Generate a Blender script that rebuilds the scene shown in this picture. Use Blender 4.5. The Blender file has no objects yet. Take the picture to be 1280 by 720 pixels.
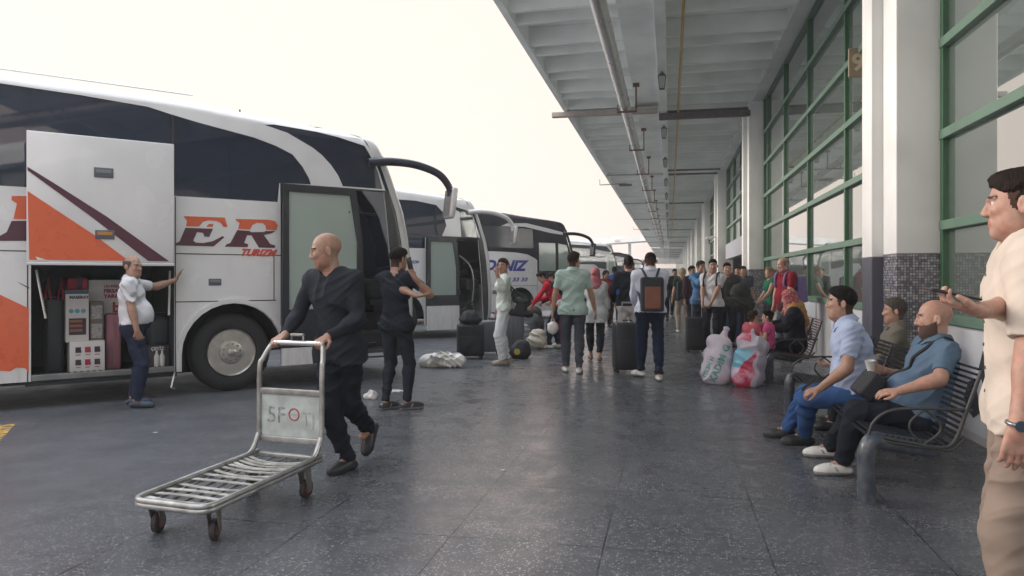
import bpy, bmesh, math, random
import numpy as np
from mathutils import Vector, Matrix, geometry
R = math.radians
rnd = random.Random(7)
scene = bpy.context.scene
COL = scene.collection

# ------------------------------------------------------------------ camera model
F_PX, VX, VY, CH = 924.0, 837.0, 347.0, 1.42
YAW = math.atan((VX - 640) / F_PX)
CF = Vector((-math.sin(YAW), math.cos(YAW), 0)); CR = Vector((math.cos(YAW), math.sin(YAW), 0))
def at(u, v, d):
    "point seen at photo pixel (u,v) at depth d metres"
    return CF * d + CR * ((u - 640) / F_PX * d) + Vector((0, 0, CH + (VY - v) / F_PX * d))
def gnd(u, v):
    p = at(u, v, F_PX * CH / (v - VY)); p.z = 0
    return p
def gd(u, d):
    p = at(u, VY, d); p.z = 0
    return p
cd = bpy.data.cameras.new('camera'); cam = bpy.data.objects.new('camera', cd); COL.objects.link(cam)
cam.location = (0, 0, CH); cam.rotation_euler = (R(90), 0, YAW)
cd.sensor_width = 36; cd.lens = F_PX / 1280 * 36; cd.shift_y = -(360 - VY) / 1280
cd.clip_start = 0.05; cd.clip_end = 3000
scene.camera = cam

# ------------------------------------------------------------------ materials
def lin(c):
    return tuple((x / 255 / 12.92) if x / 255 <= 0.04045 else ((x / 255 + 0.055) / 1.055) ** 2.4 for x in c)
_M = {}
def mat(name, col, rough=0.6, metal=0.0, var=0.0, vs=6.0, bump=0.0, bs=40.0, spec=0.5, coat=0.0, col2=None, mixs=None, stretch=None, emit=None):
    "procedural principled material; col is linear base colour; var = value variation; col2 + mixs = second colour in noise patches"
    if name in _M: return _M[name]
    m = bpy.data.materials.new(name); m.use_nodes = True; nt = m.node_tree; N = nt.nodes; L = nt.links
    b = N['Principled BSDF']
    b.inputs['Roughness'].default_value = rough; b.inputs['Metallic'].default_value = metal
    b.inputs['Specular IOR Level'].default_value = spec; b.inputs['Coat Weight'].default_value = coat
    b.inputs['Coat Roughness'].default_value = 0.08
    b.inputs['Base Color'].default_value = (*col, 1)
    tc = N.new('ShaderNodeTexCoord'); src = tc.outputs['Object']
    if stretch:
        mp = N.new('ShaderNodeMapping'); mp.inputs['Scale'].default_value = stretch; L.new(src, mp.inputs[0]); src = mp.outputs[0]
    cur = None
    if col2:
        n = N.new('ShaderNodeTexNoise'); n.inputs['Scale'].default_value = mixs or 5; n.inputs['Detail'].default_value = 6; L.new(src, n.inputs[0])
        r = N.new('ShaderNodeValToRGB'); r.color_ramp.elements[0].position = 0.45; r.color_ramp.elements[1].position = 0.6
        r.color_ramp.elements[0].color = (*col, 1); r.color_ramp.elements[1].color = (*col2, 1); L.new(n.outputs[0], r.inputs[0]); cur = r.outputs[0]
    if var:
        n = N.new('ShaderNodeTexNoise'); n.inputs['Scale'].default_value = vs; n.inputs['Detail'].default_value = 5; L.new(src, n.inputs[0])
        mr = N.new('ShaderNodeMapRange'); mr.inputs[1].default_value = 0.3; mr.inputs[2].default_value = 0.7
        mr.inputs[3].default_value = 1 - var; mr.inputs[4].default_value = 1 + var; L.new(n.outputs[0], mr.inputs[0])
        mx = N.new('ShaderNodeMix'); mx.data_type = 'RGBA'; mx.blend_type = 'MULTIPLY'; mx.inputs[0].default_value = 1
        if cur: L.new(cur, mx.inputs[6])
        else: mx.inputs[6].default_value = (*col, 1)
        L.new(mr.outputs[0], mx.inputs[7]); cur = mx.outputs[2]
        ad = N.new('ShaderNodeMapRange'); ad.inputs[1].default_value = 0.3; ad.inputs[2].default_value = 0.7
        ad.inputs[3].default_value = max(0.02, rough - 0.08); ad.inputs[4].default_value = min(1, rough + 0.08)
        L.new(n.outputs[0], ad.inputs[0]); L.new(ad.outputs[0], b.inputs['Roughness'])
    if cur: L.new(cur, b.inputs['Base Color'])
    if bump:
        n = N.new('ShaderNodeTexNoise'); n.inputs['Scale'].default_value = bs; n.inputs['Detail'].default_value = 4; L.new(src, n.inputs[0])
        bp = N.new('ShaderNodeBump'); bp.inputs['Strength'].default_value = bump; bp.inputs['Distance'].default_value = 0.01
        L.new(n.outputs[0], bp.inputs['Height']); L.new(bp.outputs[0], b.inputs['Normal'])
    if emit:
        b.inputs['Emission Color'].default_value = (*emit[0], 1); b.inputs['Emission Strength'].default_value = emit[1]
    _M[name] = m
    return m
def glass(name, tint, trans, rough=0.03, spec=1.0):
    "thin tinted pane: transparent tint mixed with a dark glossy coat"
    if name in _M: return _M[name]
    m = bpy.data.materials.new(name); m.use_nodes = True; nt = m.node_tree; N = nt.nodes; L = nt.links
    b = N['Principled BSDF']; b.inputs['Base Color'].default_value = (*tint, 1); b.inputs['Roughness'].default_value = rough
    b.inputs['Specular IOR Level'].default_value = spec
    t = N.new('ShaderNodeBsdfTransparent'); t.inputs[0].default_value = (*[min(1, 0.25 + x * 3) for x in tint], 1)
    mx = N.new('ShaderNodeMixShader'); fr = N.new('ShaderNodeFresnel'); fr.inputs[0].default_value = 1.5
    ma = N.new('ShaderNodeMath'); ma.operation = 'MULTIPLY_ADD'; L.new(fr.outputs[0], ma.inputs[0]); ma.inputs[1].default_value = -1.2 * trans; ma.inputs[2].default_value = trans; ma.use_clamp = True
    L.new(ma.outputs[0], mx.inputs[0]); L.new(b.outputs[0], mx.inputs[1]); L.new(t.outputs[0], mx.inputs[2])
    L.new(mx.outputs[0], N['Material Output'].inputs[0])
    _M[name] = m
    return m

# ------------------------------------------------------------------ objects
def tag(o, label=None, cat=None, group=None, kind=None):
    if label: o['label'] = label
    if cat: o['category'] = cat
    if group: o['group'] = group
    if kind: o['kind'] = kind
    return o
def empty(name, loc=(0, 0, 0), rz=0.0, label=None, cat=None, group=None, kind=None):
    o = bpy.data.objects.new(name, None); COL.objects.link(o); o.location = loc; o.rotation_euler = (0, 0, rz); o.empty_display_size = 0.2
    return tag(o, label, cat, group, kind)
def link(name, me, mats, parent=None):
    o = bpy.data.objects.new(name, me); COL.objects.link(o)
    if mats is not None:
        for m in (mats if isinstance(mats, (list, tuple)) else [mats]): me.materials.append(m)
    if parent is not None: o.parent = parent
    return o
def copy_tree(o, parent=None):
    c = o.copy(); COL.objects.link(c); c.parent = parent
    for ch in list(o.children): copy_tree(ch, c)
    return c
def frame3(d, hint=Vector((0, 0, 1))):
    d = d.normalized()
    if abs(d.dot(hint)) > 0.98: hint = Vector((1, 0, 0)) if abs(d.x) < 0.9 else Vector((0, 1, 0))
    x = hint.cross(d).normalized(); y = d.cross(x)
    return x, y
class MB:
    "mesh collector"
    def __init__(s): s.v = []; s.f = []; s.m = []; s.mi = 0
    def add(s, vs, fs):
        o = len(s.v); s.v += [tuple(p) for p in vs]; s.f += [tuple(i + o for i in f) for f in fs]; s.m += [s.mi] * len(fs)
        return s
    def box(s, c, size, rot=None, bev=0.0):
        x, y, z = [q / 2 for q in size]
        if bev <= 0:
            vs = [Vector((i * x, j * y, k * z)) for i in (-1, 1) for j in (-1, 1) for k in (-1, 1)]
            fs = [(0, 1, 3, 2), (4, 6, 7, 5), (0, 4, 5, 1), (2, 3, 7, 6), (0, 2, 6, 4), (1, 5, 7, 3)]
        else:
            bm = bmesh.new(); bmesh.ops.create_cube(bm, size=1)
            for v in bm.verts: v.co = Vector((v.co.x * 2 * x, v.co.y * 2 * y, v.co.z * 2 * z))
            bmesh.ops.bevel(bm, geom=list(bm.edges), offset=min(bev, x * .95, y * .95, z * .95), segments=3, profile=0.5, affect='EDGES', clamp_overlap=True)
            bm.verts.index_update()
            vs = [v.co.copy() for v in bm.verts]; fs = [[v.index for v in f.verts] for f in bm.faces]; bm.free()
        M = rot if rot is not None else Matrix.Identity(3)
        return s.add([M @ p + Vector(c) for p in vs], fs)
    def b2(s, a, b, bev=0.0):
        a, b = Vector(a), Vector(b)
        return s.box((a + b) / 2, [abs(q) for q in (b - a)], None, bev)
    def tube(s, pts, r, n=10, cap=True, closed=False):
        pts = [Vector(p) for p in pts]; rs = r if isinstance(r, (list, tuple)) else [r] * len(pts)
        rings = []; px = None; m = len(pts)
        for i, p in enumerate(pts):
            if closed: d = pts[(i + 1) % m] - pts[i - 1]
            else: d = pts[min(i + 1, m - 1)] - pts[max(i - 1, 0)]
            if d.length < 1e-9: d = Vector((0, 0, 1))
            d.normalize()
            if px is None: x, y = frame3(d)
            else:
                x = (px - d * px.dot(d)); x = x.normalized() if x.length > 1e-6 else frame3(d)[0]; y = d.cross(x)
            px = x
            rings.append([p + (x * math.cos(2 * math.pi * k / n) + y * math.sin(2 * math.pi * k / n)) * rs[i] for k in range(n)])
        vs = [q for g in rings for q in g]; fs = []
        for i in range(m if closed else m - 1):
            j = (i + 1) % m
            for k in range(n): fs.append((i * n + k, i * n + (k + 1) % n, j * n + (k + 1) % n, j * n + k))
        if cap and not closed: fs.append(tuple(range(n - 1, -1, -1))); fs.append(tuple(range((m - 1) * n, m * n)))
        return s.add(vs, fs)
    def lathe(s, prof, n=32, c=(0, 0, 0), axis='z'):
        "prof list of (r, h)"
        vs = []; c = Vector(c)
        for r, h in prof:
            for k in range(n):
                a = 2 * math.pi * k / n; x, y = r * math.cos(a), r * math.sin(a)
                vs.append(c + (Vector((x, y, h)) if axis == 'z' else Vector((x, h, y)) if axis == 'y' else Vector((h, x, y))))
        fs = []
        for i in range(len(prof) - 1):
            for k in range(n): fs.append((i * n + k, i * n + (k + 1) % n, (i + 1) * n + (k + 1) % n, (i + 1) * n + k))
        if prof[0][0] > 1e-6: fs.append(tuple(range(n)))
        if prof[-1][0] > 1e-6: fs.append(tuple(range((len(prof) - 1) * n, len(prof) * n)))
        return s.add(vs, fs)
    def prism(s, poly, t, o=(0, 0, 0), ax=((1, 0, 0), (0, 0, 1), (0, 1, 0)), holes=()):
        "2D polygon (with holes) spanned by ax[0], ax[1], thickened t along ax[2]"
        o = Vector(o); X, Y, Z = [Vector(a) for a in ax]
        loops = [poly] + list(holes); pts = [p for l in loops for p in l]
        tri = geometry.tessellate_polygon([[Vector((p[0], p[1], 0)) for p in l] for l in loops])
        n = len(pts); vs = [o + X * p[0] + Y * p[1] for p in pts] + [o + X * p[0] + Y * p[1] + Z * t for p in pts]
        fs = [tuple(f) for f in tri] + [tuple(i + n for i in reversed(f)) for f in tri]; k = 0
        for l in loops:
            m = len(l)
            for i in range(m): fs.append((k + i, k + (i + 1) % m, k + (i + 1) % m + n, k + i + n))
            k += m
        return s.add(vs, fs)
    def build(s, name, mats, parent=None, smooth=None, fixn=True):
        me = bpy.data.meshes.new(name); me.from_pydata(s.v, [], s.f)
        if any(s.m): me.polygons.foreach_set('material_index', s.m)
        if fixn:
            bm = bmesh.new(); bm.from_mesh(me); bmesh.ops.recalc_face_normals(bm, faces=bm.faces); bm.to_mesh(me); bm.free()
        if smooth is not None:
            me.polygons.foreach_set('use_smooth', [True] * len(me.polygons))
            me.set_sharp_from_angle(angle=R(smooth))
        me.update()
        return link(name, me, mats, parent)
def arc(c, r, a0, a1, n, X=(1, 0, 0), Y=(0, 0, 1)):
    c = Vector(c); X = Vector(X); Y = Vector(Y)
    return [c + X * (r * math.cos(a0 + (a1 - a0) * i / n)) + Y * (r * math.sin(a0 + (a1 - a0) * i / n)) for i in range(n + 1)]
def smoothpath(pts, k=6):
    pts = [Vector(p) for p in pts]; out = []
    for i in range(len(pts) - 1):
        p0 = pts[max(i - 1, 0)]; p1 = pts[i]; p2 = pts[i + 1]; p3 = pts[min(i + 2, len(pts) - 1)]
        for j in range(k):
            t = j / k
            out.append(0.5 * ((2 * p1) + (p2 - p0) * t + (2 * p0 - 5 * p1 + 4 * p2 - p3) * t * t + (3 * p1 - p0 - 3 * p2 + p3) * t ** 3))
    out.append(pts[-1]); return out
def text(name, s, size, m, parent, M, shear=0.0, bold=0.0, ext=0.002, sx=1.0, space=1.0):
    "lettering as a real mesh; M = 4x4 placing the text plane (x along text, y up, z outwards)"
    cu = bpy.data.curves.new(name, 'FONT'); cu.body = s; cu.size = size; cu.shear = shear; cu.offset = bold; cu.extrude = ext; cu.space_character = space
    cu.resolution_u = 3
    o = bpy.data.objects.new(name, cu); COL.objects.link(o)
    dg = bpy.context.evaluated_depsgraph_get(); me = bpy.data.meshes.new_from_object(o.evaluated_get(dg))
    bpy.data.objects.remove(o); bpy.data.curves.remove(cu)
    me.transform(M @ Matrix.Diagonal((sx, 1, 1, 1))); me.name = name; me.materials.clear()
    return link(name, me, m, parent)
def basis(o, X, Y):
    X = Vector(X).normalized(); Y = Vector(Y).normalized(); Z = X.cross(Y)
    return Matrix(((X.x, Y.x, Z.x, o[0]), (X.y, Y.y, Z.y, o[1]), (X.z, Y.z, Z.z, o[2]), (0, 0, 0, 1)))

# ------------------------------------------------------------------ implicit surfaces (blended round shapes meshed with surface nets)
BIG = 9.0
class Field:
    def __init__(s): s.ops = []; s.clips = []; s.disp = None
    def cap(s, a, b, ra, rb=None, k=0.02, flat=None, clip=None, sub=False):
        s.ops.append(('c', np.array(a, float), np.array(b, float), ra, rb if rb is not None else ra, k, flat, clip, sub)); return s
    def ell(s, c, r, M=None, k=0.02, clip=None, sub=False):
        s.ops.append(('e', np.array(c, float), np.array(r, float), np.array(M, float) if M is not None else np.eye(3), 0, k, None, clip, sub)); return s
    def box(s, c, hs, M=None, rr=0.01, k=0.02, clip=None, sub=False):
        s.ops.append(('b', np.array(c, float), np.array(hs, float), np.array(M, float) if M is not None else np.eye(3), rr, k, None, clip, sub)); return s
    def bounds(s):
        lo = np.full(3, 1e9); hi = -lo
        for o in s.ops:
            if o[8]: continue
            l, h = s.ob(o); lo = np.minimum(lo, l); hi = np.maximum(hi, h)
        return lo, hi
    def ob(s, o):
        if o[0] == 'c':
            r = max(o[3], o[4])
            if o[6]: r = r * max(1, o[6][1])
            return np.minimum(o[1], o[2]) - r, np.maximum(o[1], o[2]) + r
        if o[0] == 'e': r = np.abs(o[3]) @ o[2]; return o[1] - r, o[1] + r
        r = np.abs(o[3]) @ o[2] + o[4]; return o[1] - r, o[1] + r
    def ev(s, P, marg):
        D = np.full(len(P), BIG)
        for o in s.ops:
            lo, hi = s.ob(o); k = o[5]; g = marg + k
            m = np.all((P > lo - g) & (P < hi + g), axis=1); idx = np.nonzero(m)[0]
            if len(idx) == 0: continue
            p = P[idx]
            if o[0] == 'c':
                a, b = o[1], o[2]; sc = 1.0
                if o[6]:
                    n = np.array(o[6][0], float); n /= np.linalg.norm(n); q = o[6][1]
                    p = p + ((p - a) @ n)[:, None] * n * (1 / q - 1); b = b + ((b - a) @ n) * n * (1 / q - 1); sc = min(1, q) ** 0.5
                ba = b - a; L = ba @ ba + 1e-12; t = np.clip(((p - a) @ ba) / L, 0, 1)
                d = np.linalg.norm(p - a - t[:, None] * ba, axis=1) - (o[3] + (o[4] - o[3]) * t); d = d * sc
            elif o[0] == 'e':
                q = (p - o[1]) @ o[3]; r = o[2]; k0 = np.linalg.norm(q / r, axis=1); k1 = np.linalg.norm(q / (r * r), axis=1) + 1e-9; d = k0 * (k0 - 1) / k1
                d = np.where(k0 < 0.2, -r.min() * 0.8, d)
            else:
                q = np.abs((p - o[1]) @ o[3]) - o[2]; d = np.linalg.norm(np.maximum(q, 0), axis=1) + np.minimum(q.max(axis=1), 0) - o[4]
            if o[7] is not None:
                for (cp, cn) in o[7]:
                    cn = np.array(cn, float); d = np.maximum(d, (P[idx] - np.array(cp, float)) @ (cn / np.linalg.norm(cn)))
            D0 = D[idx]
            if o[8]:
                h = np.clip(0.5 - 0.5 * (D0 + d) / k, 0, 1); D[idx] = D0 * (1 - h) - d * h + k * h * (1 - h)
            else:
                h = np.clip(0.5 + 0.5 * (D0 - d) / k, 0, 1); D[idx] = D0 * (1 - h) + d * h - k * h * (1 - h)
        for (cp, cn) in s.clips:
            cn = np.array(cn, float); D = np.maximum(D, (P - np.array(cp, float)) @ (cn / np.linalg.norm(cn)))
        return D
def folds(P, amp, seed=0.0, f=58.0):
    x, y, z = P[:, 0], P[:, 1], P[:, 2]
    w = 0.9 * np.sin(9 * x + 6 * z + seed) + 0.7 * np.sin(11 * y - 8 * z + 2 * seed) + 0.5 * np.sin(17 * (x + y) + 13 * z + seed * 5)
    m1 = np.clip(0.35 + 0.9 * np.sin(6 * z + 7 * x + seed) * np.cos(5 * y + 4 * z - seed), 0, 1)
    m2 = np.clip(0.35 + 0.9 * np.sin(7 * z - 8 * y + seed * 3) * np.cos(6 * x - 3 * z + seed), 0, 1)
    a = 1 - 2 * np.abs(np.sin(0.5 * f * (0.45 * x + 0.4 * y + 0.85 * z) + 1.1 * w + seed)) ** 0.8
    b = 1 - 2 * np.abs(np.sin(0.4 * f * (-0.75 * x + 0.6 * y + 0.6 * z) + 1.2 * w + 1.7 * seed)) ** 0.8
    return amp * (a * m1 + b * m2)
def fmesh(name, F, h, mats, parent=None, pick=None, loc=None, smooth=True):
    lo, hi = F.bounds(); pad = 0.012 + 2 * h; lo = lo - pad; hi = hi + pad
    B = 6; n = np.ceil((hi - lo) / h / B).astype(int); nb = n * B + 1
    # coarse pass on blocks
    gx = [lo[i] + (np.arange(n[i]) + 0.5) * h * B for i in range(3)]
    C = np.stack(np.meshgrid(*gx, indexing='ij'), -1).reshape(-1, 3)
    rad = h * B * 0.87 + 0.03
    dc = F.ev(C, rad + 0.05)
    act = np.abs(dc) < rad
    sgn = (dc < 0).reshape(n)
    G = np.full(nb, BIG, np.float32)
    s3 = np.repeat(np.repeat(np.repeat(sgn, B, 0), B, 1), B, 2); G[:-1, :-1, :-1][s3] = -BIG; del s3
    need = np.zeros(nb, bool); A = np.argwhere(act.reshape(n))
    for (i, j, k) in A: need[i * B:i * B + B + 1, j * B:j * B + B + 1, k * B:k * B + B + 1] = True
    I = np.argwhere(need); P = lo + I * h
    d = F.ev(P, 0.03)
    if F.disp is not None: d = d - F.disp(P)
    G[need] = d
    S = G < 0
    c = S[:-1, :-1, :-1].astype(np.int8)
    for (i, j, k) in ((1, 0, 0), (0, 1, 0), (0, 0, 1), (1, 1, 0), (1, 0, 1), (0, 1, 1), (1, 1, 1)):
        c = c + S[i:nb[0] - 1 + i, j:nb[1] - 1 + j, k:nb[2] - 1 + k]
    mk = (c > 0) & (c < 8); I = np.argwhere(mk); vid = np.full(mk.shape, -1, np.int32); vid[mk] = np.arange(len(I))
    cs = [(0, 0, 0), (1, 0, 0), (0, 1, 0), (1, 1, 0), (0, 0, 1), (1, 0, 1), (0, 1, 1), (1, 1, 1)]
    val = [np.clip(G[I[:, 0] + q[0], I[:, 1] + q[1], I[:, 2] + q[2]], -h * 2, h * 2) for q in cs]
    sm = np.zeros((len(I), 3)); ct = np.zeros(len(I))
    for a in range(8):
        for b in range(a + 1, 8):
            df = np.array(cs[b]) - np.array(cs[a])
            if np.abs(df).sum() != 1: continue
            x = (val[a] < 0) != (val[b] < 0); t = np.where(x, val[a] / (val[a] - val[b] + 1e-20), 0)
            sm += np.where(x[:, None], np.array(cs[a]) + t[:, None] * df, 0); ct += x
    V = lo + (I + sm / ct[:, None]) * h
    Q = []
    for ax in range(3):
        o1, o2 = (ax + 1) % 3, (ax + 2) % 3
        sl = [slice(None)] * 3; sl2 = [slice(None)] * 3; sl[ax] = slice(0, -1); sl2[ax] = slice(1, None)
        a = S[tuple(sl)]; b = S[tuple(sl2)]; E = np.argwhere(a != b)
        E = E[(E[:, o1] > 0) & (E[:, o2] > 0) & (E[:, o1] < nb[o1] - 1) & (E[:, o2] < nb[o2] - 1)]
        inside = a[E[:, 0], E[:, 1], E[:, 2]]
        def cell(d1, d2):
            e = E.copy(); e[:, o1] -= d1; e[:, o2] -= d2; return vid[e[:, 0], e[:, 1], e[:, 2]]
        q = np.stack([cell(1, 1), cell(0, 1), cell(0, 0), cell(1, 0)], 1)
        q[~inside] = q[~inside][:, ::-1]; Q.append(q)
    Q = np.concatenate(Q); Q = Q[(Q >= 0).all(1)]
    me = bpy.data.meshes.new(name); me.vertices.add(len(V)); me.vertices.foreach_set('co', V.astype(np.float32).ravel())
    me.loops.add(len(Q) * 4); me.loops.foreach_set('vertex_index', Q.astype(np.int32).ravel())
    me.polygons.add(len(Q)); me.polygons.foreach_set('loop_start', np.arange(len(Q), dtype=np.int32) * 4)
    me.polygons.foreach_set('loop_total', np.full(len(Q), 4, np.int32)) if False else None
    if pick is not None:
        cc = V[Q].mean(1); me.polygons.foreach_set('material_index', pick(cc).astype(np.int32))
    me.polygons.foreach_set('use_smooth', np.ones(len(Q), bool)); me.update(calc_edges=True); me.validate()
    o = link(name, me, mats, parent)
    if loc is not None: o.location = loc
    return o
# ------------------------------------------------------------------ people
V3 = lambda *a: np.array(a, float)
def nrm(v): return v / (np.linalg.norm(v) + 1e-12)
def rotm(axis, deg):
    return np.array(Matrix.Rotation(R(deg), 3, Vector(axis)))
def ik(a, t, l1, l2, pole):
    d = t - a; L = np.linalg.norm(d); L2 = min(L, (l1 + l2) * 0.999); d = nrm(d)
    x = (l1 * l1 - l2 * l2 + L2 * L2) / (2 * L2); y = math.sqrt(max(0, l1 * l1 - x * x))
    p = pole - d * (pole @ d); p = nrm(p)
    m = a + d * x + p * y; e = a + d * L2
    return m, e
SKINS = {}
def skin(tone):
    cols = {'light': (0.46, 0.29, 0.215), 'tan': (0.35, 0.20, 0.14), 'olive': (0.37, 0.225, 0.165), 'pink': (0.43, 0.25, 0.19)}
    k = 'skin_' + tone
    if k not in _M:
        c_ = cols[tone]; m = mat(k, c_, 0.48, var=0.16, vs=30, bump=0.22, bs=420, spec=0.4, col2=(c_[0] * 1.0, c_[1] * 0.90, c_[2] * 0.88), mixs=16)
        m.node_tree.nodes['Principled BSDF'].inputs['Subsurface Weight'].default_value = 0.08
        m.node_tree.nodes['Principled BSDF'].inputs['Subsurface Radius'].default_value = (0.02, 0.008, 0.004)
    return _M[k]
def cloth(name, col, var=0.10, rough=0.85, bump=0.10, bs=420, **k):
    return mat(name, col, rough, var=var, vs=5, bump=bump, bs=bs, spec=0.2, **k)
def person(name_label, pos, face, H=1.75, h=0.01, build=1.0, belly=0.0, lean=0, side=0, twist=0, pelvis=None, head=(0, 0, 0),
           feet=None, knees=None, fdir=None, fpitch=(0, 0), hands=None, elbows=None, hdir=None, palm=None, curl=(0.45, 0.45),
           tone='olive', top=('shirt', None), sleeve=0.55, hem=-0.06, collar=True, bottom=None, shoe=None, sole=None, hair='short', haircol=None,
           beard=None, brows=True, legw=1.0, topw=1.0, scarf=None, headk=1.0, cat='person', seed=1.0, group=None, fem=False, world=True, cuff=0.0, name='person', foldamp=0.0068, stripe=None):
    """face: 0 = seen from behind, 90 = faces the right of the photo, 180 = faces the camera, -90 = faces left. All joint targets are in the person's own
    frame (x right, y forward, z up) in metres, or world points when world=True."""
    s = H / 1.75
    rz = YAW - R(face)
    pos = Vector((pos[0], pos[1], 0 if len(pos) < 3 else pos[2]))
    W2L = Matrix.Rotation(-rz, 3, 'Z')
    def L(p):
        if p is None: return None
        if world and isinstance(p, Vector): return np.array(W2L @ (p - pos))
        return np.array(p, float)
    ph = (pelvis if pelvis is not None else (0, 0, 0.93 * s)); Pv = L(ph)
    up = rotm((1, 0, 0), -lean) @ rotm((0, 1, 0), side) @ V3(0, 0, 1)
    TW = rotm((0, 0, 1), twist); Rt = nrm(TW @ V3(1, 0, 0)); Rt = nrm(Rt - up * (Rt @ up)); Fw = np.cross(up, Rt)
    hipw = 0.09 * s * (1.0 if not fem else 1.05); shw = (0.185 if not fem else 0.16) * s * (0.5 + 0.5 * build)
    hips = [Pv + V3(-hipw, 0, -0.01), Pv + V3(hipw, 0, -0.01)]
    waist = Pv + up * 0.16 * s; chest = Pv + up * 0.36 * s; neck = Pv + up * 0.545 * s
    sh = [Pv + up * 0.495 * s - Rt * shw, Pv + up * 0.495 * s + Rt * shw]
    UA, FA, TH, SH = 0.29 * s, 0.255 * s, 0.435 * s, 0.415 * s
    if feet is None: feet = ((-0.1, 0, 0.085), (0.1, 0, 0.085))
    if knees is None: knees = ((-0.15, 1, 0), (0.15, 1, 0))
    if fdir is None: fdir = ((-0.12, 1, 0), (0.12, 1, 0))
    if hands is None: hands = ((-0.27, 0.06, 0.80 * s), (0.27, 0.06, 0.80 * s))
    if elbows is None: elbows = ((-0.5, -1, 0), (0.5, -1, 0))
    if hdir is None: hdir = (None, None)
    if palm is None: palm = ((1, 0, 0), (-1, 0, 0))
    legs = []; arms = []
    for i in (0, 1):
        kn, an = ik(hips[i], L(feet[i]), TH, SH, V3(*knees[i])); legs.append((hips[i], kn, an))
        el, wr = ik(sh[i], L(hands[i]), UA, FA, V3(*elbows[i])); arms.append((sh[i], el, wr))
    # head frame
    Hm = np.stack([Rt, Fw, up], 1)
    Hm = 0.5 * Hm + 0.5 * np.eye(3); q, _ = np.linalg.qr(Hm); q = q * np.sign(np.diag(q)); 
    Hr = q @ rotm((0, 0, 1), -head[0]) @ rotm((1, 0, 0), -head[1]) @ rotm((0, 1, 0), head[2])
    hs = s * 1.035 * headk
    hc = neck + up * 0.037 * s + Hr @ V3(0, 0.022, 0.105) * hs
    hp = lambda x, y, z: hc + Hr @ (V3(x, y, z) * hs)
    b = build
    def torso(F, g, k=0.05):
        fl = (Fw, 0.72)
        F.cap(hips[0], hips[1], 0.115 * s * (0.6 + 0.4 * b) + g, None, k, flat=((0, 1, 0), 0.86))
        wr_ = (0.118 if not fem else 0.10) * s * b + g
        F.cap(Pv + up * 0.04 * s - Rt * 0.035, waist - Rt * 0.035 * s, wr_ * 0.98, wr_, k, flat=(Fw, 0.82))
        F.cap(Pv + up * 0.04 * s + Rt * 0.035, waist + Rt * 0.035 * s, wr_ * 0.98, wr_, k, flat=(Fw, 0.82))
        cr = 0.125 * s * (0.45 + 0.55 * b) + g
        F.cap(chest - Rt * 0.055 * s, chest + Rt * 0.055 * s, cr, None, k, flat=(Fw, 0.86))
        F.cap(waist, chest, wr_ * 0.95, cr, k, flat=(Fw, 0.85))
        F.cap(Pv + up * 0.45 * s - Rt * (shw - 0.055 * s), Pv + up * 0.45 * s + Rt * (shw - 0.055 * s), 0.078 * s + g, None, k, flat=(Fw, 0.9))
        F.cap(sh[0] + up * -0.005, neck - up * 0.01 * s, 0.05 * s + g, 0.052 * s + g, k); F.cap(sh[1] + up * -0.005, neck - up * 0.01 * s, 0.05 * s + g, 0.052 * s + g, k)
        if belly: 
            bc = Pv + up * 0.13 * s + Fw * (0.045 + 0.06 * belly)
            F.ell(bc, V3(0.15 + 0.03 * belly, 0.10 + 0.055 * belly, 0.17) * s + g, np.stack([Rt, Fw, up], 1), k)
        if fem:
            for q_ in (-1, 1): F.ell(chest + Rt * 0.07 * q_ * s + Fw * 0.075 * s, V3(0.065, 0.06, 0.06) * s + g, np.stack([Rt, Fw, up], 1), 0.04)
    ab = 0.75 + 0.25 * b
    def arm(F, i, g, upto=2.0, k=0.025):
        S_, E_, W_ = arms[i]
        F.cap(S_, S_ + (E_ - S_) * min(upto, 1), 0.054 * s * ab + g, (0.054 + (0.041 - 0.054) * min(upto, 1)) * s * ab + g, k, clip=None if upto > 1 else [(S_ + (E_ - S_) * upto, E_ - S_)])
        if upto > 1: 
            t = upto - 1; e = E_ + (W_ - E_) * min(t, 1)
            F.cap(E_, e, 0.041 * s * ab + g, (0.041 + (0.027 - 0.041) * min(t, 1)) * s * ab + g, k, clip=[(e, W_ - E_)] if t < 1.01 else None)
            F.ell(E_ + (W_ - E_) * 0.25, V3(0.04, 0.04, 0.075) * s * ab + g if t > 0.5 else V3(0.03, 0.03, 0.03), np.stack([*_fr(W_ - E_)], 1), k) 
    def _fr(d):
        d = nrm(np.array(d)); a = nrm(np.cross(d, V3(0.3, 0.5, 0.81))); return a, np.cross(d, a), d
    def leg(F, i, g, k=0.03, lo=1.0, ga=None):
        A, K, N = legs[i]; lb = 0.7 + 0.3 * b
        ga = g if ga is None else ga
        F.cap(A, K, 0.088 * s * lb + g, 0.058 * s * lb + (g + ga) / 2, k)
        e = K + (N - K) * lo
        F.cap(K, e, 0.056 * s * lb + (g + ga) / 2, (0.056 - 0.02 * lo) * s * lb + ga, k, clip=[(e, N - K)] if ga > 0.001 else None)
        F.cap(K + (N - K) * 0.22 - _kb(i) * 0.012, K + (N - K) * 0.45 - _kb(i) * 0.008, 0.052 * s * lb + ga, 0.045 * s * lb + ga, k)
    def _kb(i):
        A, K, N = legs[i]; m = (A + N) / 2; v = K - m
        return nrm(v) if np.linalg.norm(v) > 0.01 else V3(0, 1, 0)
    near = h < 0.0085
    B_ = Field(); torso(B_, -0.006)
    for i in (0, 1): arm(B_, i, 0); leg(B_, i, -0.004)
    B_.cap(neck - up * 0.03 * s, hp(0, -0.02, -0.03), 0.058 * s * (0.6 + 0.4 * b), 0.052 * s * (0.6 + 0.4 * b), 0.03)
    # head
    hk = 0.012 * hs
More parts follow.
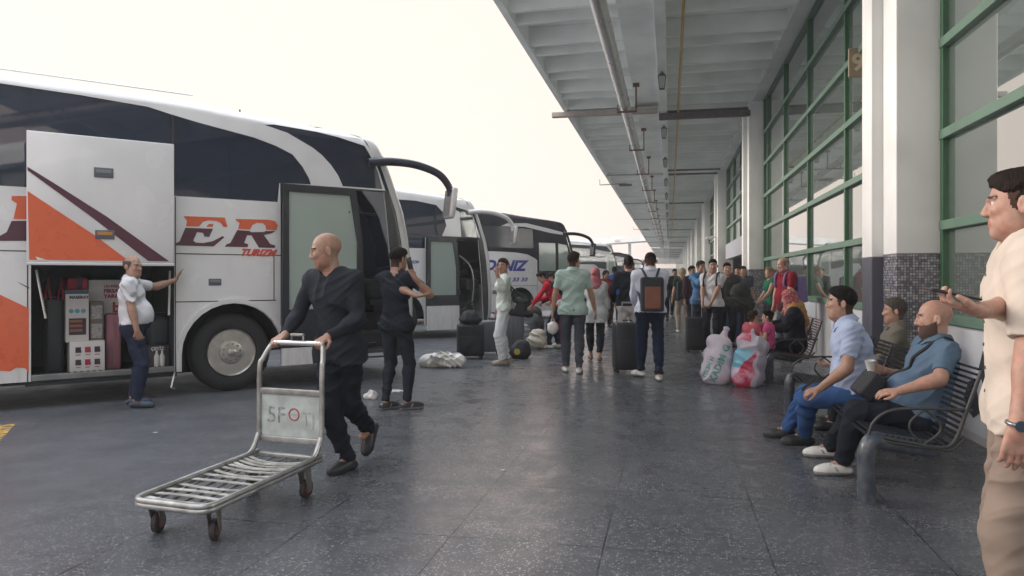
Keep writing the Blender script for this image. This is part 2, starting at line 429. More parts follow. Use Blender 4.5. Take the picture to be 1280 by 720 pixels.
    def he(F, c, r, g=0, k=0.02, sub=False): F.ell(hp(*c), V3(*r) * hs + g, Hr, k * hs, sub=sub)
    he(B_, (0, -0.012, 0.038), (0.0735, 0.096, 0.086)); he(B_, (0, 0.022, -0.03), (0.060 * (0.5 + 0.5 * b), 0.066, 0.09), k=0.03)
    he(B_, (0, 0.058, -0.095), (0.028, 0.028, 0.022), k=0.03)
    if b > 1.15: he(B_, (0, 0.015, -0.085), (0.066, 0.06, 0.045), k=0.04)
    for q_ in (-1, 1):
        he(B_, (0.05 * q_, 0.028, -0.062), (0.016, 0.035, 0.03), k=0.03)
        he(B_, (0.036 * q_, 0.064, -0.012), (0.024, 0.022, 0.02), k=0.02)
        B_.cap(hp(0.012 * q_, 0.087, 0.03), hp(0.045 * q_, 0.074, 0.032), 0.009 * hs, 0.008 * hs, 0.012)
        he(B_, (0.031 * q_, 0.094, 0.012), (0.017, 0.014, 0.011), k=0.012, sub=True)
        he(B_, (0.031 * q_, 0.0735, 0.011), (0.0135, 0.0125, 0.0115), k=0.004)
        B_.ell(hp(0.085 * q_, -0.012, 0.0), V3(0.0085, 0.021, 0.034) * hs, Hr @ rotm((0, 0, 1), 28 * q_), 0.004 * hs); he(B_, (0.094 * q_, -0.006, 0.004), (0.0065, 0.0105, 0.020), k=0.003, sub=True)
        he(B_, (0.0125 * q_, 0.097, -0.028), (0.0078, 0.010, 0.0075), k=0.009)
    B_.cap(hp(0, 0.087, 0.020), hp(0, 0.106, -0.021), 0.0075 * hs, 0.0098 * hs, 0.014)
    he(B_, (0, 0.080, -0.054), (0.025, 0.013, 0.0065), k=0.010); he(B_, (0, 0.078, -0.066), (0.021, 0.0135, 0.0075), k=0.010)
    he(B_, (0, 0.095, -0.060), (0.024, 0.006, 0.0016), k=0.003, sub=True)
    # hands
    tips = []
    for i in (0, 1):
        S_, E_, W_ = arms[i]; fd = nrm(W_ - E_); d = nrm(V3(*hdir[i])) if hdir[i] is not None else fd
        if world and isinstance(hdir[i], Vector): d = nrm(np.array(W2L @ hdir[i]))
        pn = V3(*palm[i]) if not (world and isinstance(palm[i], Vector)) else np.array(W2L @ palm[i])
        pn = nrm(pn - d * (pn @ d)); sd = np.cross(d, pn)   # side axis
        ts = sd if i == 0 else -sd
        if cuff == 99: pass
        hh = s * (1.0 if not fem else 0.9)
        B_.cap(W_, W_ + d * 0.025 * hh, 0.026 * hh, 0.027 * hh, 0.015, flat=(pn, 0.8))
        for j in range(4):
            o = (j - 1.5)
            root = W_ + d * (0.085 - 0.004 * abs(o - 0.3)) * hh + ts * (-o) * 0.0195 * hh
            B_.cap(W_ + d * 0.02 * hh + ts * (-o) * 0.012 * hh, root, 0.0155 * hh, 0.0115 * hh, 0.009)
            ln = (0.072, 0.08, 0.074, 0.058)[j] * hh; c = curl[i] * (1.0 + 0.08 * o)
            p = root; a = c * 0.5; spread = ts * (-o) * 0.05
            for seg, fr in enumerate((0.45, 0.3, 0.25)):
                dd = nrm(d * math.cos(a) + pn * math.sin(a) + spread); q_ = p + dd * ln * fr
                B_.cap(p, q_, (0.0098 - 0.0009 * seg) * hh, (0.0092 - 0.0012 * seg) * hh, 0.004); p = q_; a += c * 1.15
        tr = W_ + d * 0.022 * hh + ts * 0.022 * hh; ca = min(curl[i], 1.1)
        t1 = tr + nrm(d * 0.62 + ts * 0.75 + pn * 0.25 * ca) * 0.045 * hh; t2 = t1 + nrm(d * 0.8 + ts * (0.3 - 0.3 * ca) + pn * 0.6 * ca) * 0.034 * hh; t3 = t2 + nrm(d * 0.85 - ts * 0.2 * ca + pn * 0.5 * ca) * 0.026 * hh
        B_.cap(tr, t1, 0.0165 * hh, 0.0125 * hh, 0.012); B_.cap(t1, t2, 0.0118 * hh, 0.0108 * hh, 0.004); B_.cap(t2, t3, 0.0105 * hh, 0.0085 * hh, 0.004)
        tips.append((W_, d, pn, ts))
    for i in (0, 1):
        A, K, N = legs[i]; f = nrm(V3(*fdir[i])); B_.cap(N, N + f * 0.1 * s - V3(0, 0, 0.04), 0.034 * s, 0.03 * s, 0.02)
    sk = skin(tone); lips = mat('lips_' + tone, tuple(c * f for c, f in zip((0.40, 0.20, 0.13), (1.0, 0.80, 0.85))), 0.5)
    eye = mat('eye_dark', (0.05, 0.035, 0.03), 0.15); white = mat('eye_white', (0.45, 0.42, 0.38), 0.2)
    bc = haircol or (0.012, 0.009, 0.008)
    bm_ = mat('stubble_%d_%d' % (int(bc[0] * 1000), int((beard or 0) * 100)), tuple(0.42 * (1 - (beard or 0)) * k_ + c * (beard or 0) for c, k_ in zip(bc, (0.95, 0.5, 0.34))), 0.8, var=0.15, vs=200)
    def pick(C):
        q_ = ((C - hc) @ Hr) / hs; x, y, z = q_[:, 0], q_[:, 1], q_[:, 2]; out = np.zeros(len(C))
        inh = np.linalg.norm(q_, axis=1) < 0.17
        if beard:
            out[inh & (z < -0.034 + 0.55 * np.maximum(0, 0.045 - y)) & (z < -0.002) & (z > -0.135) & (y > -0.005) & ~((np.abs(x) < 0.035) & (z > -0.042) & (y > 0.09))] = 4
            out[inh & (np.abs(x) < 0.028) & (z < -0.04) & (z > -0.052) & (y > 0.07)] = 4
        out[inh & (np.abs(x) < 0.024) & (z < -0.049) & (z > -0.070) & (y > 0.080)] = 1
        ey = inh & (y > 0.074) & (np.abs(np.abs(x) - 0.031) < 0.0125) & (np.abs(z - 0.0105) < 0.0052)
        out[ey] = 3; out[ey & (np.abs(np.abs(x) - 0.031) < 0.006)] = 2
        if hair in ('short', 'tied', 'fringe'):
            sd_ = inh & (y < 0.024 + 0.25 * z) & (y > -0.06) & (z > -0.018 + 0.35 * np.maximum(y, -0.02)) & (z < 0.08) & (np.abs(x) > 0.05) & (np.abs(x) < 0.0765)
            bk_ = inh & (y < -0.03) & (z > -0.078) & (z < 0.06)
            if hair != 'fringe': out[sd_] = 6
            out[bk_] = 6
        if brows: out[inh & (y > 0.06) & (np.abs(np.abs(x) - 0.03) < 0.021) & (np.abs(z - 0.0345 + 0.06 * (np.abs(x) - 0.03)) < 0.0042)] = 5
        return out
    root = fmesh(name, B_, h, [sk, lips, eye, white, bm_, mat('brow_%d' % int(bc[0] * 1000), tuple(min(0.3, c + 0.01) for c in bc), 0.8), mat('scalp_%d' % int(bc[0] * 1000), tuple(0.75 * c + 0.25 * k_ for c, k_ in zip(bc, (0.22, 0.12, 0.085))), 0.8, var=0.3, vs=120, spec=0.15)], None, pick)
    root.location = pos; root.rotation_euler = (0, 0, rz); tag(root, name_label, cat, group)
    nz = lambda amp, f=58.0, sd=seed: (lambda P: folds(P, amp, sd, f) + (folds(P, amp * 0.42, sd + 5.5, f * 2.1) if h < 0.0125 else 0))
    # top
    if top[1] is not None:
        T = Field(); g = 0.010 * topw + 0.004
        torso(T, g)
        hz = Pv + up * hem * s
        if hem < -0.05: T.cap(hips[0] * 0.98, hips[0] * 0.98 + V3(0, 0, hem * s), 0.108 * s * (0.6 + 0.4 * b) + g, None, 0.05); T.cap(hips[1] * 0.98, hips[1] * 0.98 + V3(0, 0, hem * s), 0.108 * s * (0.6 + 0.4 * b) + g, None, 0.05)
        for i in (0, 1):
            if sleeve > 0: arm(T, i, (0.014 if sleeve < 1.2 else 0.009) * topw, sleeve, 0.04)
        hd = -up if pelvis is None or Pv[2] > 0.7 else -nrm(up + V3(0, -0.2, 0))
        T.clips = [(hz, hd)]
        if collar: T.cap(neck - up * 0.03 * s - Fw * 0.005, neck + up * 0.03 * s + Fw * 0.004, 0.075 * s * (0.6 + 0.4 * b), 0.070 * s * (0.6 + 0.4 * b), 0.012, clip=[(neck + up * 0.028 * s - Fw * 0.0, nrm(up + Fw * 0.5))])
        T.ell(neck + Fw * 0.075 * s + up * 0.035 * s, V3(0.045 if collar else 0.06, 0.05, 0.062 if collar else 0.05) * s, np.stack([Rt, Fw, up], 1), 0.01, sub=True)
        if not collar: T.cap(neck - up * 0.03, neck + up * 0.2, 0.065 * s, None, 0.008, sub=True)
        T.disp = nz(foldamp)
        pk = None
        mats = [top[1]]
        if stripe is not None: 
            mats = [top[1]] + stripe[0]; fn = stripe[1]; pk = lambda C: fn((C - Pv) @ np.stack([Rt, Fw, up], 1), C)
        fmesh(top[0], T, h, mats, root, pk)
        if collar and h < 0.0125:
            mb = MB(); n_ = 30; rows = []; nb_ = 0.6 + 0.4 * b; c0 = neck + up * 0.002 * s + Fw * 0.004
            for j, (r_, z_) in enumerate(((0.067, 0.030), (0.0665, 0.054), (0.071, 0.058), (0.082, 0.040), (0.100, 0.008), (0.097, 0.004), (0.078, 0.036), (0.070, 0.030))):
                row = []
                for k in range(n_ + 1):
                    a = math.radians(102 + (360 - 24) * k / n_); drop = 0.050 * max(0, math.sin(a)) ** 2
                    row.append(Vector(c0 + (Rt * math.cos(a) + Fw * math.sin(a) * 0.98) * r_ * s * nb_ + up * (z_ - drop - (0.012 if abs(math.sin(a)) > 0.9 and math.sin(a) > 0 and 3 <= j <= 5 else 0)) * s))
                rows.append(row)
            m_ = n_ + 1; mb.add([p for r_ in rows for p in r_], [(i * m_ + k, i * m_ + k + 1, ((i + 1) % 8) * m_ + k + 1, ((i + 1) % 8) * m_ + k) for i in range(8) for k in range(n_)] + [tuple(i * m_ for i in range(8)), tuple(i * m_ + n_ for i in range(8))])
            mb.build('collar', top[1], root, smooth=60)
    if bottom is not None:
        T = Field(); g = 0.012
        T.cap(hips[0], hips[1], 0.115 * s * (0.6 + 0.4 * b) + 0.006, None, 0.05, flat=((0, 1, 0), 0.86))
        T.cap(Pv, Pv + up * 0.09 * s, 0.13 * s * b + 0.004, 0.125 * s * b, 0.05, flat=(Fw, 0.82), clip=[(Pv + up * 0.10 * s, up)])
        if belly: T.ell(Pv + up * 0.10 * s + Fw * (0.045 + 0.06 * belly), V3(0.15 + 0.03 * belly, 0.10 + 0.052 * belly, 0.16) * s + 0.008, np.stack([Rt, Fw, up], 1), 0.05, clip=[(Pv + up * 0.055 * s, up)])
        for i in (0, 1): leg(T, i, g * legw, 0.03, (0.985 if not cuff else 0.95) - cuff, 0.018 * legw)
        T.disp = nz(foldamp * 1.2, 50.0, seed + 2)
        fmesh(bottom[0], T, h, bottom[1], root)
    if shoe is not None:
        for i in (0, 1):
            A, K, N = legs[i]; f = nrm(V3(*fdir[i])); f = nrm(f * math.cos(R(fpitch[i])) + V3(0, 0, -math.sin(R(fpitch[i])))); r_ = nrm(np.cross(f, V3(0, 0, 1))); u_ = np.cross(r_, f)
            T = Field(); k_ = s * (1 if not fem else 0.92)
            base = N - u_ * 0.085 * k_
            T.cap(base - f * 0.045 * k_ + u_ * 0.035 * k_, base + f * 0.12 * k_ + u_ * 0.03 * k_, 0.036 * k_, 0.046 * k_, 0.02, flat=(u_, 0.95))
            T.cap(base + f * 0.12 * k_ + u_ * 0.030 * k_, base + f * 0.158 * k_ + u_ * 0.026 * k_, 0.046 * k_, 0.040 * k_, 0.02)
            T.cap(base + f * 0.08 * k_ + u_ * 0.045 * k_, N - u_ * 0.02 + f * 0.005, 0.036 * k_, 0.04 * k_, 0.03)
            T.clips = [(base, -u_), (N + u_ * 0.022, u_)]
            def pk(C, base=base, u_=u_, f=f, r_=r_):
                z_ = (C - base) @ u_; x_ = (C - base) @ f; o_ = (z_ < 0.025).astype(int)
                if h < 0.0125: o_[(z_ > 0.030) & (z_ < 0.066) & (np.abs(x_ - 0.045 - 0.5 * (z_ - 0.045)) < 0.009)] = 1; o_[(z_ > 0.062) & (x_ < -0.045)] = 1
                return o_
            o = fmesh('shoe', T, min(h, 0.009), [shoe, sole or shoe], root, pk)
            if h < 0.0125 and not cuff:
                sh_d = nrm(K - N); mb = MB(); mb.tube([Vector(N + f * 0.004), Vector(N + sh_d * 0.05), Vector(N + sh_d * 0.10)], [0.040 * k_, 0.038 * k_, 0.040 * k_], 16); mb.build('sock', cloth('cloth_sock', (0.02, 0.02, 0.025)), root, smooth=60)
            if h < 0.0085:
                for q_ in range(4):
                    c0 = base + f * (0.062 + 0.022 * q_) * k_ + u_ * (0.094 - 0.0115 * q_) * k_; mb = MB()
                    mb.tube([Vector(c0 + r_ * x_ * k_ - u_ * (abs(x_) * 13) ** 2 * 0.028 * k_) for x_ in (-0.032, -0.016, 0, 0.016, 0.032)], 0.0035, 6); mb.build('lace', sole or shoe, o, smooth=60)
    if hair and hair != 'none':
        T = Field(); g = {'short': 0.014, 'buzz': 0.005, 'long': 0.018, 'fringe': 0.008, 'tied': 0.012}[hair]
        if hair in ('short', 'tied'):
            T.ell(hp(0, -0.015, 0.044), V3(0.0745, 0.0955, 0.085) * hs + 0.002, Hr, 0.01)
            T.ell(hp(0, 0.006, 0.078), V3(0.066, 0.080, 0.056) * hs + (0.006 if hair == 'short' else 0.002), Hr, 0.02)
            T.ell(hp(0.012, 0.045, 0.088), V3(0.050, 0.046, 0.040) * hs, Hr, 0.02)
        else: T.ell(hp(0, -0.014, 0.040), V3(0.076, 0.096, 0.087) * hs + g, Hr, 0.01)
        ax = lambda x, y, z: Hr @ V3(x, y, z)
        if hair in ('short', 'buzz', 'tied'): T.clips = [(hp(0, 0.088, 0.080), ax(0, 0.80, -1.0)), (hp(0, 0.079, 0.05), ax(0, 1.0, -0.25))]
        if hair == 'fringe': T.clips = [(hp(0, 0.03, 0.0), ax(0, 1, -0.1)), (hp(0, 0, 0.07), ax(0, 0, 1)), (hp(0, -0.1, -0.075), ax(0, 0.3, -1))]
        if hair == 'long':
            T.cap(hp(0, -0.05, 0.0), hp(0, -0.07, -0.16), 0.075 * hs, 0.06 * hs, 0.04); T.clips = [(hp(0, 0.088, 0.07), ax(0, 1.3, -0.55))]
        if hair == 'tied': T.ell(hp(0, -0.12, 0.05), V3(0.035, 0.035, 0.035) * hs, Hr, 0.015)
        T.disp = lambda P: folds(P, 0.0034 if hair != 'buzz' else 0.0005, seed, 170.0) + (0.0 if hair == 'buzz' else 0.0018 * np.sin(P[:, 0] * 260 + 3 * np.sin(P[:, 1] * 90)) * np.sin(P[:, 1] * 180 + P[:, 2] * 120))
        fmesh('hair', T, min(h, 0.009), mat('hair_%d' % int(bc[0] * 1000), bc, 0.7, var=0.4, vs=90, bump=0.9, bs=160, stretch=(1, 1, 0.25), spec=0.12), root)
    if scarf is not None:
        T = Field(); T.ell(hp(0, -0.014, 0.036), V3(0.076, 0.098, 0.09) * hs + 0.016, Hr, 0.02); T.ell(hp(0, 0.0, -0.05), V3(0.075, 0.085, 0.09) * hs + 0.012, Hr, 0.03)
        T.cap(hp(0, -0.01, -0.10), neck - up * 0.06, 0.085 * s, 0.12 * s, 0.05, flat=(Fw, 0.85)); T.cap(neck - up * 0.05 - Rt * 0.09, neck - up * 0.05 + Rt * 0.09, 0.085 * s, None, 0.05)
        if scarf[1] > 0: T.cap(neck - Fw * 0.05, neck - Fw * 0.09 - up * scarf[1], 0.11 * s, 0.07 * s, 0.05, flat=(Fw, 0.6)); T.cap(neck + Fw * 0.06, neck + Fw * 0.09 - up * scarf[1] * 0.6, 0.09 * s, 0.06 * s, 0.05, flat=(Fw, 0.6))
        T.ell(hp(0, 0.115, -0.015), V3(0.052, 0.06, 0.085) * hs, Hr, 0.015, sub=True)
        T.disp = nz(0.005, 70.0); fmesh('headscarf', T, min(h, 0.009), scarf[0], root)
    info = dict(root=root, pos=pos, rz=rz, wrists=[pos + (Matrix.Rotation(rz, 3, 'Z') @ Vector(arms[i][2])) for i in (0, 1)], hands=tips,
                neck=neck, up=up, fw=Fw, rt=Rt, Pv=Pv, s=s, chest=chest, sh=sh, hc=hc, Hr=Hr)
    info['w'] = lambda p: pos + (Matrix.Rotation(rz, 3, 'Z') @ Vector(p))
    info['wd'] = lambda p: (Matrix.Rotation(rz, 3, 'Z') @ Vector(p))
    return info
# ------------------------------------------------------------------ light and sky
SUN_EL, SUN_AZ = R(15), R(-84)      # azimuth measured from +Y towards +X: low, front left
w = bpy.data.worlds.new('World'); scene.world = w; w.use_nodes = True; nt = w.node_tree; N = nt.nodes; L_ = nt.links
bg = N['Background']
sky = N.new('ShaderNodeTexSky'); sky.sky_type = 'NISHITA'; sky.sun_disc = False; sky.sun_elevation = SUN_EL; sky.sun_rotation = SUN_AZ
sky.air_density = 1.0; sky.dust_density = 6.0; sky.ozone_density = 1.0
gm = N.new('ShaderNodeTexCoord'); sz = N.new('ShaderNodeSeparateXYZ'); L_.new(gm.outputs['Generated'], sz.inputs[0])
gr = N.new('ShaderNodeValToRGB'); e = gr.color_ramp.elements; e[0].position = 0.0; e[0].color = (0.308, 0.255, 0.229, 1); e[1].position = 1.0; e[1].color = (0.84, 0.93, 1.0, 1)
q = e.new(0.40); q.color = (0.308, 0.255, 0.229, 1)
L_.new(sz.outputs[2], gr.inputs[0])
sc_ = N.new('ShaderNodeVectorMath'); sc_.operation = 'SCALE'; sc_.inputs[3].default_value = 30.0; L_.new(gr.outputs[0], sc_.inputs[0])   # overcast dome: brighter towards the zenith
ov = N.new('ShaderNodeMix'); ov.data_type = 'RGBA'; ov.inputs[0].default_value = 0.93
L_.new(sky.outputs[0], ov.inputs[6]); L_.new(sc_.outputs[0], ov.inputs[7]); L_.new(ov.outputs[2], bg.inputs[0]); bg.inputs[1].default_value = 0.1
sl = bpy.data.lights.new('sun', 'SUN'); sl.energy = 3.2; sl.angle = R(32); sl.color = (1.0, 0.93, 0.86)
so = bpy.data.objects.new('sun', sl); COL.objects.link(so)
sd = Vector((math.sin(SUN_AZ) * math.cos(SUN_EL), math.cos(SUN_AZ) * math.cos(SUN_EL), math.sin(SUN_EL)))
so.rotation_euler = (-sd).to_track_quat('-Z', 'Y').to_euler()
scene.view_settings.view_transform = 'Standard'; scene.view_settings.look = 'None'; scene.view_settings.exposure = 0.46; scene.view_settings.gamma = 1.0
scene.cycles.max_bounces = 10; scene.cycles.diffuse_bounces = 5; scene.cycles.glossy_bounces = 4; scene.cycles.transparent_max_bounces = 12
scene.cycles.use_denoising = True; scene.cycles.caustics_reflective = True; scene.cycles.blur_glossy = 0.6; scene.cycles.caustics_refractive = False; scene.cycles.sample_clamp_indirect = 6

# ------------------------------------------------------------------ ground
def floor_mat():
    m = bpy.data.materials.new('terrazzo'); m.use_nodes = True; nt = m.node_tree; N = nt.nodes; L = nt.links; b = N['Principled BSDF']
    tc = N.new('ShaderNodeTexCoord'); P = tc.outputs['Object']
    def mix(f, a, b_, mode='MIX'):
        x = N.new('ShaderNodeMix'); x.data_type = 'RGBA'; x.blend_type = mode
        if isinstance(f, float): x.inputs[0].default_value = f
        else: L.new(f, x.inputs[0])
        for i, q in ((6, a), (7, b_)):
            if isinstance(q, tuple): x.inputs[i].default_value = (*q, 1)
            else: L.new(q, x.inputs[i])
        return x.outputs[2]
    def ramp(s, p0, p1, c0=0.0, c1=1.0):
        r = N.new('ShaderNodeMapRange'); r.inputs[1].default_value = p0; r.inputs[2].default_value = p1; r.inputs[3].default_value = c0; r.inputs[4].default_value = c1; L.new(s, r.inputs[0]); return r.outputs[0]
    def noise(sc, det=5, rough=0.5, dist=0.0):
        n = N.new('ShaderNodeTexNoise'); n.inputs['Scale'].default_value = sc; n.inputs['Detail'].default_value = det; n.inputs['Roughness'].default_value = rough; n.inputs['Distortion'].default_value = dist; L.new(P, n.inputs[0]); return n.outputs[0]
    def math_(op, a, b_=0.0):
        x = N.new('ShaderNodeMath'); x.operation = op
        for i, q in ((0, a), (1, b_)):
            if isinstance(q, (int, float)): x.inputs[i].default_value = q
            else: L.new(q, x.inputs[i])
        return x.outputs[0]
    v = N.new('ShaderNodeTexVoronoi'); v.inputs['Scale'].default_value = 66; v.inputs['Randomness'].default_value = 1; L.new(P, v.inputs[0])
    sp = N.new('ShaderNodeSeparateColor'); L.new(v.outputs['Color'], sp.inputs[0])
    chip = math_('MULTIPLY', ramp(v.outputs['Distance'], 0.42, 0.34), ramp(sp.outputs[0], 0.60, 0.66))
    v2 = N.new('ShaderNodeTexVoronoi'); v2.inputs['Scale'].default_value = 120; L.new(P, v2.inputs[0]); sp2 = N.new('ShaderNodeSeparateColor'); L.new(v2.outputs['Color'], sp2.inputs[0])
    chip2 = math_('MULTIPLY', ramp(v2.outputs['Distance'], 0.45, 0.3), ramp(sp2.outputs[1], 0.7, 0.8))
    base = mix(ramp(noise(1.3, 6, 0.6), 0.35, 0.65), (0.066, 0.069, 0.080), (0.094, 0.097, 0.109))
    base = mix(ramp(noise(14, 5, 0.7), 0.4, 0.7, 0, 0.3), base, (0.050, 0.055, 0.068))
    worn = ramp(noise(0.5, 5, 0.6, 0.6), 0.42, 0.6, 0.5, 1.0)
    sxx = N.new('ShaderNodeSeparateXYZ'); L.new(P, sxx.inputs[0]); edge_ = math_('ADD', sxx.outputs[0], math_('MULTIPLY', noise(0.9, 4), 1.6)); side_ = ramp(edge_, -3.6, -1.9, 0.0, 1.0); worn = math_('MULTIPLY', worn, side_)
    c = mix(math_('MULTIPLY', math_('MULTIPLY', chip, 0.62), worn), base, (0.46, 0.48, 0.50)); c = mix(math_('MULTIPLY', math_('MULTIPLY', chip2, 0.5), worn), c, (0.25, 0.27, 0.29))
    # joints of the paving: 0.42 x 0.84 m slabs
    sx = N.new('ShaderNodeSeparateXYZ'); L.new(P, sx.inputs[0])
    def joint(s, off, per, wdt):
        a = math_('ABSOLUTE', math_('SUBTRACT', math_('FRACT', math_('DIVIDE', math_('ADD', s, off), per)), 0.5))
        return ramp(a, 0.5 - wdt, 0.5 - wdt * 0.3)
    j = math_('MAXIMUM', joint(sx.outputs[0], 0.758 + 0.42, 0.84, 0.010), joint(sx.outputs[1], 0.3, 1.05, 0.006))
    j = math_('MULTIPLY', j, ramp(noise(1.7, 4), 0.38, 0.60, 0.2, 0.9))
    j = math_('MULTIPLY', j, side_)
    c = mix(j, c, (0.012, 0.013, 0.015))
    dirt = ramp(noise(5.5, 8, 0.7, 1.0), 0.60, 0.74, 0, 0.35); c = mix(dirt, c, (0.040, 0.040, 0.042))
    L.new(c, b.inputs['Base Color'])
    r = ramp(noise(3.5, 6, 0.65), 0.35, 0.65, 0.19, 0.36); r = math_('ADD', r, math_('MULTIPLY', math_('SUBTRACT', 1.0, side_), 0.22)); L.new(r, b.inputs['Roughness'])
    b.inputs['Specular IOR Level'].default_value = 0.42
    bp = N.new('ShaderNodeBump'); bp.inputs['Strength'].default_value = 0.22; bp.inputs['Distance'].default_value = 0.004
    hgt = math_('ADD', math_('MULTIPLY', noise(30, 3), 0.22), math_('MULTIPLY', j, -1.0)); hgt = math_('ADD', hgt, math_('MULTIPLY', noise(2.2, 2), 0.35)); L.new(hgt, bp.inputs['Height']); L.new(bp.outputs[0], b.inputs['Normal'])
    return m
M_FLOOR = floor_mat()
M_ASPH = mat('asphalt', (0.086, 0.089, 0.102), 0.55, var=0.16, vs=2.2, bump=0.5, bs=70, col2=(0.066, 0.069, 0.080), mixs=1.6)
M_CONC = mat('lot_concrete', (0.45, 0.45, 0.45), 0.9, var=0.2, vs=0.6, bump=0.3, bs=20, col2=(0.38, 0.38, 0.385), mixs=0.2)
def sheet(name, poly, z, m, kind='structure'):
    me = bpy.data.meshes.new(name); me.from_pydata([(x, y, z) for x, y in poly], [], [tuple(range(len(poly)))]); me.update()
    o = link(name, me, m); tag(o, kind=kind); return o
sheet('ground', [(-900, -300), (900, -300), (900, 1500), (-900, 1500)], -0.008, M_CONC)
sheet('bus_lane', [(-19, -30), (-5.6, -30), (-5.6, 290), (-19, 290)], -0.0005, M_FLOOR)
sheet('platform_floor', [(-5.6, -12), (2.7, -12), (2.7, 290), (-5.6, 290)], 0.0, M_FLOOR)
def mark(pts, label):
    p = [gnd(*q) for q in pts]; sheet('road_marking', [(q.x, q.y) for q in p], 0.0, mat('yellow_paint', (0.55, 0.33, 0.06), 0.7, var=0.3, vs=30, col2=(0.12, 0.1, 0.07), mixs=14))
mark([(-30, 535), (20, 529), (0, 551), (-45, 565)], '')

# ------------------------------------------------------------------ terminal building and canopy
CW, CA_, CB_ = 2.60, 2.16, 2.05       # glass plane, column face, pilaster face (x)
ZC = 6.34
M_WHITE = mat('white_paint', (0.76, 0.77, 0.76), 0.6, var=0.06, vs=1.2, bump=0.15, bs=30, col2=(0.69, 0.70, 0.685), mixs=0.9)
M_DADO = mat('dark_dado', (0.075, 0.08, 0.11), 0.45, var=0.12, vs=5)
M_GREEN = mat('green_frame', (0.035, 0.115, 0.060), 0.4, var=0.12, vs=8, bump=0.1)
M_GREENL = mat('green_transom', (0.105, 0.18, 0.138), 0.45, var=0.10, vs=8)
M_SOFF = mat('soffit_paint', (0.85, 0.88, 0.865), 0.7, var=0.09, vs=0.8, bump=0.1, col2=(0.77, 0.80, 0.79), mixs=0.7)
def mosaic():
    m = bpy.data.materials.new('mosaic_tile'); m.use_nodes = True; nt = m.node_tree; N = nt.nodes; L = nt.links; b = N['Principled BSDF']
    tc = N.new('ShaderNodeTexCoord'); s = N.new('ShaderNodeSeparateXYZ'); L.new(tc.outputs['Object'], s.inputs[0])
    ad = N.new('ShaderNodeMath'); ad.operation = 'ADD'; L.new(s.outputs[0], ad.inputs[0]); L.new(s.outputs[1], ad.inputs[1])
    cb = N.new('ShaderNodeCombineXYZ'); L.new(ad.outputs[0], cb.inputs[0]); L.new(s.outputs[2], cb.inputs[1])
    vm = N.new('ShaderNodeVectorMath'); vm.operation = 'SCALE'; vm.inputs[3].default_value = 1 / 0.0262; L.new(cb.outputs[0], vm.inputs[0])
    fl = N.new('ShaderNodeVectorMath'); fl.operation = 'FLOOR'; L.new(vm.outputs[0], fl.inputs[0])
    fr = N.new('ShaderNodeVectorMath'); fr.operation = 'FRACTION'; L.new(vm.outputs[0], fr.inputs[0])
    wn = N.new('ShaderNodeTexWhiteNoise'); wn.noise_dimensions = '2D'; L.new(fl.outputs[0], wn.inputs[0])
    rp = N.new('ShaderNodeValToRGB'); rp.color_ramp.interpolation = 'CONSTANT'; e = rp.color_ramp.elements
    e[0].color = (0.11, 0.11, 0.135, 1); e[1].position = 0.2; e[1].color = (0.19, 0.19, 0.22, 1)
    for p, c in ((0.45, (0.29, 0.285, 0.32, 1)), (0.7, (0.38, 0.37, 0.40, 1)), (0.9, (0.16, 0.16, 0.19, 1))): q = e.new(p); q.color = c
    L.new(wn.outputs[0], rp.inputs[0])
    sp = N.new('ShaderNodeSeparateXYZ'); L.new(fr.outputs[0], sp.inputs[0])
    def edge(o):
        a = N.new('ShaderNodeMath'); a.operation = 'SUBTRACT'; L.new(o, a.inputs[0]); a.inputs[1].default_value = 0.5
        c = N.new('ShaderNodeMath'); c.operation = 'ABSOLUTE'; L.new(a.outputs[0], c.inputs[0]); return c.outputs[0]
    mxx = N.new('ShaderNodeMath'); mxx.operation = 'MAXIMUM'; L.new(edge(sp.outputs[0]), mxx.inputs[0]); L.new(edge(sp.outputs[1]), mxx.inputs[1])
    gt = N.new('ShaderNodeMath'); gt.operation = 'GREATER_THAN'; gt.inputs[1].default_value = 0.41; L.new(mxx.outputs[0], gt.inputs[0])
    mx = N.new('ShaderNodeMix'); mx.data_type = 'RGBA'; L.new(gt.outputs[0], mx.inputs[0]); L.new(rp.outputs[0], mx.inputs[6]); mx.inputs[7].default_value = (0.05, 0.05, 0.06, 1)
    L.new(mx.outputs[2], b.inputs['Base Color']); b.inputs['Roughness'].default_value = 0.25
    return m
M_MOS = mosaic()
M_WGLASS = glass('building_glass', (0.30, 0.36, 0.34), 0.30, 0.02, 1.0)
for n_ in M_WGLASS.node_tree.nodes:
    if n_.type == 'BSDF_PRINCIPLED': n_.inputs['Metallic'].default_value = 0.55; n_.inputs['Coat Weight'].default_value = 1.0; n_.inputs['Coat IOR'].default_value = 3.4; n_.inputs['Coat Roughness'].default_value = 0.015
    if n_.type == 'FRESNEL': n_.inputs[0].default_value = 2.0
M_DARK = mat('dark_interior', (0.05, 0.055, 0.06), 0.8, var=0.2)
NCOL, BAY = 19, 13.7
Y1 = (7.21 + CA_ * math.sin(YAW)) / math.cos(YAW)        # near edge of the first column in view
term = empty('terminal_building', (0, 0, 0), 0, 'long white terminal building with green framed glass walls between tiled columns', 'building')
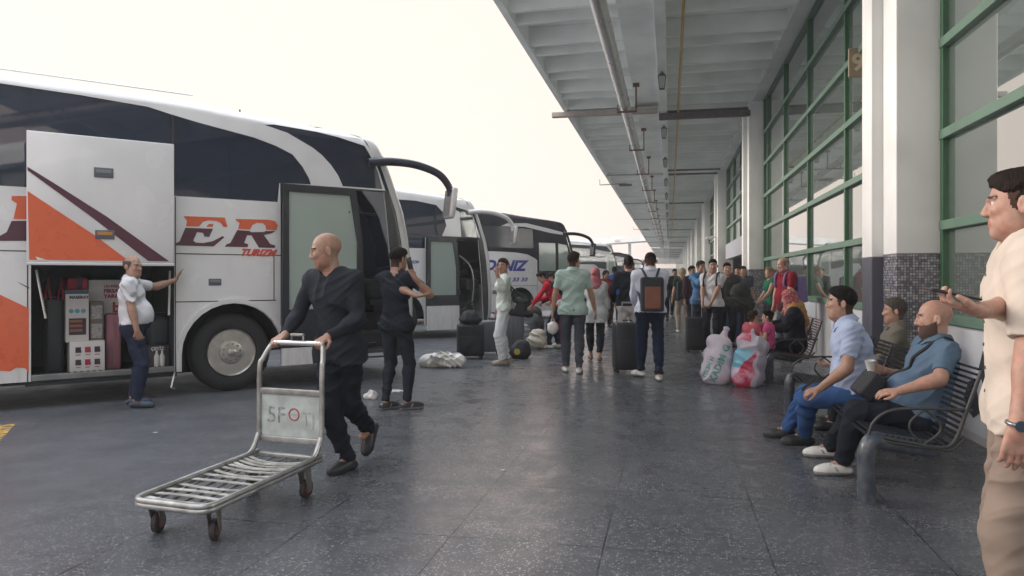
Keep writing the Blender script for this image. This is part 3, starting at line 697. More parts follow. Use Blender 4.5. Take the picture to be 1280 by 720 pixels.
# interior floor, back wall and ceiling so the glass looks into a hall
mb = MB(); mb.b2((CW + 9, -14, 0), (CW + 9.3, 275, ZC)); mb.build('hall_wall', mat('hall_wall', (0.30, 0.32, 0.31), 0.8, var=0.15, vs=0.7), term)
mb = MB(); mb.b2((CW + 0.1, -14, -0.002), (CW + 9, 275, 0.02)); mb.build('hall_floor', mat('hall_floor', (0.12, 0.12, 0.125), 0.3), term)
mb = MB(); mb.b2((CW + 0.06, -14, ZC + 0.36), (CW + 9.3, 275, ZC + 0.7)); mb.build('roof', M_SOFF, term)
colm = None
def column_parts(y):
    c = MB(); c.b2((CA_, y, 1.652), (CW + 0.25, y + 0.45, ZC), 0.012); o = c.build('column', M_WHITE, term, smooth=30)
    d = MB(); d.b2((CA_, y, 0), (CW + 0.25, y + 0.45, 1.65), 0.01); d.build('tiled_base', M_MOS, o)
    d = MB(); d.b2((CB_, y + 0.452, 1.632), (CW + 0.25, y + 0.84, ZC), 0.01); q = d.build('pilaster', M_WHITE, term, smooth=30)
    d = MB(); d.b2((CB_, y + 0.452, 0), (CW + 0.25, y + 0.84, 1.63), 0.01); d.build('dark_base', M_DADO, q)
    return o, q
c0, p0 = column_parts(Y1)
for k in range(-1, NCOL - 1):
    if k == 0: continue
    for t in (c0, p0):
        c = copy_tree(t, term); c.location = (0, k * BAY, 0)
TZ = [1.03, 1.92, 2.79, 3.67, 4.55, 5.42, ZC]
def bay(y0, y1, door=False):
    mull = [y0 + 0.03, y0 + 3.15, y0 + 6.2, y0 + 9.15, y0 + 12.1, y1 - 0.03]
    if y0 < 0: mull = [y0 + 0.03, y0 + 3.0, y0 + 6.0, y0 + 9.15, y1 - 0.03]
    zb = 2.79 if door else 1.03
    fr = bpy.data.objects.new('window', None); COL.objects.link(fr); fr.parent = term
    for y in mull: f = MB(); f.b2((CW - 0.05, y - 0.035, zb), (CW + 0.05, y + 0.035, ZC), 0.006); f.build('mullion', M_GREEN, fr)
    for z in TZ:
        if z >= zb - 0.01: t = MB(); t.b2((CW - 0.062, y0, z - 0.045), (CW + 0.04, y1, z + 0.045), 0.006); t.build('transom', M_GREENL, fr)
    g = MB(); g.b2((CW + 0.006, y0, zb), (CW + 0.016, y1, ZC - 0.02)); g.build('glass', M_WGLASS, fr)
    if not door:
        g = MB(); g.b2((CW - 0.02, y0, 0), (CW + 0.12, y1, 0.984)); g.build('parapet', mat('parapet_panel', (0.42, 0.43, 0.45), 0.5, var=0.1, vs=2), fr)
bays = [(Y1 + k * BAY + 0.842, Y1 + (k + 1) * BAY - 0.002) for k in range(-2, NCOL - 1)]
for k, (a, b_) in enumerate(bays):
    if k < 9: bay(a, b_, door=(k == 3))
    else:
        f = MB(); f.b2((CW, a, 0), (CW + 0.1, b_, ZC)); f.build('far_glazing', mat('far_glazing', (0.14, 0.18, 0.17), 0.15), term)
mb = MB(); mb.b2((CW - 0.35, Y1 - BAY * 1.5, ZC + 0.004), (CW + 0.3, Y1 + BAY * 17, ZC + 0.355)); mb.build('wall_beam', M_WHITE, term)
# entrance hood in the third bay
hood = MB(); hy = Y1 + BAY + 1.6
hood.b2((CW - 0.38, hy + 1.0, 2.15), (CW - 0.05, hy + 8, 2.75), 0.02)
hood.build('entrance_hood', mat('grey_metal', (0.27, 0.28, 0.32), 0.5, var=0.08), term)

can = empty('platform_canopy', (0, 0, 0), 0, 'long pale concrete canopy with thin cross ribs over the platform', 'canopy')
XE = -3.05; YE = 258.0
mb = MB(); mb.b2((XE, 1.0, ZC - 0.03), (XE + 0.14, YE, ZC + 0.50), 0.01); mb.build('edge_beam', M_SOFF, can)
mb = MB(); mb.b2((XE + 0.14, 1.0, ZC + 0.36), (CW + 0.06, YE, ZC + 0.52)); mb.build('deck', M_SOFF, can)
mb = MB(); mb.b2((-0.28, 1.0, ZC - 0.22), (-0.07, YE, ZC + 0.36), 0.01); mb.build('middle_beam', M_SOFF, can)
mb = MB(); mb.b2((-0.95, 1.0, ZC + 0.06), (-0.281, YE, ZC + 0.359)); mb.build('flat_soffit', M_SOFF, can)
def ribs(y0, y1, kind=None):
    y = y0; c = MB()
    while y < y1:
        for q in (0.0, 0.70):
            for (a, b_) in ((XE + 0.141, -0.951), (-0.069, CW - 0.351)):
                c.add([(a, y + q, ZC), (b_, y + q, ZC), (b_, y + q + 0.11, ZC), (a, y + q + 0.11, ZC), (a, y + q - 0.05, ZC + .359), (b_, y + q - 0.05, ZC + .359), (b_, y + q + 0.16, ZC + .359), (a, y + q + 0.16, ZC + .359)],
                      [(0, 3, 2, 1), (0, 1, 5, 4), (2, 3, 7, 6), (0, 4, 7, 3), (1, 2, 6, 5)])
        y += 2.05
    return c.build('ribbed_slab', M_SOFF, can)
y = 13.35 - 2.05 * 6
while y < YE - 3: ribs(y, y + 13.0); y += 2.05 * 7
M_PIPE = mat('galvanised_pipe', (0.52, 0.51, 0.50), 0.32, metal=0.75, var=0.15, vs=3)
M_RUST = mat('rusty_bracket', (0.12, 0.045, 0.035), 0.7, var=0.25, vs=20)
M_BEAMD = mat('dark_steel', (0.10, 0.085, 0.10), 0.6, var=0.3, vs=6)
M_BEIGE = mat('beige_trunking', (0.38, 0.34, 0.31), 0.6, var=0.15, vs=5)
# cross girders at each column line
for k in range(0, 12):
    yy = Y1 + BAY * (k + 1) + 0.1
    g = empty('cross_trunking', (0, yy, 0), 0, 'beige and dark cable trunking crossing under the canopy near the second column', 'trunking')
    if k:
        g['label'] = 'thin dark conduit crossing under the canopy at a distant column line'; g['group'] = 'thin conduits crossing under the canopy'
        c = MB(); c.tube([(XE + 0.1, 0, ZC - 0.06), (-0.3, 0, ZC - 0.06)], 0.04, 8); c.build('pale_conduit', M_BEIGE, g)
        c = MB(); c.tube([(-0.06, 0, ZC - 0.10), (CW - 0.4, 0, ZC - 0.10)], 0.045, 8); c.build('dark_conduit', M_BEAMD, g); continue
    c = MB(); c.b2((XE - 0.35, -0.12, ZC - 0.20), (-0.35, 0.08, ZC - 0.05), 0.02); c.build('pale_trunking', M_BEIGE, g)
    c = MB(); c.b2((XE - 0.1, 0.10, ZC - 0.12), (-0.35, 0.26, ZC + 0.0), 0.02); c.build('dark_trunking', M_BEAMD, g)
    c = MB(); c.b2((-0.3, -0.16, ZC - 0.42), (CW - 0.4, 0.0, ZC - 0.24), 0.03); c.build('lower_trunking', M_BEAMD, g)
    c = MB(); c.tube([(-0.3, 0.08, ZC - 0.17), (CW - 0.4, 0.08, ZC - 0.17)], 0.05); c.build('dark_pipe', M_BEAMD, g)
# big pipe with hangers
pg = empty('ventilation_pipe', (0, 0, 0), 0, 'big round galvanised pipe running lengthwise under the canopy', 'pipe')
PX, PZ = -1.12, ZC - 0.50
c = MB(); c.tube([(PX, 1.0, PZ), (PX, 60, PZ), (PX, YE, PZ)], 0.135, 20); c.build('pipe', M_PIPE, pg, smooth=40)
for k in range(16):
    yy = 19.2 + k * 5.85; c = MB()
    c.b2((PX + 0.26, yy - 0.02, PZ - 0.17), (PX + 0.30, yy + 0.02, ZC + 0.35)); c.b2((PX + 0.2, yy - 0.06, ZC - 0.02), (PX + 0.36, yy + 0.06, ZC + 0.1)); c.b2((PX - 0.2, yy - 0.025, PZ - 0.18), (PX + 0.3, yy + 0.025, PZ - 0.137)); c.b2((PX - 0.2, yy - 0.025, PZ - 0.18), (PX - 0.17, yy + 0.025, PZ + 0.03))
    c.build('hanger', M_RUST, pg)
c = MB(); pts = [(0.24, y_, ZC - 0.16 - 0.03 * math.sin(y_ * 0.9)) for y_ in np.arange(5, 95, 1.5)]
c.tube(pts, 0.032, 8); tag(c.build('yellow_conduit', mat('yellow_conduit', (0.50, 0.30, 0.10), 0.5, var=0.15), None, smooth=40), 'thin yellow conduit running along under the ribbed slab', 'conduit')
# lanterns on the middle beam
def lantern():
    g = empty('lantern', (0, 0, 0), 0, None, 'lantern', 'lanterns under the middle beam')
    c = MB(); c.add([(x * s_, y * s_, z) for z, s_ in ((-0.50, 0.07), (-0.14, 0.11)) for x, y in ((-1, -1), (1, -1), (1, 1), (-1, 1))], [(0, 1, 2, 3), (4, 5, 6, 7), (0, 1, 5, 4), (1, 2, 6, 5), (2, 3, 7, 6), (3, 0, 4, 7)])
    c.build('lantern_glass', mat('lantern_glass', (0.35, 0.38, 0.40), 0.3), g)
    c = MB()
    for x, y in ((-1, -1), (1, -1), (1, 1), (-1, 1)): c.tube([(x * 0.073, y * 0.073, -0.51), (x * 0.112, y * 0.112, -0.13)], 0.010, 6)
    for (za, s1, zb, s2) in ((-0.52, 0.075, -0.50, 0.08), (-0.14, 0.125, -0.115, 0.125), (-0.115, 0.12, -0.02, 0.03)):
        c.add([(x * s_, y * s_, z) for z, s_ in ((za, s1), (zb, s2)) for x, y in ((-1, -1), (1, -1), (1, 1), (-1, 1))], [(0, 1, 2, 3), (4, 5, 6, 7), (0, 1, 5, 4), (1, 2, 6, 5), (2, 3, 7, 6), (3, 0, 4, 7)])
    c.tube([(0, 0, -0.03), (0, 0, 0.03)], 0.03, 8); c.build('lantern_cage', mat('grey_iron', (0.07, 0.075, 0.08), 0.5), g); return g
l0 = lantern()
for k in range(12):
    g = l0 if k == 0 else copy_tree(l0); g.location = (-0.17, 17.2 + 6.1 * k, ZC - 0.235); g.scale = (0.75, 0.75, 0.75)
    g['label'] = 'grey glass lantern hanging from the middle beam, nearest to the camera' if k == 0 else 'second grey lantern along the middle beam' if k == 1 else 'small distant grey lantern hanging from the middle beam'
    if k == 0: first_lantern = g
    if k == 1: second_lantern = g
for g in (first_lantern, second_lantern):
    pass
# floodlights on arms past the canopy edge
for k, (yy, lb) in enumerate(((38.5, 'floodlight arm sticking out past the canopy edge'), (75.0, 'tiny far floodlight arm past the canopy edge'))):
    g = empty('floodlight', (XE, yy, ZC - 0.1), 0, lb, 'floodlight')
    c = MB(); c.tube([(-0.5, 0, 0), (0.9, 0, 0.02)], 0.035, 8); c.tube([(-0.5, 0, 0), (-0.5, 0, 0.28)], 0.03, 8); c.build('arm', M_BEIGE, g)
    c = MB(); c.b2((0.5, -0.14, -0.1), (1.15, 0.14, 0.0), 0.03); c.build('lamp_head', M_BEAMD, g)
g = MB(); g.tube([(-0.07, 34.0, ZC - 0.1), (CW - 0.4, 34.0, ZC - 0.1)], 0.04, 8); tag(g.build('cross_rod', M_BEAMD, None, smooth=40), 'thin dark rod spanning from middle beam to the third column', 'rod')
g = empty('wall_camera', (CA_ - 0.02, Y1 + BAY * 2 + 0.2, 3.3), 0, 'small white camera on the third column', 'camera')
c = MB(); c.tube([(0, 0, 0), (-0.25, 0, 0.03)], 0.03, 8); c.b2((-0.5, -0.08, -0.12), (-0.2, 0.08, 0.02), 0.03); c.build('camera_body', M_WHITE, g)
c = MB(); c.tube([(-0.35, 0, -0.12), (-0.35, 0, -0.3)], 0.05, 10); c.build('lens', M_BEAMD, g)
# platform number sign near the first window's end
g = empty('number_sign', (CW - 0.20, Y1 + 3.0, 4.35), 0, 'small beige square sign with a 9 on the green window', 'sign')
sp_ = at(1073, 78, 10.2); g.location = sp_
c = MB(); c.b2((-0.13, -0.02, -0.2), (0.13, 0.02, 0.2), 0.01); c.build('panel', mat('sign_beige', (0.30, 0.24, 0.16), 0.5), g)
text('numeral', '9', 0.32, mat('sign_cream', (0.6, 0.5, 0.35), 0.5), g, basis((-0.09, -0.024, -0.11), (1, 0, 0), (0, 0, 1)), bold=0.01)
# posters on the parapets
def poster(y0, y1, seed, label):
    r_ = random.Random(seed); g = empty('poster', (CW - 0.026, (y0 + y1) / 2, 0.52), 0, label, 'poster'); h_ = (y1 - y0) / 2
    c = MB(); c.b2((-0.008, -h_, -0.44), (0.0, h_, 0.44)); c.build('sheet', mat('poster_white', (0.52, 0.55, 0.60), 0.5, var=0.05), g)
    c = MB()
    for i in range(9):
        y_ = -h_ * 0.85 + (i + 0.5) * h_ * 1.7 / 9; z_ = r_.uniform(-0.25, 0.2); n = 7
        c.prism([(y_ + r_.uniform(0.06, 0.22) * math.cos(2 * math.pi * k / n) * h_ * 0.7, z_ + r_.uniform(0.07, 0.22) * math.sin(2 * math.pi * k / n)) for k in range(n)], -0.004, (-0.009, 0, 0), ((0, 1, 0), (0, 0, 1), (1, 0, 0)))
    c.build('silhouettes', mat('poster_black', (0.03, 0.035, 0.045), 0.5), g)
poster(Y1 + 1.4, Y1 + 5.0, 3, 'white poster with dark figures below the green window'); poster(Y1 - 3.2, Y1 - 0.4, 5, 'white poster with dark shapes behind the blue shirted man')
poster(Y1 + 6.3, Y1 + 10.2, 8, 'white poster with dark shapes near the far bench')
# distant things beyond the buses
g = empty('far_canopy', (0, 0, 0), 0, 'pale flat roof on thin posts crossing far behind the buses', 'canopy')
p1, p2 = at(690, 302, 110), at(832, 291, 100)
c = MB(); d_ = (p2 - p1); c.tube([p1, p2], 0.01, 4); c = MB()
n_ = Vector((-d_.y, d_.x, 0)).normalized() * 3
c.add([p1, p2, p2 + n_, p1 + n_] + [q + Vector((0, 0, -0.9)) for q in (p1, p2, p2 + n_, p1 + n_)], [(0, 1, 2, 3), (4, 5, 6, 7), (0, 1, 5, 4), (1, 2, 6, 5), (2, 3, 7, 6), (3, 0, 4, 7)]); c.build('roof', M_WHITE, g)
for u in (763, 787):
    q = gd(u, 106); c = MB(); c.tube([q, q + Vector((0, 0, 6.3))], 0.22, 8); c.build('post', M_WHITE, g)
for u, v in ((776, 299), (802, 297)):
    q = at(u, v, 104); c = MB(); c.b2(q - Vector((0.9, 0.3, 0.25)), q + Vector((0.9, 0.3, 0.1)), 0.05); c.build('lamp', M_SOFF, g)
q = gd(812, 118); g = empty('kiosk', q, 0, 'low distant white building with a red fascia board', 'kiosk')
c = MB(); c.b2((-5, 0, 0), (5, 4, 2.9)); c.build('wall', M_WHITE, g); c = MB(); c.b2((-0.7, -0.3, 2.1), (0.9, -0.003, 3.0), 0.05); c.build('fascia', mat('red_sign', (0.5, 0.03, 0.04), 0.5), g)
c = MB(); c.b2((-6, -0.3, 3.7), (8, 4, 4.4), 0.05); c.build('roof', M_SOFF, g)
q = gd(837, 262); g = MB(); g.b2(q + Vector((-14, 0, 0)), q + Vector((9, 2, 3.2))); tag(g.build('distant_building', M_WHITE, None), 'low pale building closing the far end of the platform', 'building')

hz = MB(); hz.b2((-60, -25, -1.0), (30, 320, 9.0)); hz = hz.build('haze', None, None); tag(hz, kind='stuff')
m = bpy.data.materials.new('haze_air'); m.use_nodes = True; nt = m.node_tree; nt.nodes.remove(nt.nodes['Principled BSDF']); v = nt.nodes.new('ShaderNodeVolumePrincipled')
v.inputs['Color'].default_value = (0.9, 0.92, 0.95, 1); v.inputs['Density'].default_value = 0.0024; v.inputs['Anisotropy'].default_value = 0.2; nt.links.new(v.outputs[0], nt.nodes['Material Output'].inputs['Volume']); hz.data.materials.append(m)
# ------------------------------------------------------------------ coaches
BUSANG = 54.6
def lerp(tab, x):
    if x <= tab[0][0]: return tab[0][1]
    for (a, fa), (b, fb) in zip(tab, tab[1:]):
        if x <= b: return fa + (fb - fa) * (x - a) / (b - a)
    return tab[-1][1]
class Bus:
    W = 2.52; CORN = 0.30
    def __init__(s, D0, L0, name, label, H=0.0, group='parked coaches in a row'):
        a = R(BUSANG); s.D0, s.L0 = D0, L0; s.dH = H
        p = CF * D0 + CR * L0; ax = CF * math.cos(a) + CR * math.sin(a)
        s.root = empty(name, (p.x, p.y, 0), math.atan2(ax.y, ax.x), label, 'coach', group)
        s.topt = [(-9.8, 3.66), (-2.4, 3.66), (-0.5, 3.62), (0.2, 3.55), (1.45, 3.46), (2.0, 3.40), (2.3, 3.3)]
        s.noset = [(0.3, 2.55), (0.6, 2.62), (1.2, 2.62), (1.9, 2.56), (2.34, 2.47), (2.89, 2.29), (3.25, 2.15), (3.46, 2.02)]
        s.bev = 0.16
    def top(s, x): return lerp(s.topt, x) + s.dH
    def nose(s, z): return lerp(s.noset, z - s.dH * 0.8)
    def S(s, u, v, y=0.0):
        "photo pixel -> (s, z) on the side plane (y metres outwards)"
        k = (u - 640) / F_PX; c, sn = math.cos(R(BUSANG)), math.sin(R(BUSANG))
        D0 = s.D0 - sn * y; L0 = s.L0 + c * y
        x = (k * D0 - L0) / (sn - k * c); return (x, CH + (VY - v) * (D0 + x * c) / F_PX)
    def off(s, x, z):
        o = 0.0
        if z > 2.39: o += 0.085 * (z - 2.39)
        t = s.top(x); r = s.bev
        if z > t - r: q = min(1, (z - (t - r)) / r); o += r * 1.6 * (1 - math.sqrt(max(0, 1 - q * q)))
        return o
    def panel(s, name, poly, m, d=0.0, th=0.02, holes=(), left=False, parent=None, curved=True):
        "sheet following the side, d metres proud of it, th thick"
        loops = [poly] + list(holes); pts = [p for l in loops for p in l]
        tri = geometry.tessellate_polygon([[Vector((p[0], p[1], 0)) for p in l] for l in loops])
        bm = bmesh.new(); vs = [bm.verts.new((p[0], 0, p[1])) for p in pts]
        for t in tri:
            try: bm.faces.new([vs[i] for i in t])
            except ValueError: pass
        if curved and max(p[1] for p in poly) > 2.39:
            for z in [2.39] + [2.75, 3.1]:
                bmesh.ops.bisect_plane(bm, geom=bm.verts[:] + bm.edges[:] + bm.faces[:], plane_co=(0, 0, z), plane_no=(0, 0, 1))
            for q in (0.16, 0.13, 0.10, 0.075, 0.05, 0.025):
                bmesh.ops.bisect_plane(bm, geom=bm.verts[:] + bm.edges[:] + bm.faces[:], plane_co=(0, 0, 3.6 - q), plane_no=(0.0, 0, 1))
            x0 = min(p[0] for p in poly); x1 = max(p[0] for p in poly); x = x0
            while x < x1:
                bmesh.ops.bisect_plane(bm, geom=bm.verts[:] + bm.edges[:] + bm.faces[:], plane_co=(x, 0, 0), plane_no=(1, 0, 0)); x += 0.25 if x > -3 else 1.0
        bmesh.ops.recalc_face_normals(bm, faces=bm.faces)
        base = bm.faces[:]; bv = bm.verts[:]
        r_ = bmesh.ops.extrude_face_region(bm, geom=base[:]); nv = [g for g in r_['geom'] if isinstance(g, bmesh.types.BMVert)]
        nvs = set(nv)
        for v in bm.verts:
            o = s.off(v.co.x, v.co.z) if curved else 0.0
            v.co.y = o - d + (th if v in nvs else 0.0)
        if left:
            for v in bm.verts: v.co.y = s.W - v.co.y
        bmesh.ops.recalc_face_normals(bm, faces=bm.faces)
        me = bpy.data.meshes.new(name); bm.to_mesh(me); bm.free()
        me.polygons.foreach_set('use_smooth', [True] * len(me.polygons)); me.set_sharp_from_angle(angle=R(30))
        return link(name, me, m, parent or s.root)
    def arch(s, x0, r=0.6, z0=0.5, n=14):
        return [(x0 - r, 0.3)] + [(x0 - r * math.cos(math.pi * k / n), z0 + r * math.sin(math.pi * k / n)) for k in range(n + 1)] + [(x0 + r, 0.3)]
    def outline(s, zmax=None):
        n = lambda z: (s.nose(z) - s.CORN, z)
        top = [(x, s.top(x) - 0.0) for x in (1.72, 1.45, 0.8, 0.2, -0.5, -1.4, -2.4, -5, -9.6)]
        return [(-9.6, 0.35)] + s.arch(-5.9) + s.arch(0.0) + [n(0.3), n(0.6), n(1.2), n(1.9), n(2.34), n(2.6), n(2.89), n(3.2 + s.dH), n(3.36 + s.dH)] + top
    def shell(s, body, lower_front, rear=True):
        # roof
        mb = MB(); xs = [-9.6, -7, -5, -3.5, -2.4, -1.4, -0.5, 0.2, 0.8, 1.45, 1.72]; W = s.W; rows = []
        for x in xs:
            y0 = s.off(x, s.top(x)) - 0.004; row = []
            for k in range(11):
                t = k / 10; y = y0 + (W - 2 * y0) * t; row.append((x, y, s.top(x) - 0.002 + 0.05 * math.sin(math.pi * t)))
            rows.append(row)
        vs = [p for r_ in rows for p in r_]; fs = [(i * 11 + k, i * 11 + k + 1, (i + 1) * 11 + k + 1, (i + 1) * 11 + k) for i in range(len(rows) - 1) for k in range(10)]
        mb.add(vs, fs); mb.build('roof', body, s.root, smooth=60)
        # front shell
        def front(name, zs, m, d=0.0):
            mb = MB(); rows = []
            for z in zs:
                n = s.nose(z) + d; c = s.CORN; row = []; o = s.off(n - c, z)
                for k in range(9):
                    a = math.pi / 2 * k / 8; row.append((n - c + c * math.sin(a) - 0.0, o + 0.42 * (1 - math.cos(a)) - d * 0.6, z))
                full = row + [(n + 0.05, W / 2, z)] + [(p[0], W - p[1], p[2]) for p in reversed(row)]
                rows.append(full)
            m_ = len(rows[0]); vs = [p for r_ in rows for p in r_]
            fs = [(i * m_ + k, i * m_ + k + 1, (i + 1) * m_ + k + 1, (i + 1) * m_ + k) for i in range(len(rows) - 1) for k in range(m_ - 1)]
            mb.add(vs, fs); return mb.build(name, m, s.root, smooth=50)
        front('front_panel', [0.3, 0.5, 0.8, 1.1, 1.25], lower_front)
        front('windscreen', [1.25, 1.5, 1.9, 2.2, 2.34, 2.6, 2.89, 3.1 + s.dH], M_BGLASS)
        front('front_cap', [3.1 + s.dH, 3.2 + s.dH, 3.3 + s.dH, 3.37 + s.dH], body)
        z = 3.37 + s.dH; n = s.nose(z); o = s.off(n - s.CORN, z); rows = []
        for q, (dx, dy, dz) in enumerate(((0, 0, 0), (0.05, 0.03, 0.025), (0.16, 0.08, 0.05), (0.42, 0.10, 0.075), (0.8, 0.0, 0.09))):
            row = []
            for k in range(9):
                a = math.pi / 2 * k / 8; row.append((n - dx - s.CORN + s.CORN * math.sin(a), o + dy + 0.42 * (1 - math.cos(a)), z + dz))
            rows.append(row + [(n - dx + 0.05, s.W / 2, z + dz)] + [(p[0], s.W - p[1], p[2]) for p in reversed(row)])
        m_ = len(rows[0]); mb = MB(); mb.add([p for r_ in rows for p in r_], [(i * m_ + k, i * m_ + k + 1, (i + 1) * m_ + k + 1, (i + 1) * m_ + k) for i in range(len(rows) - 1) for k in range(m_ - 1)]); mb.build('roof_brow', body, s.root, smooth=60)
        mb = MB(); mb.b2((-9.62, 0.06, 0.4), (-9.58, W - 0.06, 3.6 + s.dH)); mb.build('rear_wall', body, s.root)
        # pillar trim beside the windscreen
        zs = [0.45 + (3.15 + s.dH - 0.45) * k / 20 for k in range(21)]
        mb = MB(); rows = []
        for z in zs:
            row = []
            for k in range(7):
                a = math.radians(9 + 69 * k / 6); row.append((s.nose(z) - s.CORN + (s.CORN + 0.014) * math.sin(a), s.off(s.nose(z) - s.CORN, z) + 0.42 - 0.434 * math.cos(a), z))
            rows.append(row)
        mb.add([p for r_ in rows for p in r_], [(i * 7 + k, i * 7 + k + 1, i * 7 + k + 8, i * 7 + k + 7) for i in range(20) for k in range(6)]); mb.build('windscreen_trim', body, s.root, smooth=60)
    def insides(s, bay=True, door=(1.42, 2.3)):
        mb = MB(); W = s.W
        mb.b2((-9.5, 0.06, 1.62), (1.15, W - 0.06, 1.68)); mb.b2((-9.5, 0.1, 0.30), (-6.7, W - 0.1, 0.36)); mb.b2((-5.1, 0.08, 0.26), (-0.75, W - 0.1, 0.30)); mb.b2((-0.62, 0.75, 0.42), (1.1, W - 0.2, 1.6))
        mb.b2((1.15, 0.9, 0.55), (2.3, W - 0.1, 1.0)); mb.build('chassis_floor', M_BDARK, s.root)
        mb = MB()
        x0, x1 = door
        for k in range(4): mb.b2((x0 + 0.02, 0.12 + 0.26 * k, 0.36 + 0.24 * k), (x1 - 0.05, 0.42 + 0.26 * k, 0.42 + 0.24 * k), 0.01); mb.b2((x0 + 0.02, 0.40 + 0.26 * k, 0.36 + 0.24 * k), (x1 - 0.05, 0.42 + 0.26 * k, 0.66 + 0.24 * k))
        mb.b2((x0 - 0.06, 0.1, 0.32), (x0, 1.2, 2.2)); mb.build('steps', mat('bus_step', (0.06, 0.062, 0.068), 0.6), s.root)
        mb = MB(); mb.box((2.2, W / 2 + 0.1, 1.25), (0.42, 1.9, 0.3), None, 0.08); mb.box((2.0, W - 0.75, 1.42), (0.3, 0.7, 0.22), None, 0.06); d = mb.build('dashboard', mat('dash', (0.045, 0.05, 0.055), 0.6), s.root, smooth=40)
        mb = MB(); mb.tube(arc((1.85, W - 0.75, 1.62), 0.23, 0, 2 * math.pi, 24, (0.35, 0, 0.94), (0, 1, 0))[:-1], 0.016, 8, closed=True)
        for k in range(3): a = k * 2.1; mb.tube([(1.85, W - 0.75, 1.62), (1.85 + 0.08 * math.cos(a), W - 0.75 + 0.22 * math.sin(a), 1.62 + 0.21 * math.cos(a))], 0.012, 6)
        mb.build('steering_wheel', M_BLACK, d, smooth=40)
        def seat(x, y, m):
            mb = MB(); mb.box((x, y, 2.02), (0.46, 0.44, 0.12), None, 0.05); mb.box((x - 0.26, y, 2.42), (0.14, 0.44, 0.75), Matrix.Rotation(R(-12), 3, 'Y'), 0.06); mb.box((x - 0.33, y, 2.82), (0.10, 0.28, 0.16), None, 0.05)
            return mb.build('seat', m, s.root, smooth=40)
        m = mat('seat_cloth', (0.10, 0.09, 0.12), 0.9, var=0.2)
        a = seat(-8.6, 0.38, m)
        for k in range(11):
            for j, y in enumerate((0.38, 0.86, 1.66, 2.14)):
                if k == 0 and j == 0: continue
                if k * 0.86 - 8.6 > 0.9: continue
                c = a.copy(); COL.objects.link(c); c.parent = s.root; c.location = (k * 0.86, y - 0.38, 0)
        mb = MB(); mb.box((1.35, W - 0.75, 1.30), (0.5, 0.5, 0.14), None, 0.05); mb.box((1.08, W - 0.75, 1.75), (0.14, 0.5, 0.85), Matrix.Rotation(R(-8), 3, 'Y'), 0.06); mb.build('driver_seat', m, s.root, smooth=40)
    def wheel(s, x, y=0.06):
        g = bpy.data.objects.new('wheel', None); COL.objects.link(g); g.parent = s.root; g.location = (x, y + 0.16, 0.487); g.empty_display_size = 0.1
        mb = MB(); pr = [(0.295, -0.10), (0.31, -0.135), (0.36, -0.15), (0.43, -0.145), (0.468, -0.12), (0.486, -0.09), (0.487, 0.09), (0.468, 0.12), (0.40, 0.15), (0.295, 0.12)]
        mb.lathe(pr, 48, (0, 0, 0), 'y'); mb.build('tyre', mat('tyre_rubber', (0.018, 0.020, 0.022), 0.75, var=0.2, vs=12), g, smooth=40)
        mb = MB(); mb.lathe([(0.298, -0.11), (0.292, -0.135), (0.278, -0.12), (0.262, -0.075), (0.20, -0.07), (0.155, -0.105), (0.14, -0.125), (0.09, -0.135), (0.055, -0.135)], 48, (0, 0, 0), 'y')
        mb.lathe([(0.055, -0.13), (0.052, -0.17), (0.03, -0.18), (0.0, -0.18)], 24, (0, 0, 0), 'y')
        mb.build('rim', mat('rim_metal', (0.55, 0.53, 0.50), 0.38, metal=0.85, var=0.15, vs=9), g, smooth=35)
        mb = MB()
        for k in range(8):
            a0 = 2 * math.pi * k / 8
            mb.prism([(0.232 + 0.022 * math.cos(t), 0.058 * math.sin(t)) for t in [2 * math.pi * q / 12 for q in range(12)]], 0.010, (0, -0.088, 0), ((math.cos(a0), 0, math.sin(a0)), (-math.sin(a0), 0, math.cos(a0)), (0, 1, 0)))
        mb.build('vent_hole', M_BLACK, g)
        mb = MB()
        for k in range(10):
            a0 = 2 * math.pi * k / 10 + 0.2; mb.lathe([(0.0, -0.155), (0.011, -0.155), (0.014, -0.12)], 8, (0.105 * math.cos(a0), 0, 0.105 * math.sin(a0)), 'y')
        mb.build('wheel_nut', mat('nut_metal', (0.35, 0.34, 0.33), 0.35, metal=0.9), g)
        return g
    def arch_lining(s, x0):
        mb = MB(); n = 14
        for k in range(n):
            a0, a1 = math.pi * k / n, math.pi * (k + 1) / n; r = 0.61
            mb.add([(x0 - r * math.cos(a0), 0.03, 0.5 + r * math.sin(a0)), (x0 - r * math.cos(a1), 0.03, 0.5 + r * math.sin(a1)), (x0 - r * math.cos(a1), 0.7, 0.5 + r * math.sin(a1)), (x0 - r * math.cos(a0), 0.7, 0.5 + r * math.sin(a0))], [(0, 1, 2, 3)])
        mb.b2((x0 - 0.62, 0.69, 0.2), (x0 + 0.62, 0.72, 1.12)); mb.build('wheel_housing', M_BDARK, s.root)
    def leaf(s, x0, x1, z0, z1, d, white_below, gm, body, split=1.1, halftop=None):
        g = bpy.data.objects.new('door', None); COL.objects.link(g); g.parent = s.root; g.location = (0, -d, 0); g.empty_display_size = 0.1
        slant = 0.10
        o = [(x0, z0), (x1, z0), (x1, z1 - 0.7), (x1 - slant, z1), (x0 + 0.02, z1)]
        hl = [(x0 + 0.09, split + 0.06), (x1 - 0.08, split + 0.06), (x1 - 0.08, z1 - 0.7), (x1 - slant - 0.08, z1 - 0.08), (x0 + 0.09, z1 - 0.08)]
        mb = MB(); hl2 = None
        lower = [(x0, z0), (x1, z0), (x1, split), (x0, split)]
        mb.prism([(x0, split), (x1, split), (x1, z1 - 0.7), (x1 - slant, z1), (x0 + 0.02, z1)], 0.045, (0, 0, 0), holes=[hl]); f = mb.build('door_frame', M_BLACK, g)
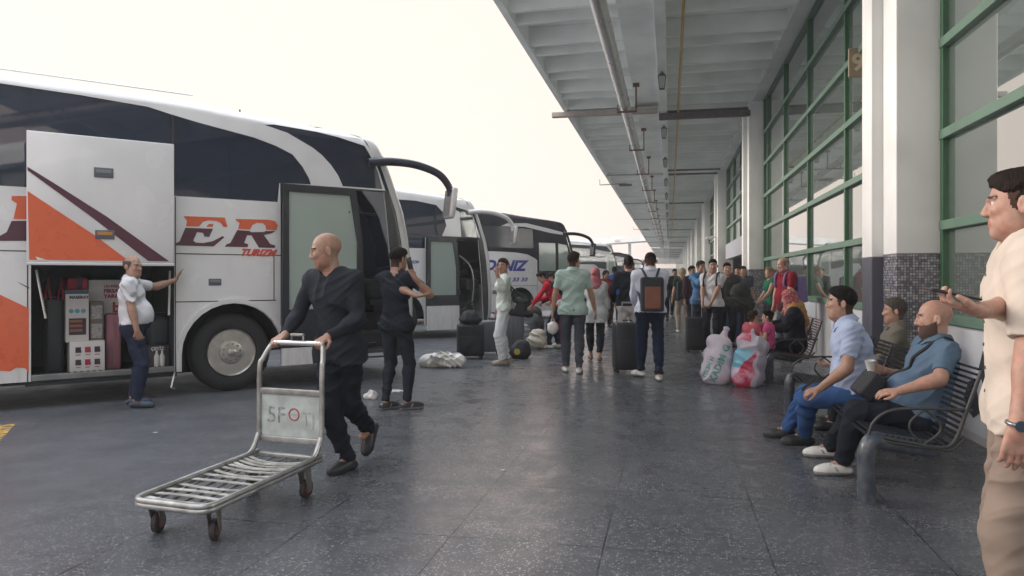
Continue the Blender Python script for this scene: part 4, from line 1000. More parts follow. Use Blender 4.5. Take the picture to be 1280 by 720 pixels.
        mb = MB(); mb.prism([(p[0], p[1]) for p in hl], 0.008, (0, 0.02, 0)); mb.build('door_glass', gm, g)
        mb = MB()
        if white_below: mb.prism([(x0, z0), (x1, z0), (x1, white_below), (x0, white_below)], 0.045, (0, 0, 0)); mb.build('door_panel', body, g); mb = MB(); mb.prism([(x0, white_below), (x1, white_below), (x1, split), (x0, split)], 0.045, (0, 0, 0)); mb.build('lower_panel', M_BLACK, g)
        else: mb.prism(lower, 0.045, (0, 0, 0)); mb.build('lower_panel', body, g)
        mb = MB(); mb.tube([(x1 - 0.14, 0.05, 0.7), (x1 - 0.14, 0.10, 0.75), (x1 - 0.14, 0.10, 1.75), (x1 - 0.14, 0.05, 1.8)], 0.014, 8); mb.build('door_handle', M_PIPE, g, smooth=40)
        for q in (2.3, 0.5): mb = MB(); mb.tube([(x1 - 0.2, 0.03, q), (x1 + 0.3, d + 0.1, q)], 0.02, 8); mb.build('hinge_arm', M_BLACK, g, smooth=40)
        return g
    def mirror(s, m_arm, m_back, z=3.0, reach=0.95, drop=0.62, out=0.42):
        g = bpy.data.objects.new('mirror', None); COL.objects.link(g); g.parent = s.root; g.empty_display_size = 0.1
        x0 = s.nose(z) - 0.42
        p = smoothpath([(x0, 0.05, z + 0.02), (x0 + 0.32, -0.02, z + 0.05), (x0 + 0.66, -0.12, z + 0.02), (x0 + 0.97, -0.2, z - 0.09), (x0 + 1.13, -0.22, z - 0.26), (x0 + 1.16, -0.22, z - 0.40)], 6)
        mb = MB(); mb.tube(p, [0.062 - 0.015 * i / len(p) for i in range(len(p))], 10); mb.build('mirror_arm', m_arm, g, smooth=60)
        mb = MB(); c = Vector((x0 + 1.17, -0.20, z - 0.50)); mb.box(c, (0.10, 0.24, 0.46), Matrix.Rotation(R(8), 3, 'Y'), 0.045); mb.build('mirror_shell', m_back, g, smooth=50)
        mb = MB(); mb.box(c + Vector((-0.052, 0, 0)), (0.006, 0.19, 0.38), Matrix.Rotation(R(8), 3, 'Y')); mb.build('mirror_glass', mat('mirror_glass', (0.6, 0.6, 0.6), 0.05, metal=1), g)
    def seam(s, pts, parent=None, w_=0.006):
        mb = MB()
        for (a, b) in pts:
            v = Vector((b[0] - a[0], 0, b[1] - a[1])); n = Vector((-v.z, 0, v.x)).normalized() * w_
            A, B = Vector((a[0], 0, a[1])), Vector((b[0], 0, b[1]))
            ys = Vector((0, s.off(a[0], a[1]) - 0.002, 0)); ye = Vector((0, s.off(b[0], b[1]) - 0.002, 0))
            mb.add([A - n + ys, A + n + ys, B + n + ye, B - n + ye], [(0, 1, 2, 3)])
        return mb.build('panel_seam', M_BLACK, parent or s.root)
    def grip(s, x, z, w_=0.19, h=0.075, parent=None, y=0.0, m2=None):
        mb = MB(); mb.b2((x - w_ / 2, y - 0.006, z - h / 2), (x + w_ / 2, y + 0.01, z + h / 2), 0.006); o = mb.build('hatch_handle', mat('handle_grey', (0.10, 0.105, 0.13), 0.4), parent or s.root, smooth=40)
        mb = MB(); mb.b2((x - w_ * 0.38, y - 0.012, z - h * 0.05), (x + w_ * 0.38, y - 0.007, z + h * 0.3), 0.002); mb.build('latch', m2 or mat('latch_grey', (0.18, 0.185, 0.2), 0.35), o)
        return o
    def decal(s, name, polys, m, y=0.003, parent=None, d=0.0):
        mb = MB()
        for p in polys: mb.prism(p, 0.0015, (0, -y - d, 0))
        return mb.build(name, m, parent or s.root)
M_BWHITE = mat('coach_white', (0.68, 0.67, 0.68), 0.22, var=0.04, vs=1.5, coat=0.6, col2=(0.62, 0.61, 0.62), mixs=1.2)
def grime(m, amt=0.4, top_=1.3):
    nt = m.node_tree; N = nt.nodes; L = nt.links; b = N['Principled BSDF']; old = b.inputs['Base Color'].links[0].from_socket
    tc = N.new('ShaderNodeTexCoord'); s = N.new('ShaderNodeSeparateXYZ'); L.new(tc.outputs['Object'], s.inputs[0]); mr = N.new('ShaderNodeMapRange'); mr.inputs[1].default_value = top_; mr.inputs[2].default_value = 0.3; L.new(s.outputs[2], mr.inputs[0])
    mp = N.new('ShaderNodeMapping'); mp.inputs['Scale'].default_value = (6, 6, 1.2); L.new(tc.outputs['Object'], mp.inputs[0]); n = N.new('ShaderNodeTexNoise'); n.inputs['Scale'].default_value = 2.2; n.inputs['Detail'].default_value = 8; n.inputs['Roughness'].default_value = 0.7; L.new(mp.outputs[0], n.inputs[0])
    r2 = N.new('ShaderNodeMapRange'); r2.inputs[1].default_value = 0.42; r2.inputs[2].default_value = 0.75; L.new(n.outputs[0], r2.inputs[0])
    ml = N.new('ShaderNodeMath'); ml.operation = 'MULTIPLY'; L.new(mr.outputs[0], ml.inputs[0]); L.new(r2.outputs[0], ml.inputs[1]); m2 = N.new('ShaderNodeMath'); m2.operation = 'MULTIPLY'; L.new(ml.outputs[0], m2.inputs[0]); m2.inputs[1].default_value = amt; m2.use_clamp = True
    mx = N.new('ShaderNodeMix'); mx.data_type = 'RGBA'; L.new(m2.outputs[0], mx.inputs[0]); L.new(old, mx.inputs[6]); mx.inputs[7].default_value = (0.22, 0.20, 0.18, 1); L.new(mx.outputs[2], b.inputs['Base Color'])
grime(M_BWHITE)
M_BLACK = mat('black_trim', (0.018, 0.020, 0.026), 0.4)
M_BDARK = mat('under_dark', (0.02, 0.022, 0.026), 0.85)
M_BGLASS = glass('coach_glass', (0.022, 0.030, 0.055), 0.30, 0.03, 1.3)
M_CLEAR = glass('door_glass', (0.50, 0.60, 0.55), 0.42, 0.10, 1.2)
M_ORANGE = mat('orange_paint', (0.60, 0.098, 0.030), 0.3, coat=0.4, var=0.05)
M_MAROON = mat('maroon_paint', (0.070, 0.010, 0.030), 0.3, coat=0.4)
# ---- first coach
B = Bus(9.175, (292 - 640) / F_PX * 9.175, 'coach', 'white coach with orange and maroon swoosh and its luggage hatch raised')
bay_hole = [(-2.11, 0.30), (-0.68, 0.30), (-0.68, 1.56), (-2.11, 1.56)]
door_hole = [(1.42, 0.33), (2.20, 0.33), (2.18, 1.25), (2.05, 2.62), (1.42, 2.62)]
def clampz(pl, b, g=0.17): return [(x, min(z, b.top(x) - g)) for x, z in pl]
W1 = clampz([(-9.3, 2.39), (0.55, 2.39), (0.58, 2.64), (1.0, 2.65), (0.97, 2.74), (0.89, 2.88), (0.76, 3.03), (0.55, 3.12), (0.27, 3.20), (-0.39, 3.31), (-0.69, 3.37), (-0.95, 3.43), (-1.65, 3.47), (-2.38, 3.50), (-9.3, 3.50)], B)
W2 = clampz([(1.44, 2.66), (2.03, 2.66), (1.97, 2.9), (1.90, 3.05), (1.84, 3.16), (1.78, 3.25), (1.4, 3.33), (1.1, 3.37), (0.53, 3.40), (0.40, 3.38), (0.7, 3.31), (1.03, 3.15), (1.16, 3.06), (1.28, 2.94), (1.38, 2.8)], B, 0.1)
# bay and doorway reach the sill: cut them as notches of the outline by using holes slightly above it
B.panel('body_side', B.outline(), M_BWHITE, 0, 0.03, holes=[W1, W2, bay_hole, door_hole])
B.panel('side_window', W1, M_BGLASS, -0.012, 0.006); B.panel('front_side_window', W2, M_BGLASS, -0.012, 0.006)
WL = [(-9.0, 2.39), (1.2, 2.39), (1.2, 3.2), (-9.0, 3.4)]
B.panel('far_side', B.outline(), M_BWHITE, 0, 0.03, holes=[WL, [(1.4, 1.6), (2.0, 1.6), (1.9, 2.9), (1.4, 2.9)]], left=True)
B.panel('far_window', WL, M_BGLASS, -0.012, 0.006, left=True)
def surround(b, x0, ztop, hole):
    n = lambda z: (b.nose(z) - b.CORN + 0.012, z)
    b.panel('door_surround', [(x0, 0.31), n(0.31), n(0.6), n(1.2), n(1.9), n(2.34), n(min(2.6, ztop)), (x0, ztop)] if ztop < 2.6 else [(x0, 0.31), n(0.31), n(0.6), n(1.2), n(1.9), n(2.34), n(2.64), (x0, 2.64)], M_BLACK, 0.005, 0.004, holes=[hole])
    zs = [0.32 + (2.62 - 0.32) * k / 14 for k in range(15)]; mb = MB(); rows = []
    for z in zs:
        row = []
        for k in range(6):
            a = math.pi / 2 * 0.11 * k / 5; row.append((b.nose(z) - b.CORN + b.CORN * math.sin(a) + 0.004, b.off(b.nose(z) - b.CORN, z) + 0.42 * (1 - math.cos(a)) - 0.006, z))
        rows.append(row)
    mb.add([p for r_ in rows for p in r_], [(i * 6 + k, i * 6 + k + 1, i * 6 + k + 7, i * 6 + k + 6) for i in range(14) for k in range(5)]); mb.build('corner_cover', M_BLACK, b.root, smooth=60)
B.panel('inner_lining', [(-9.5, 0.4), (1.9, 0.4), (1.9, 1.5), (-9.5, 1.5)], M_BDARK, -0.035, 0.01, left=True); B.panel('inner_lining', [(1.22, 1.5), (2.14, 1.5), (2.0, 2.6), (1.8, 3.2), (1.22, 3.3)], M_BDARK, -0.035, 0.01, holes=[[(1.42, 1.62), (1.98, 1.62), (1.88, 2.88), (1.42, 2.88)]], left=True); B.shell(M_BWHITE, M_BWHITE); B.insides(); surround(B, 0.585, 2.64, door_hole)
for x in (0.0, -5.9): B.wheel(x); B.arch_lining(x)
B.panel('arch_flare', [(x, z) for x, z in B.arch(0, 0.66)] + [(x, z) for x, z in reversed(B.arch(0, 0.605))], M_BWHITE, 0.03, 0.03, curved=False)
mb = MB(); mb.b2((-2.16, 0.06, 0.24), (-0.64, 2.4, 0.30)); mb.b2((-2.16, 0.03, 1.57), (-0.64, 2.4, 1.60)); mb.b2((-2.16, 0.035, 0.30), (-2.115, 2.4, 1.57)); mb.b2((-0.675, 0.035, 0.30), (-0.64, 2.4, 1.57)); mb.b2((-2.16, 1.5, 0.3), (-0.64, 1.54, 1.57)); mb.build('luggage_bay', mat('bay_lining', (0.035, 0.045, 0.05), 0.7, var=0.2, vs=4), B.root)
mb = MB(); mb.b2((-2.11, 0.0, 0.30), (-0.68, 0.09, 0.365), 0.008); mb.build('bay_sill', mat('sill_alu', (0.20, 0.20, 0.20), 0.5, metal=0.5, var=0.2), B.root)
mb = MB()
for k in range(22): mb.b2((-2.08 + k * 0.062, 0.02, 0.366), (-2.05 + k * 0.062, 0.10, 0.371))
mb.build('sill_grip', M_BLACK, B.root)
for q in ([(-2.06, 0.05, 1.5), (-1.98, -0.10, 0.98)], [(-0.72, 0.05, 1.5), (-0.76, -0.10, 0.98)]): mb = MB(); mb.tube(q, 0.013, 8); mb.build('gas_strut', M_PIPE, B.root, smooth=40)
mb = MB(); mb.tube([(-0.66, 0.04, 0.34), (-0.72, -0.02, 0.12), (-0.68, -0.02, 0.10)], 0.01, 6); mb.build('dangling_cable', M_PIPE, B.root)
# raised hatch
HY = 0.20
ht = MB(); hx0, hz0 = B.S(33, 163, HY); hx1, hz1 = B.S(217, 181, HY); hxb, hzb = B.S(217, 329, HY)
ht.b2((hx0, -HY - 0.03, hzb), (hx1, -HY, hz0), 0.008); hatch = ht.build('raised_hatch', M_BWHITE, B.root, smooth=40)
def Z6(x, y): return B.S(x / 3.6, 140 + y / 3.6, HY + 0.035)
def clip_h(p): return [(min(max(x, hx0 + 0.008), hx1 - 0.008), min(max(z, hzb + 0.02), hz0 - 0.01)) for x, z in p]
B.decal('orange_triangle', [clip_h([Z6(124, 355), Z6(430, 557), Z6(580, 680), Z6(132, 680)])], M_ORANGE, 0.002, hatch, HY + 0.031)
B.decal('maroon_stripe', [clip_h([Z6(122, 246), Z6(240, 318), Z6(480, 470), Z6(762, 680), Z6(668, 680), Z6(420, 478), Z6(122, 262)])], M_MAROON, 0.0035, hatch, HY + 0.031)
B.decal('white_flash', [clip_h([Z6(160, 650), Z6(210, 680), Z6(168, 680)])], M_BWHITE, 0.0052, hatch, HY + 0.031)
mb = MB(); mb.b2((hx0, -HY - 0.04, hzb - 0.035), (hx1, -HY + 0.02, hzb - 0.002), 0.008); mb.build('hatch_edge', mat('edge_white', (0.6, 0.6, 0.6), 0.4), hatch)
hq = Z6(467, 273); B.grip(hq[0], hq[1], 0.19, 0.11, hatch, -HY - 0.034); hq = Z6(472, 552); B.grip(hq[0], hq[1], 0.19, 0.10, hatch, -HY - 0.036, mat('latch_amber', (0.45, 0.20, 0.04), 0.4))
# livery and seams
def Q3(x, y): return B.S(x / 3, 280 + y / 3, 0.0)
B.decal('orange_swoosh', [[(-9.4, 1.60), (-4.0, 1.60), Q3(-200, 190), Q3(0, 265), Q3(108, 316), Q3(108, 560), Q3(95, 540), Q3(60, 538), Q3(40, 552), Q3(0, 550), Q3(-300, 620), (-4.0, 0.5)]], M_ORANGE)
B.decal('black_fleck', [[Q3(60, 214), Q3(110, 238), Q3(108, 243)]], M_BLACK)
B.seam([((-5.2, 1.705), (-2.13, 1.705)), ((-0.67, 1.705), (0.60, 1.705)), ((-0.67, 1.13), (0.53, 1.13)), ((0.50, 1.13), (0.50, 1.705)), ((-0.67, 0.3), (-0.67, 2.38)), ((-2.14, 0.3), (-2.14, 2.38)), ((0.62, 0.3), (0.62, 2.38))])
B.grip(-0.22, 1.365, 0.15, 0.085)
mb = MB(); mb.b2((-0.70, B.off(-.7, 2.9) - 0.004, 2.40), (-0.675, B.off(-.7, 2.9) + 0.03, 3.36)); mb.build('window_divider', M_BLACK, B.root)
def ZE(x, y): return B.S(200 + x / 6.544, 230 + y / 6.544, 0.0)
B.decal('lettering', [[ZE(*p) for p in l] for l in (
    [(190, 262), (530, 275), (552, 352), (520, 352), (500, 322), (462, 303), (400, 297), (352, 308), (318, 348), (213, 346), (220, 300), (207, 284)],
    [(378, 350), (392, 332), (412, 325), (438, 327), (430, 350)],
    [(615, 286), (885, 292), (940, 303), (963, 338), (950, 379), (868, 374), (862, 340), (840, 321), (790, 318), (757, 335), (735, 373), (638, 367), (650, 318), (628, 305)])], M_ORANGE)
B.decal('lettering', [[ZE(*p) for p in l] for l in (
    [(207, 358), (433, 366), (403, 433), (362, 430), (352, 400), (303, 393), (272, 462), (290, 478), (350, 483), (430, 468), (513, 425), (526, 436), (437, 511), (120, 502), (120, 487), (160, 470)],
    [(632, 376), (735, 385), (745, 394), (850, 392), (865, 384), (942, 385), (915, 402), (850, 418), (900, 490), (942, 502), (940, 523), (808, 520), (748, 420), (712, 420), (688, 482), (722, 493), (716, 517), (530, 513), (542, 494), (575, 482)])], M_MAROON)
def ZL(x, y): return B.S(x / 3.6, 140 + y / 3.6, 0.0)
B.decal('lettering', [[ZL(*p) for p in ((52, 378), (128, 378), (128, 482), (60, 482), (76, 412), (52, 396))]], M_ORANGE)
B.decal('lettering', [[ZL(*p) for p in ((52, 490), (128, 490), (128, 580), (-160, 580), (-190, 555), (-60, 575), (0, 557), (30, 540))]], M_MAROON)
tx, tz = ZE(652, 584)
text('lettering', 'TURIZM', 0.115, mat('red_letter', (0.55, 0.06, 0.04), 0.4), B.root, basis((tx, -0.002, tz), (1, 0, 0), (0, 0, 1)), shear=0.45, bold=0.006, sx=1.05)
B.leaf(0.56, 1.66, 0.30, 2.60, 0.14, 0.52, M_CLEAR, M_BWHITE, 0.95)
B.mirror(mat('mirror_dark', (0.03, 0.034, 0.05), 0.35), M_BWHITE, 3.0)
mb = MB(); mb.tube([(0.40, 1.2, 3.60), (0.40, 1.2, 3.78)], 0.012, 6); mb.build('aerial', M_BLACK, B.root)
mb = MB(); mb.tube([(-9, 0.36, 3.735), (-0.4, 0.36, 3.70)], 0.014, 6); mb.build('roof_rail', M_PIPE, B.root)
mb = MB(); mb.prism([(0, 0), (0.22, 0.10), (0.16, -0.22), (0.05, -0.30)], 0.02, (1.75, 1.0, 2.0)); mb.build('red_pennant', mat('red_cloth', (0.4, 0.015, 0.03), 0.8), B.root)
mb = MB(); mb.b2((1.9, 1.35, 1.9), (2.1, 1.7, 2.3), 0.03); mb.build('red_curtain', mat('red_cloth', (0.4, 0.015, 0.03), 0.8), B.root)
mb = MB(); mb.tube(smoothpath([(1.5, 0.06, 1.1), (1.52, 0.06, 1.9), (1.62, 0.3, 2.0), (1.7, 0.7, 2.05)], 5), 0.016, 8); mb.build('grab_rail', M_PIPE, B.root, smooth=40)
mb = MB(); mb.b2((0.30, B.off(.3, 2.9) + 0.035, 2.83), (0.40, B.off(.3, 2.9) + 0.038, 2.93)); mb.build('window_sticker', mat('sticker', (0.6, 0.5, 0.5), 0.5), B.root)
# ---- second coach
B2 = Bus(16.82, -2.52, 'coach', 'white coach with white mirror arms and an open front door, second in the row', H=-0.06)
door2 = [(1.50, 0.33), (2.24, 0.33), (2.18, 1.4), (2.08, 2.36), (1.50, 2.36)]
V1 = clampz([(-9.3, 2.10), (0.62, 2.10), (0.62, 2.36), (1.05, 2.36), (1.20, 2.65), (1.14, 2.95), (0.95, 3.13), (0.4, 3.20), (-9.3, 3.3)], B2)
V2 = clampz([(1.60, 2.40), (2.08, 2.40), (1.98, 2.8), (1.90, 3.02), (1.3, 3.16), (1.28, 3.12), (1.58, 3.0)], B2, 0.12)
V3_ = clampz([(1.60, 3.20), (1.95, 3.12), (1.93, 3.22), (1.7, 3.26)], B2, 0.1)
B2.panel('body_side', B2.outline(), M_BWHITE, 0, 0.03, holes=[V1, V2, door2]); B2.panel('side_window', V1, M_BGLASS, -0.012, 0.006); B2.panel('front_side_window', V2, M_BGLASS, -0.012, 0.006)
B2.panel('far_side', B2.outline(), M_BWHITE, 0, 0.03, holes=[WL], left=True); B2.panel('far_window', WL, M_BGLASS, -0.012, 0.006, left=True)
B2.panel('inner_lining', [(-9.5, 0.4), (1.9, 0.4), (1.9, 1.5), (-9.5, 1.5)], M_BDARK, -0.035, 0.01, left=True); B2.panel('inner_lining', [(1.22, 1.5), (2.14, 1.5), (2.0, 2.6), (1.8, 3.2), (1.22, 3.3)], M_BDARK, -0.035, 0.01, holes=[[(1.42, 1.62), (1.98, 1.62), (1.88, 2.88), (1.42, 2.88)]], left=True); B2.shell(M_BWHITE, M_BWHITE); surround(B2, 0.63, 2.40, door2); B2.insides(door=(1.5, 2.2)); B2.wheel(0); B2.arch_lining(0); B2.leaf(0.60, 1.46, 0.20, 2.34, 0.14, 0.76, M_CLEAR, M_BWHITE, 0.95)
B2.mirror(M_BWHITE, M_BWHITE, 2.98)
mb = MB(); mb.tube(smoothpath([(1.95, 0.1, 0.75), (1.98, 0.05, 1.3), (1.86, 0.05, 1.72), (1.6, 0.1, 1.95)], 6), 0.022, 8); mb.build('grab_rail', mat('bright_steel', (0.7, 0.7, 0.7), 0.25, metal=0.9), B2.root, smooth=40)
# ---- third coach
B3 = Bus(24.52, 0.28, 'coach', 'black topped white coach with blue lettering AKDENIZ, third in the row', H=-0.05)
M_BLKP = mat('black_paint', (0.014, 0.016, 0.022), 0.55, spec=0.15)
blt = [(-9.6, 2.27), (-1.07, 2.27), (-0.2, 2.25), (0.3, 2.19), (0.6, 2.07), (0.7, 2.0)]
o3 = B3.outline(); up3 = [p for p in o3 if p[1] > 2.1 and p[0] > 0 or p[1] > 3]
n3 = lambda z: (B3.nose(z) - B3.CORN, z)
lowp = [(-9.6, 0.35)] + B3.arch(-5.9) + B3.arch(0.0) + [n3(0.3), n3(0.6), n3(1.2), n3(1.55), (0.70, 1.55)] + blt[::-1][:-1] + [(-9.6, 2.27)]
upp = blt + [(0.70, 1.56), n3(1.56), n3(1.9), n3(2.34), n3(2.6), n3(2.89), n3(3.15)] + [(x, B3.top(x)) for x in (1.7, 1.45, 0.8, 0.2, -0.5, -1.4, -2.4, -5, -9.6)]
U1 = clampz([(-9.3, 2.40), (0.55, 2.40), (0.55, 3.05), (-9.3, 3.35)], B3); U2 = [(0.78, 1.15 + 0.5), (1.52, 1.65), (1.50, 2.60), (0.78, 2.60)]; U3 = [(1.62, 1.65), (2.18, 1.65), (2.12, 2.1), (2.02, 2.55), (1.62, 2.6)]
B3.panel('lower_side', lowp, M_BWHITE, 0, 0.03); B3.panel('upper_side', upp, M_BLKP, 0, 0.03, holes=[U1, U2, U3])
B3.panel('side_window', U1, glass('grey_glass', (0.04, 0.045, 0.058), 0.35, 0.10, 0.35), -0.012, 0.006); B3.panel('door_window', U2, M_CLEAR, -0.012, 0.006); B3.panel('front_side_window', U3, M_CLEAR, -0.012, 0.006)
B3.panel('far_side', B3.outline(), M_BLKP, 0, 0.03, holes=[WL, [(1.4, 1.7), (2.0, 1.7), (1.9, 2.9), (1.4, 2.9)]], left=True); B3.panel('far_window', WL, M_BGLASS, -0.012, 0.006, left=True)
B3.shell(M_BLKP, M_BWHITE); B3.insides(door=(0.8, 1.5)); B3.wheel(0); B3.arch_lining(0); B3.mirror(M_BLKP, M_BLKP, 2.9)
B3.seam([((0.70, 0.3), (0.70, 1.55)), ((1.58, 0.3), (1.58, 1.55)), ((-1.6, 1.15), (0.7, 1.15)), ((-0.95, 0.3), (-0.95, 1.15))])
B3.panel('pale_accent', [(-0.75, 3.10), (0.2, 3.12), (1.3, 2.95), (2.05, 2.88), (1.9, 2.98), (1.2, 3.10), (0.3, 3.24), (-0.5, 3.2)], mat('silver_paint', (0.5, 0.5, 0.52), 0.3), 0.012, 0.012)
B3.panel('dark_wedge', [(0.78, 1.62), (1.5, 1.50), (1.62, 1.60), (1.62, 1.2), (1.3, 1.08), (1.0, 1.2)], M_BLKP, 0.006, 0.008)
M_BLUE = mat('blue_letter', (0.022, 0.030, 0.24), 0.4)
text('lettering', 'AKDENIZ', 0.46, M_BLUE, B3.root, basis((-2.18, -0.002, 1.66), (1, 0, 0), (0, 0, 1)), shear=0.35, bold=0.022, sx=1.20)
text('lettering', '444 33 33', 0.17, M_BLUE, B3.root, basis((-0.83, -0.002, 1.30), (1, 0, 0), (0, 0, 1)), shear=0.3, bold=0.006, sx=1.6)
text('lettering', 'TURIZM', 0.09, M_BLUE, B2.root, basis((0.12, -0.002, 1.75), (1, 0, 0), (0, 0, 1)), shear=0.2, bold=0.003)
for q in (-1.0, 1.15): B3.grip(q, 0.95 if q < 0 else 1.0, 0.24, 0.12)
# ---- farther coaches
for D_, u_, lb, top, side, hh in ((45, 763, 'dark topped coach fourth in the row with black mirror arm', M_BLKP, M_BWHITE, 0.0), (60, 784, 'dark coach fifth in the row, half hidden behind the fourth', M_BLKP, M_BLKP, -0.1), (78, 800, 'small far white coach at the end of the row', M_BWHITE, M_BWHITE, -0.2), ):
    Lx = (u_ - 640 + 12) / F_PX * D_; b4 = Bus(D_ - 2.55 * math.cos(R(BUSANG)), Lx - 2.55 * math.sin(R(BUSANG)), 'coach', lb, H=hh)
    T1 = clampz([(-9.3, 2.2), (0.5, 2.2), (0.8, 2.0), (1.45, 1.9), (1.45, 2.9), (0.5, 3.1), (-9.3, 3.3)], b4); T2 = [(1.6, 1.6), (2.15, 1.6), (2.0, 2.6), (1.6, 2.7)]
    b4.panel('body_side', b4.outline(), side if side is not M_BWHITE else M_BWHITE, 0, 0.03, holes=[T1, T2]); b4.panel('side_window', T1, M_BGLASS, -0.012, 0.006); b4.panel('front_side_window', T2, M_CLEAR, -0.012, 0.006)
    b4.panel('upper_band', clampz([(-9.3, 3.31), (0.4, 3.12), (1.5, 2.92), (1.9, 3.0), (1.5, 3.3), (-9.3, 3.45)], b4, 0.05), top, 0.004, 0.006)
    b4.panel('far_side', b4.outline(), side, 0, 0.03, holes=[WL], left=True); b4.shell(top, side); b4.wheel(0); b4.arch_lining(0); b4.mirror(top, top, 2.85)
    b4.panel('pale_accent', [(-0.75, 3.05), (1.3, 2.85), (2.0, 2.80), (1.9, 2.92), (0.3, 3.14)], mat('silver_paint', (0.5, 0.5, 0.52), 0.3), 0.014, 0.012)
# ------------------------------------------------------------------ props
M_STEEL = mat('trolley_steel', (0.40, 0.40, 0.395), 0.38, metal=0.7, var=0.22, vs=14, bump=0.1, bs=60, col2=(0.30, 0.29, 0.28), mixs=5)
def camxy(D, lat): p = CF * D + CR * lat; return Vector((p.x, p.y, 0))
ra, fa = camxy(4.93, -1.49), camxy(3.93, -1.83); tv = (fa - ra); TL = tv.length
tr = empty('luggage_trolley', ra, math.atan2(tv.y, tv.x), 'long metal luggage trolley with a worn slatted deck pushed by the man in black', 'trolley')
zr, zf = 0.235, 0.205; hw = 0.245
def dk(x, y): return (x, y, zr + (zf - zr) * x / TL)
mb = MB(); rail = [dk(0.0, -hw), dk(TL * .5, -hw), dk(TL - 0.07, -hw)] + [dk(TL - 0.07 + 0.07 * math.sin(a), -hw + 0.07 - 0.07 * math.cos(a)) for a in (0.4, 0.8, 1.2, 1.57)] + [dk(TL, hw - 0.07)] + [dk(TL - 0.07 + 0.07 * math.cos(a), hw - 0.07 + 0.07 * math.sin(a)) for a in (0.4, 0.8, 1.2, 1.57)] + [dk(TL * .5, hw), dk(0, hw)]
mb.tube([Vector(p) + Vector((0, 0, 0.012)) for p in rail], 0.017, 10); mb.tube([Vector(p) - Vector((0, 0, 0.012)) for p in rail], 0.017, 10); mb.b2((-0.02, -hw, zr - 0.02), (0.02, hw, zr + 0.01), 0.005); mb.build('deck_frame', M_STEEL, tr, smooth=50)
mb = MB()
for k in range(5):
    y = -0.18 + 0.09 * k; p = [dk(0.02, y), dk(TL - 0.02, y * 0.96)]; mb.tube([Vector(q) - Vector((0, 0, 0.012)) for q in p], 0.006, 6)
mb.build('deck_rods', mat('dull_steel', (0.20, 0.20, 0.21), 0.5, metal=0.6, var=0.2), tr)
mb = MB(); xs = [0.10, 0.15, 0.20, 0.25, 0.30, 0.36, 0.43, 0.52, 0.62, 0.72, 0.82, 0.90, 0.97]
for i, x in enumerate(xs):
    bow = 0.07 * max(0, 1 - x / 0.7) + 0.012 * math.sin(i * 2.3); dz = 0.006 * math.sin(i * 1.9)
    top = []; n = 10
    for j in range(n + 1):
        t = -1 + 2 * j / n; X = x + bow * (1 - t * t); q = dk(X, t * (hw - 0.012)); top.append((q[0], q[1], q[2] + 0.004 + (dz - 0.012 * max(0, 1 - x / 0.6)) * (1 - t * t)))
    vs = []
    for q in top: vs += [(q[0] - 0.017, q[1], q[2]), (q[0] + 0.017, q[1], q[2] + 0.001), (q[0] + 0.017, q[1], q[2] - 0.004), (q[0] - 0.017, q[1], q[2] - 0.004)]
    mb.add(vs, [(4 * j + a, 4 * j + (a + 1) % 4, 4 * j + 4 + (a + 1) % 4, 4 * j + 4 + a) for j in range(n) for a in range(4)])
mb.build('deck_slats', mat('worn_slat', (0.50, 0.49, 0.47), 0.45, metal=0.35, var=0.25, vs=12, col2=(0.35, 0.33, 0.30), mixs=9), tr)
for sg in (-1, 1):
    mb = MB(); y = sg * hw
    mb.tube(smoothpath([(0.14, y, zr + 0.0), (0.06, y, zr + 0.03), (0.0, y, zr + 0.12), (-0.015, y, 0.40), (-0.02, y, 0.80), (-0.045, y * 0.96, 0.87), (-0.09, y * 0.84, 0.955), (-0.10, y * 0.72, 0.975)], 6), 0.0175, 12); mb.build('upright', M_STEEL, tr, smooth=50)
mb = MB(); mb.tube([(-0.10, -hw * .74, 0.975), (-0.10, hw * .74, 0.975)], 0.0175, 12); mb.build('handle', mat('polished_grip', (0.68, 0.68, 0.67), 0.25, metal=0.8), tr, smooth=50)
mb = MB(); mb.tube([(-0.10, -0.045, 0.985), (-0.10, -0.045, 1.03), (-0.10, 0.045, 1.03), (-0.10, 0.045, 0.985)], 0.008, 8); mb.b2((-0.115, -0.05, 1.022), (-0.085, 0.05, 1.04), 0.004); mb.build('brake_lever', M_STEEL, tr, smooth=50)
for z in (0.655, 0.335):
    mb = MB(); mb.b2((-0.032, -hw + 0.005, z - 0.02), (-0.006, hw - 0.005, z + 0.02), 0.006); mb.build('crossbar', M_STEEL, tr, smooth=40)
mb = MB(); mb.b2((-0.026, -hw + 0.015, 0.355), (-0.018, hw - 0.015, 0.635), 0.002); pl = mb.build('sign_plate', mat('worn_plate', (0.46, 0.51, 0.50), 0.55, var=0.12, vs=7, col2=(0.36, 0.39, 0.38), mixs=8), tr)
fade = mat('faded_print', (0.19, 0.20, 0.21), 0.6, var=0.3, vs=50, col2=(0.34, 0.37, 0.37), mixs=40)
# the printed side faces forward (+x), towards the camera; text runs towards -y... seen from the front
text('lettering', '5F', 0.155, fade, pl, basis((-0.0165, -0.185, 0.445), (0, 1, 0), (0, 0, 1)), ext=0.0008)
text('lettering', 'TJ', 0.13, mat('ghost_print', (0.33, 0.36, 0.37), 0.6, var=0.2, vs=50), pl, basis((-0.0165, 0.085, 0.435), (0, 1, 0), (0, 0, 1)), ext=0.0008)
mb = MB(); mb.tube([(-0.0168, 0.03 + 0.038 * math.cos(q), 0.505 + 0.038 * math.sin(q)) for q in [2 * math.pi * k / 32 for k in range(32)]], 0.0048, 6, closed=True); mb.build('red_ring', mat('ring_red', (0.40, 0.06, 0.07), 0.5), pl)
mb = MB(); mb.b2((-0.0165, 0.006, 0.499), (-0.0158, 0.054, 0.511)); mb.build('ring_bar', mat('ring_blue', (0.35, 0.38, 0.42), 0.5), pl)
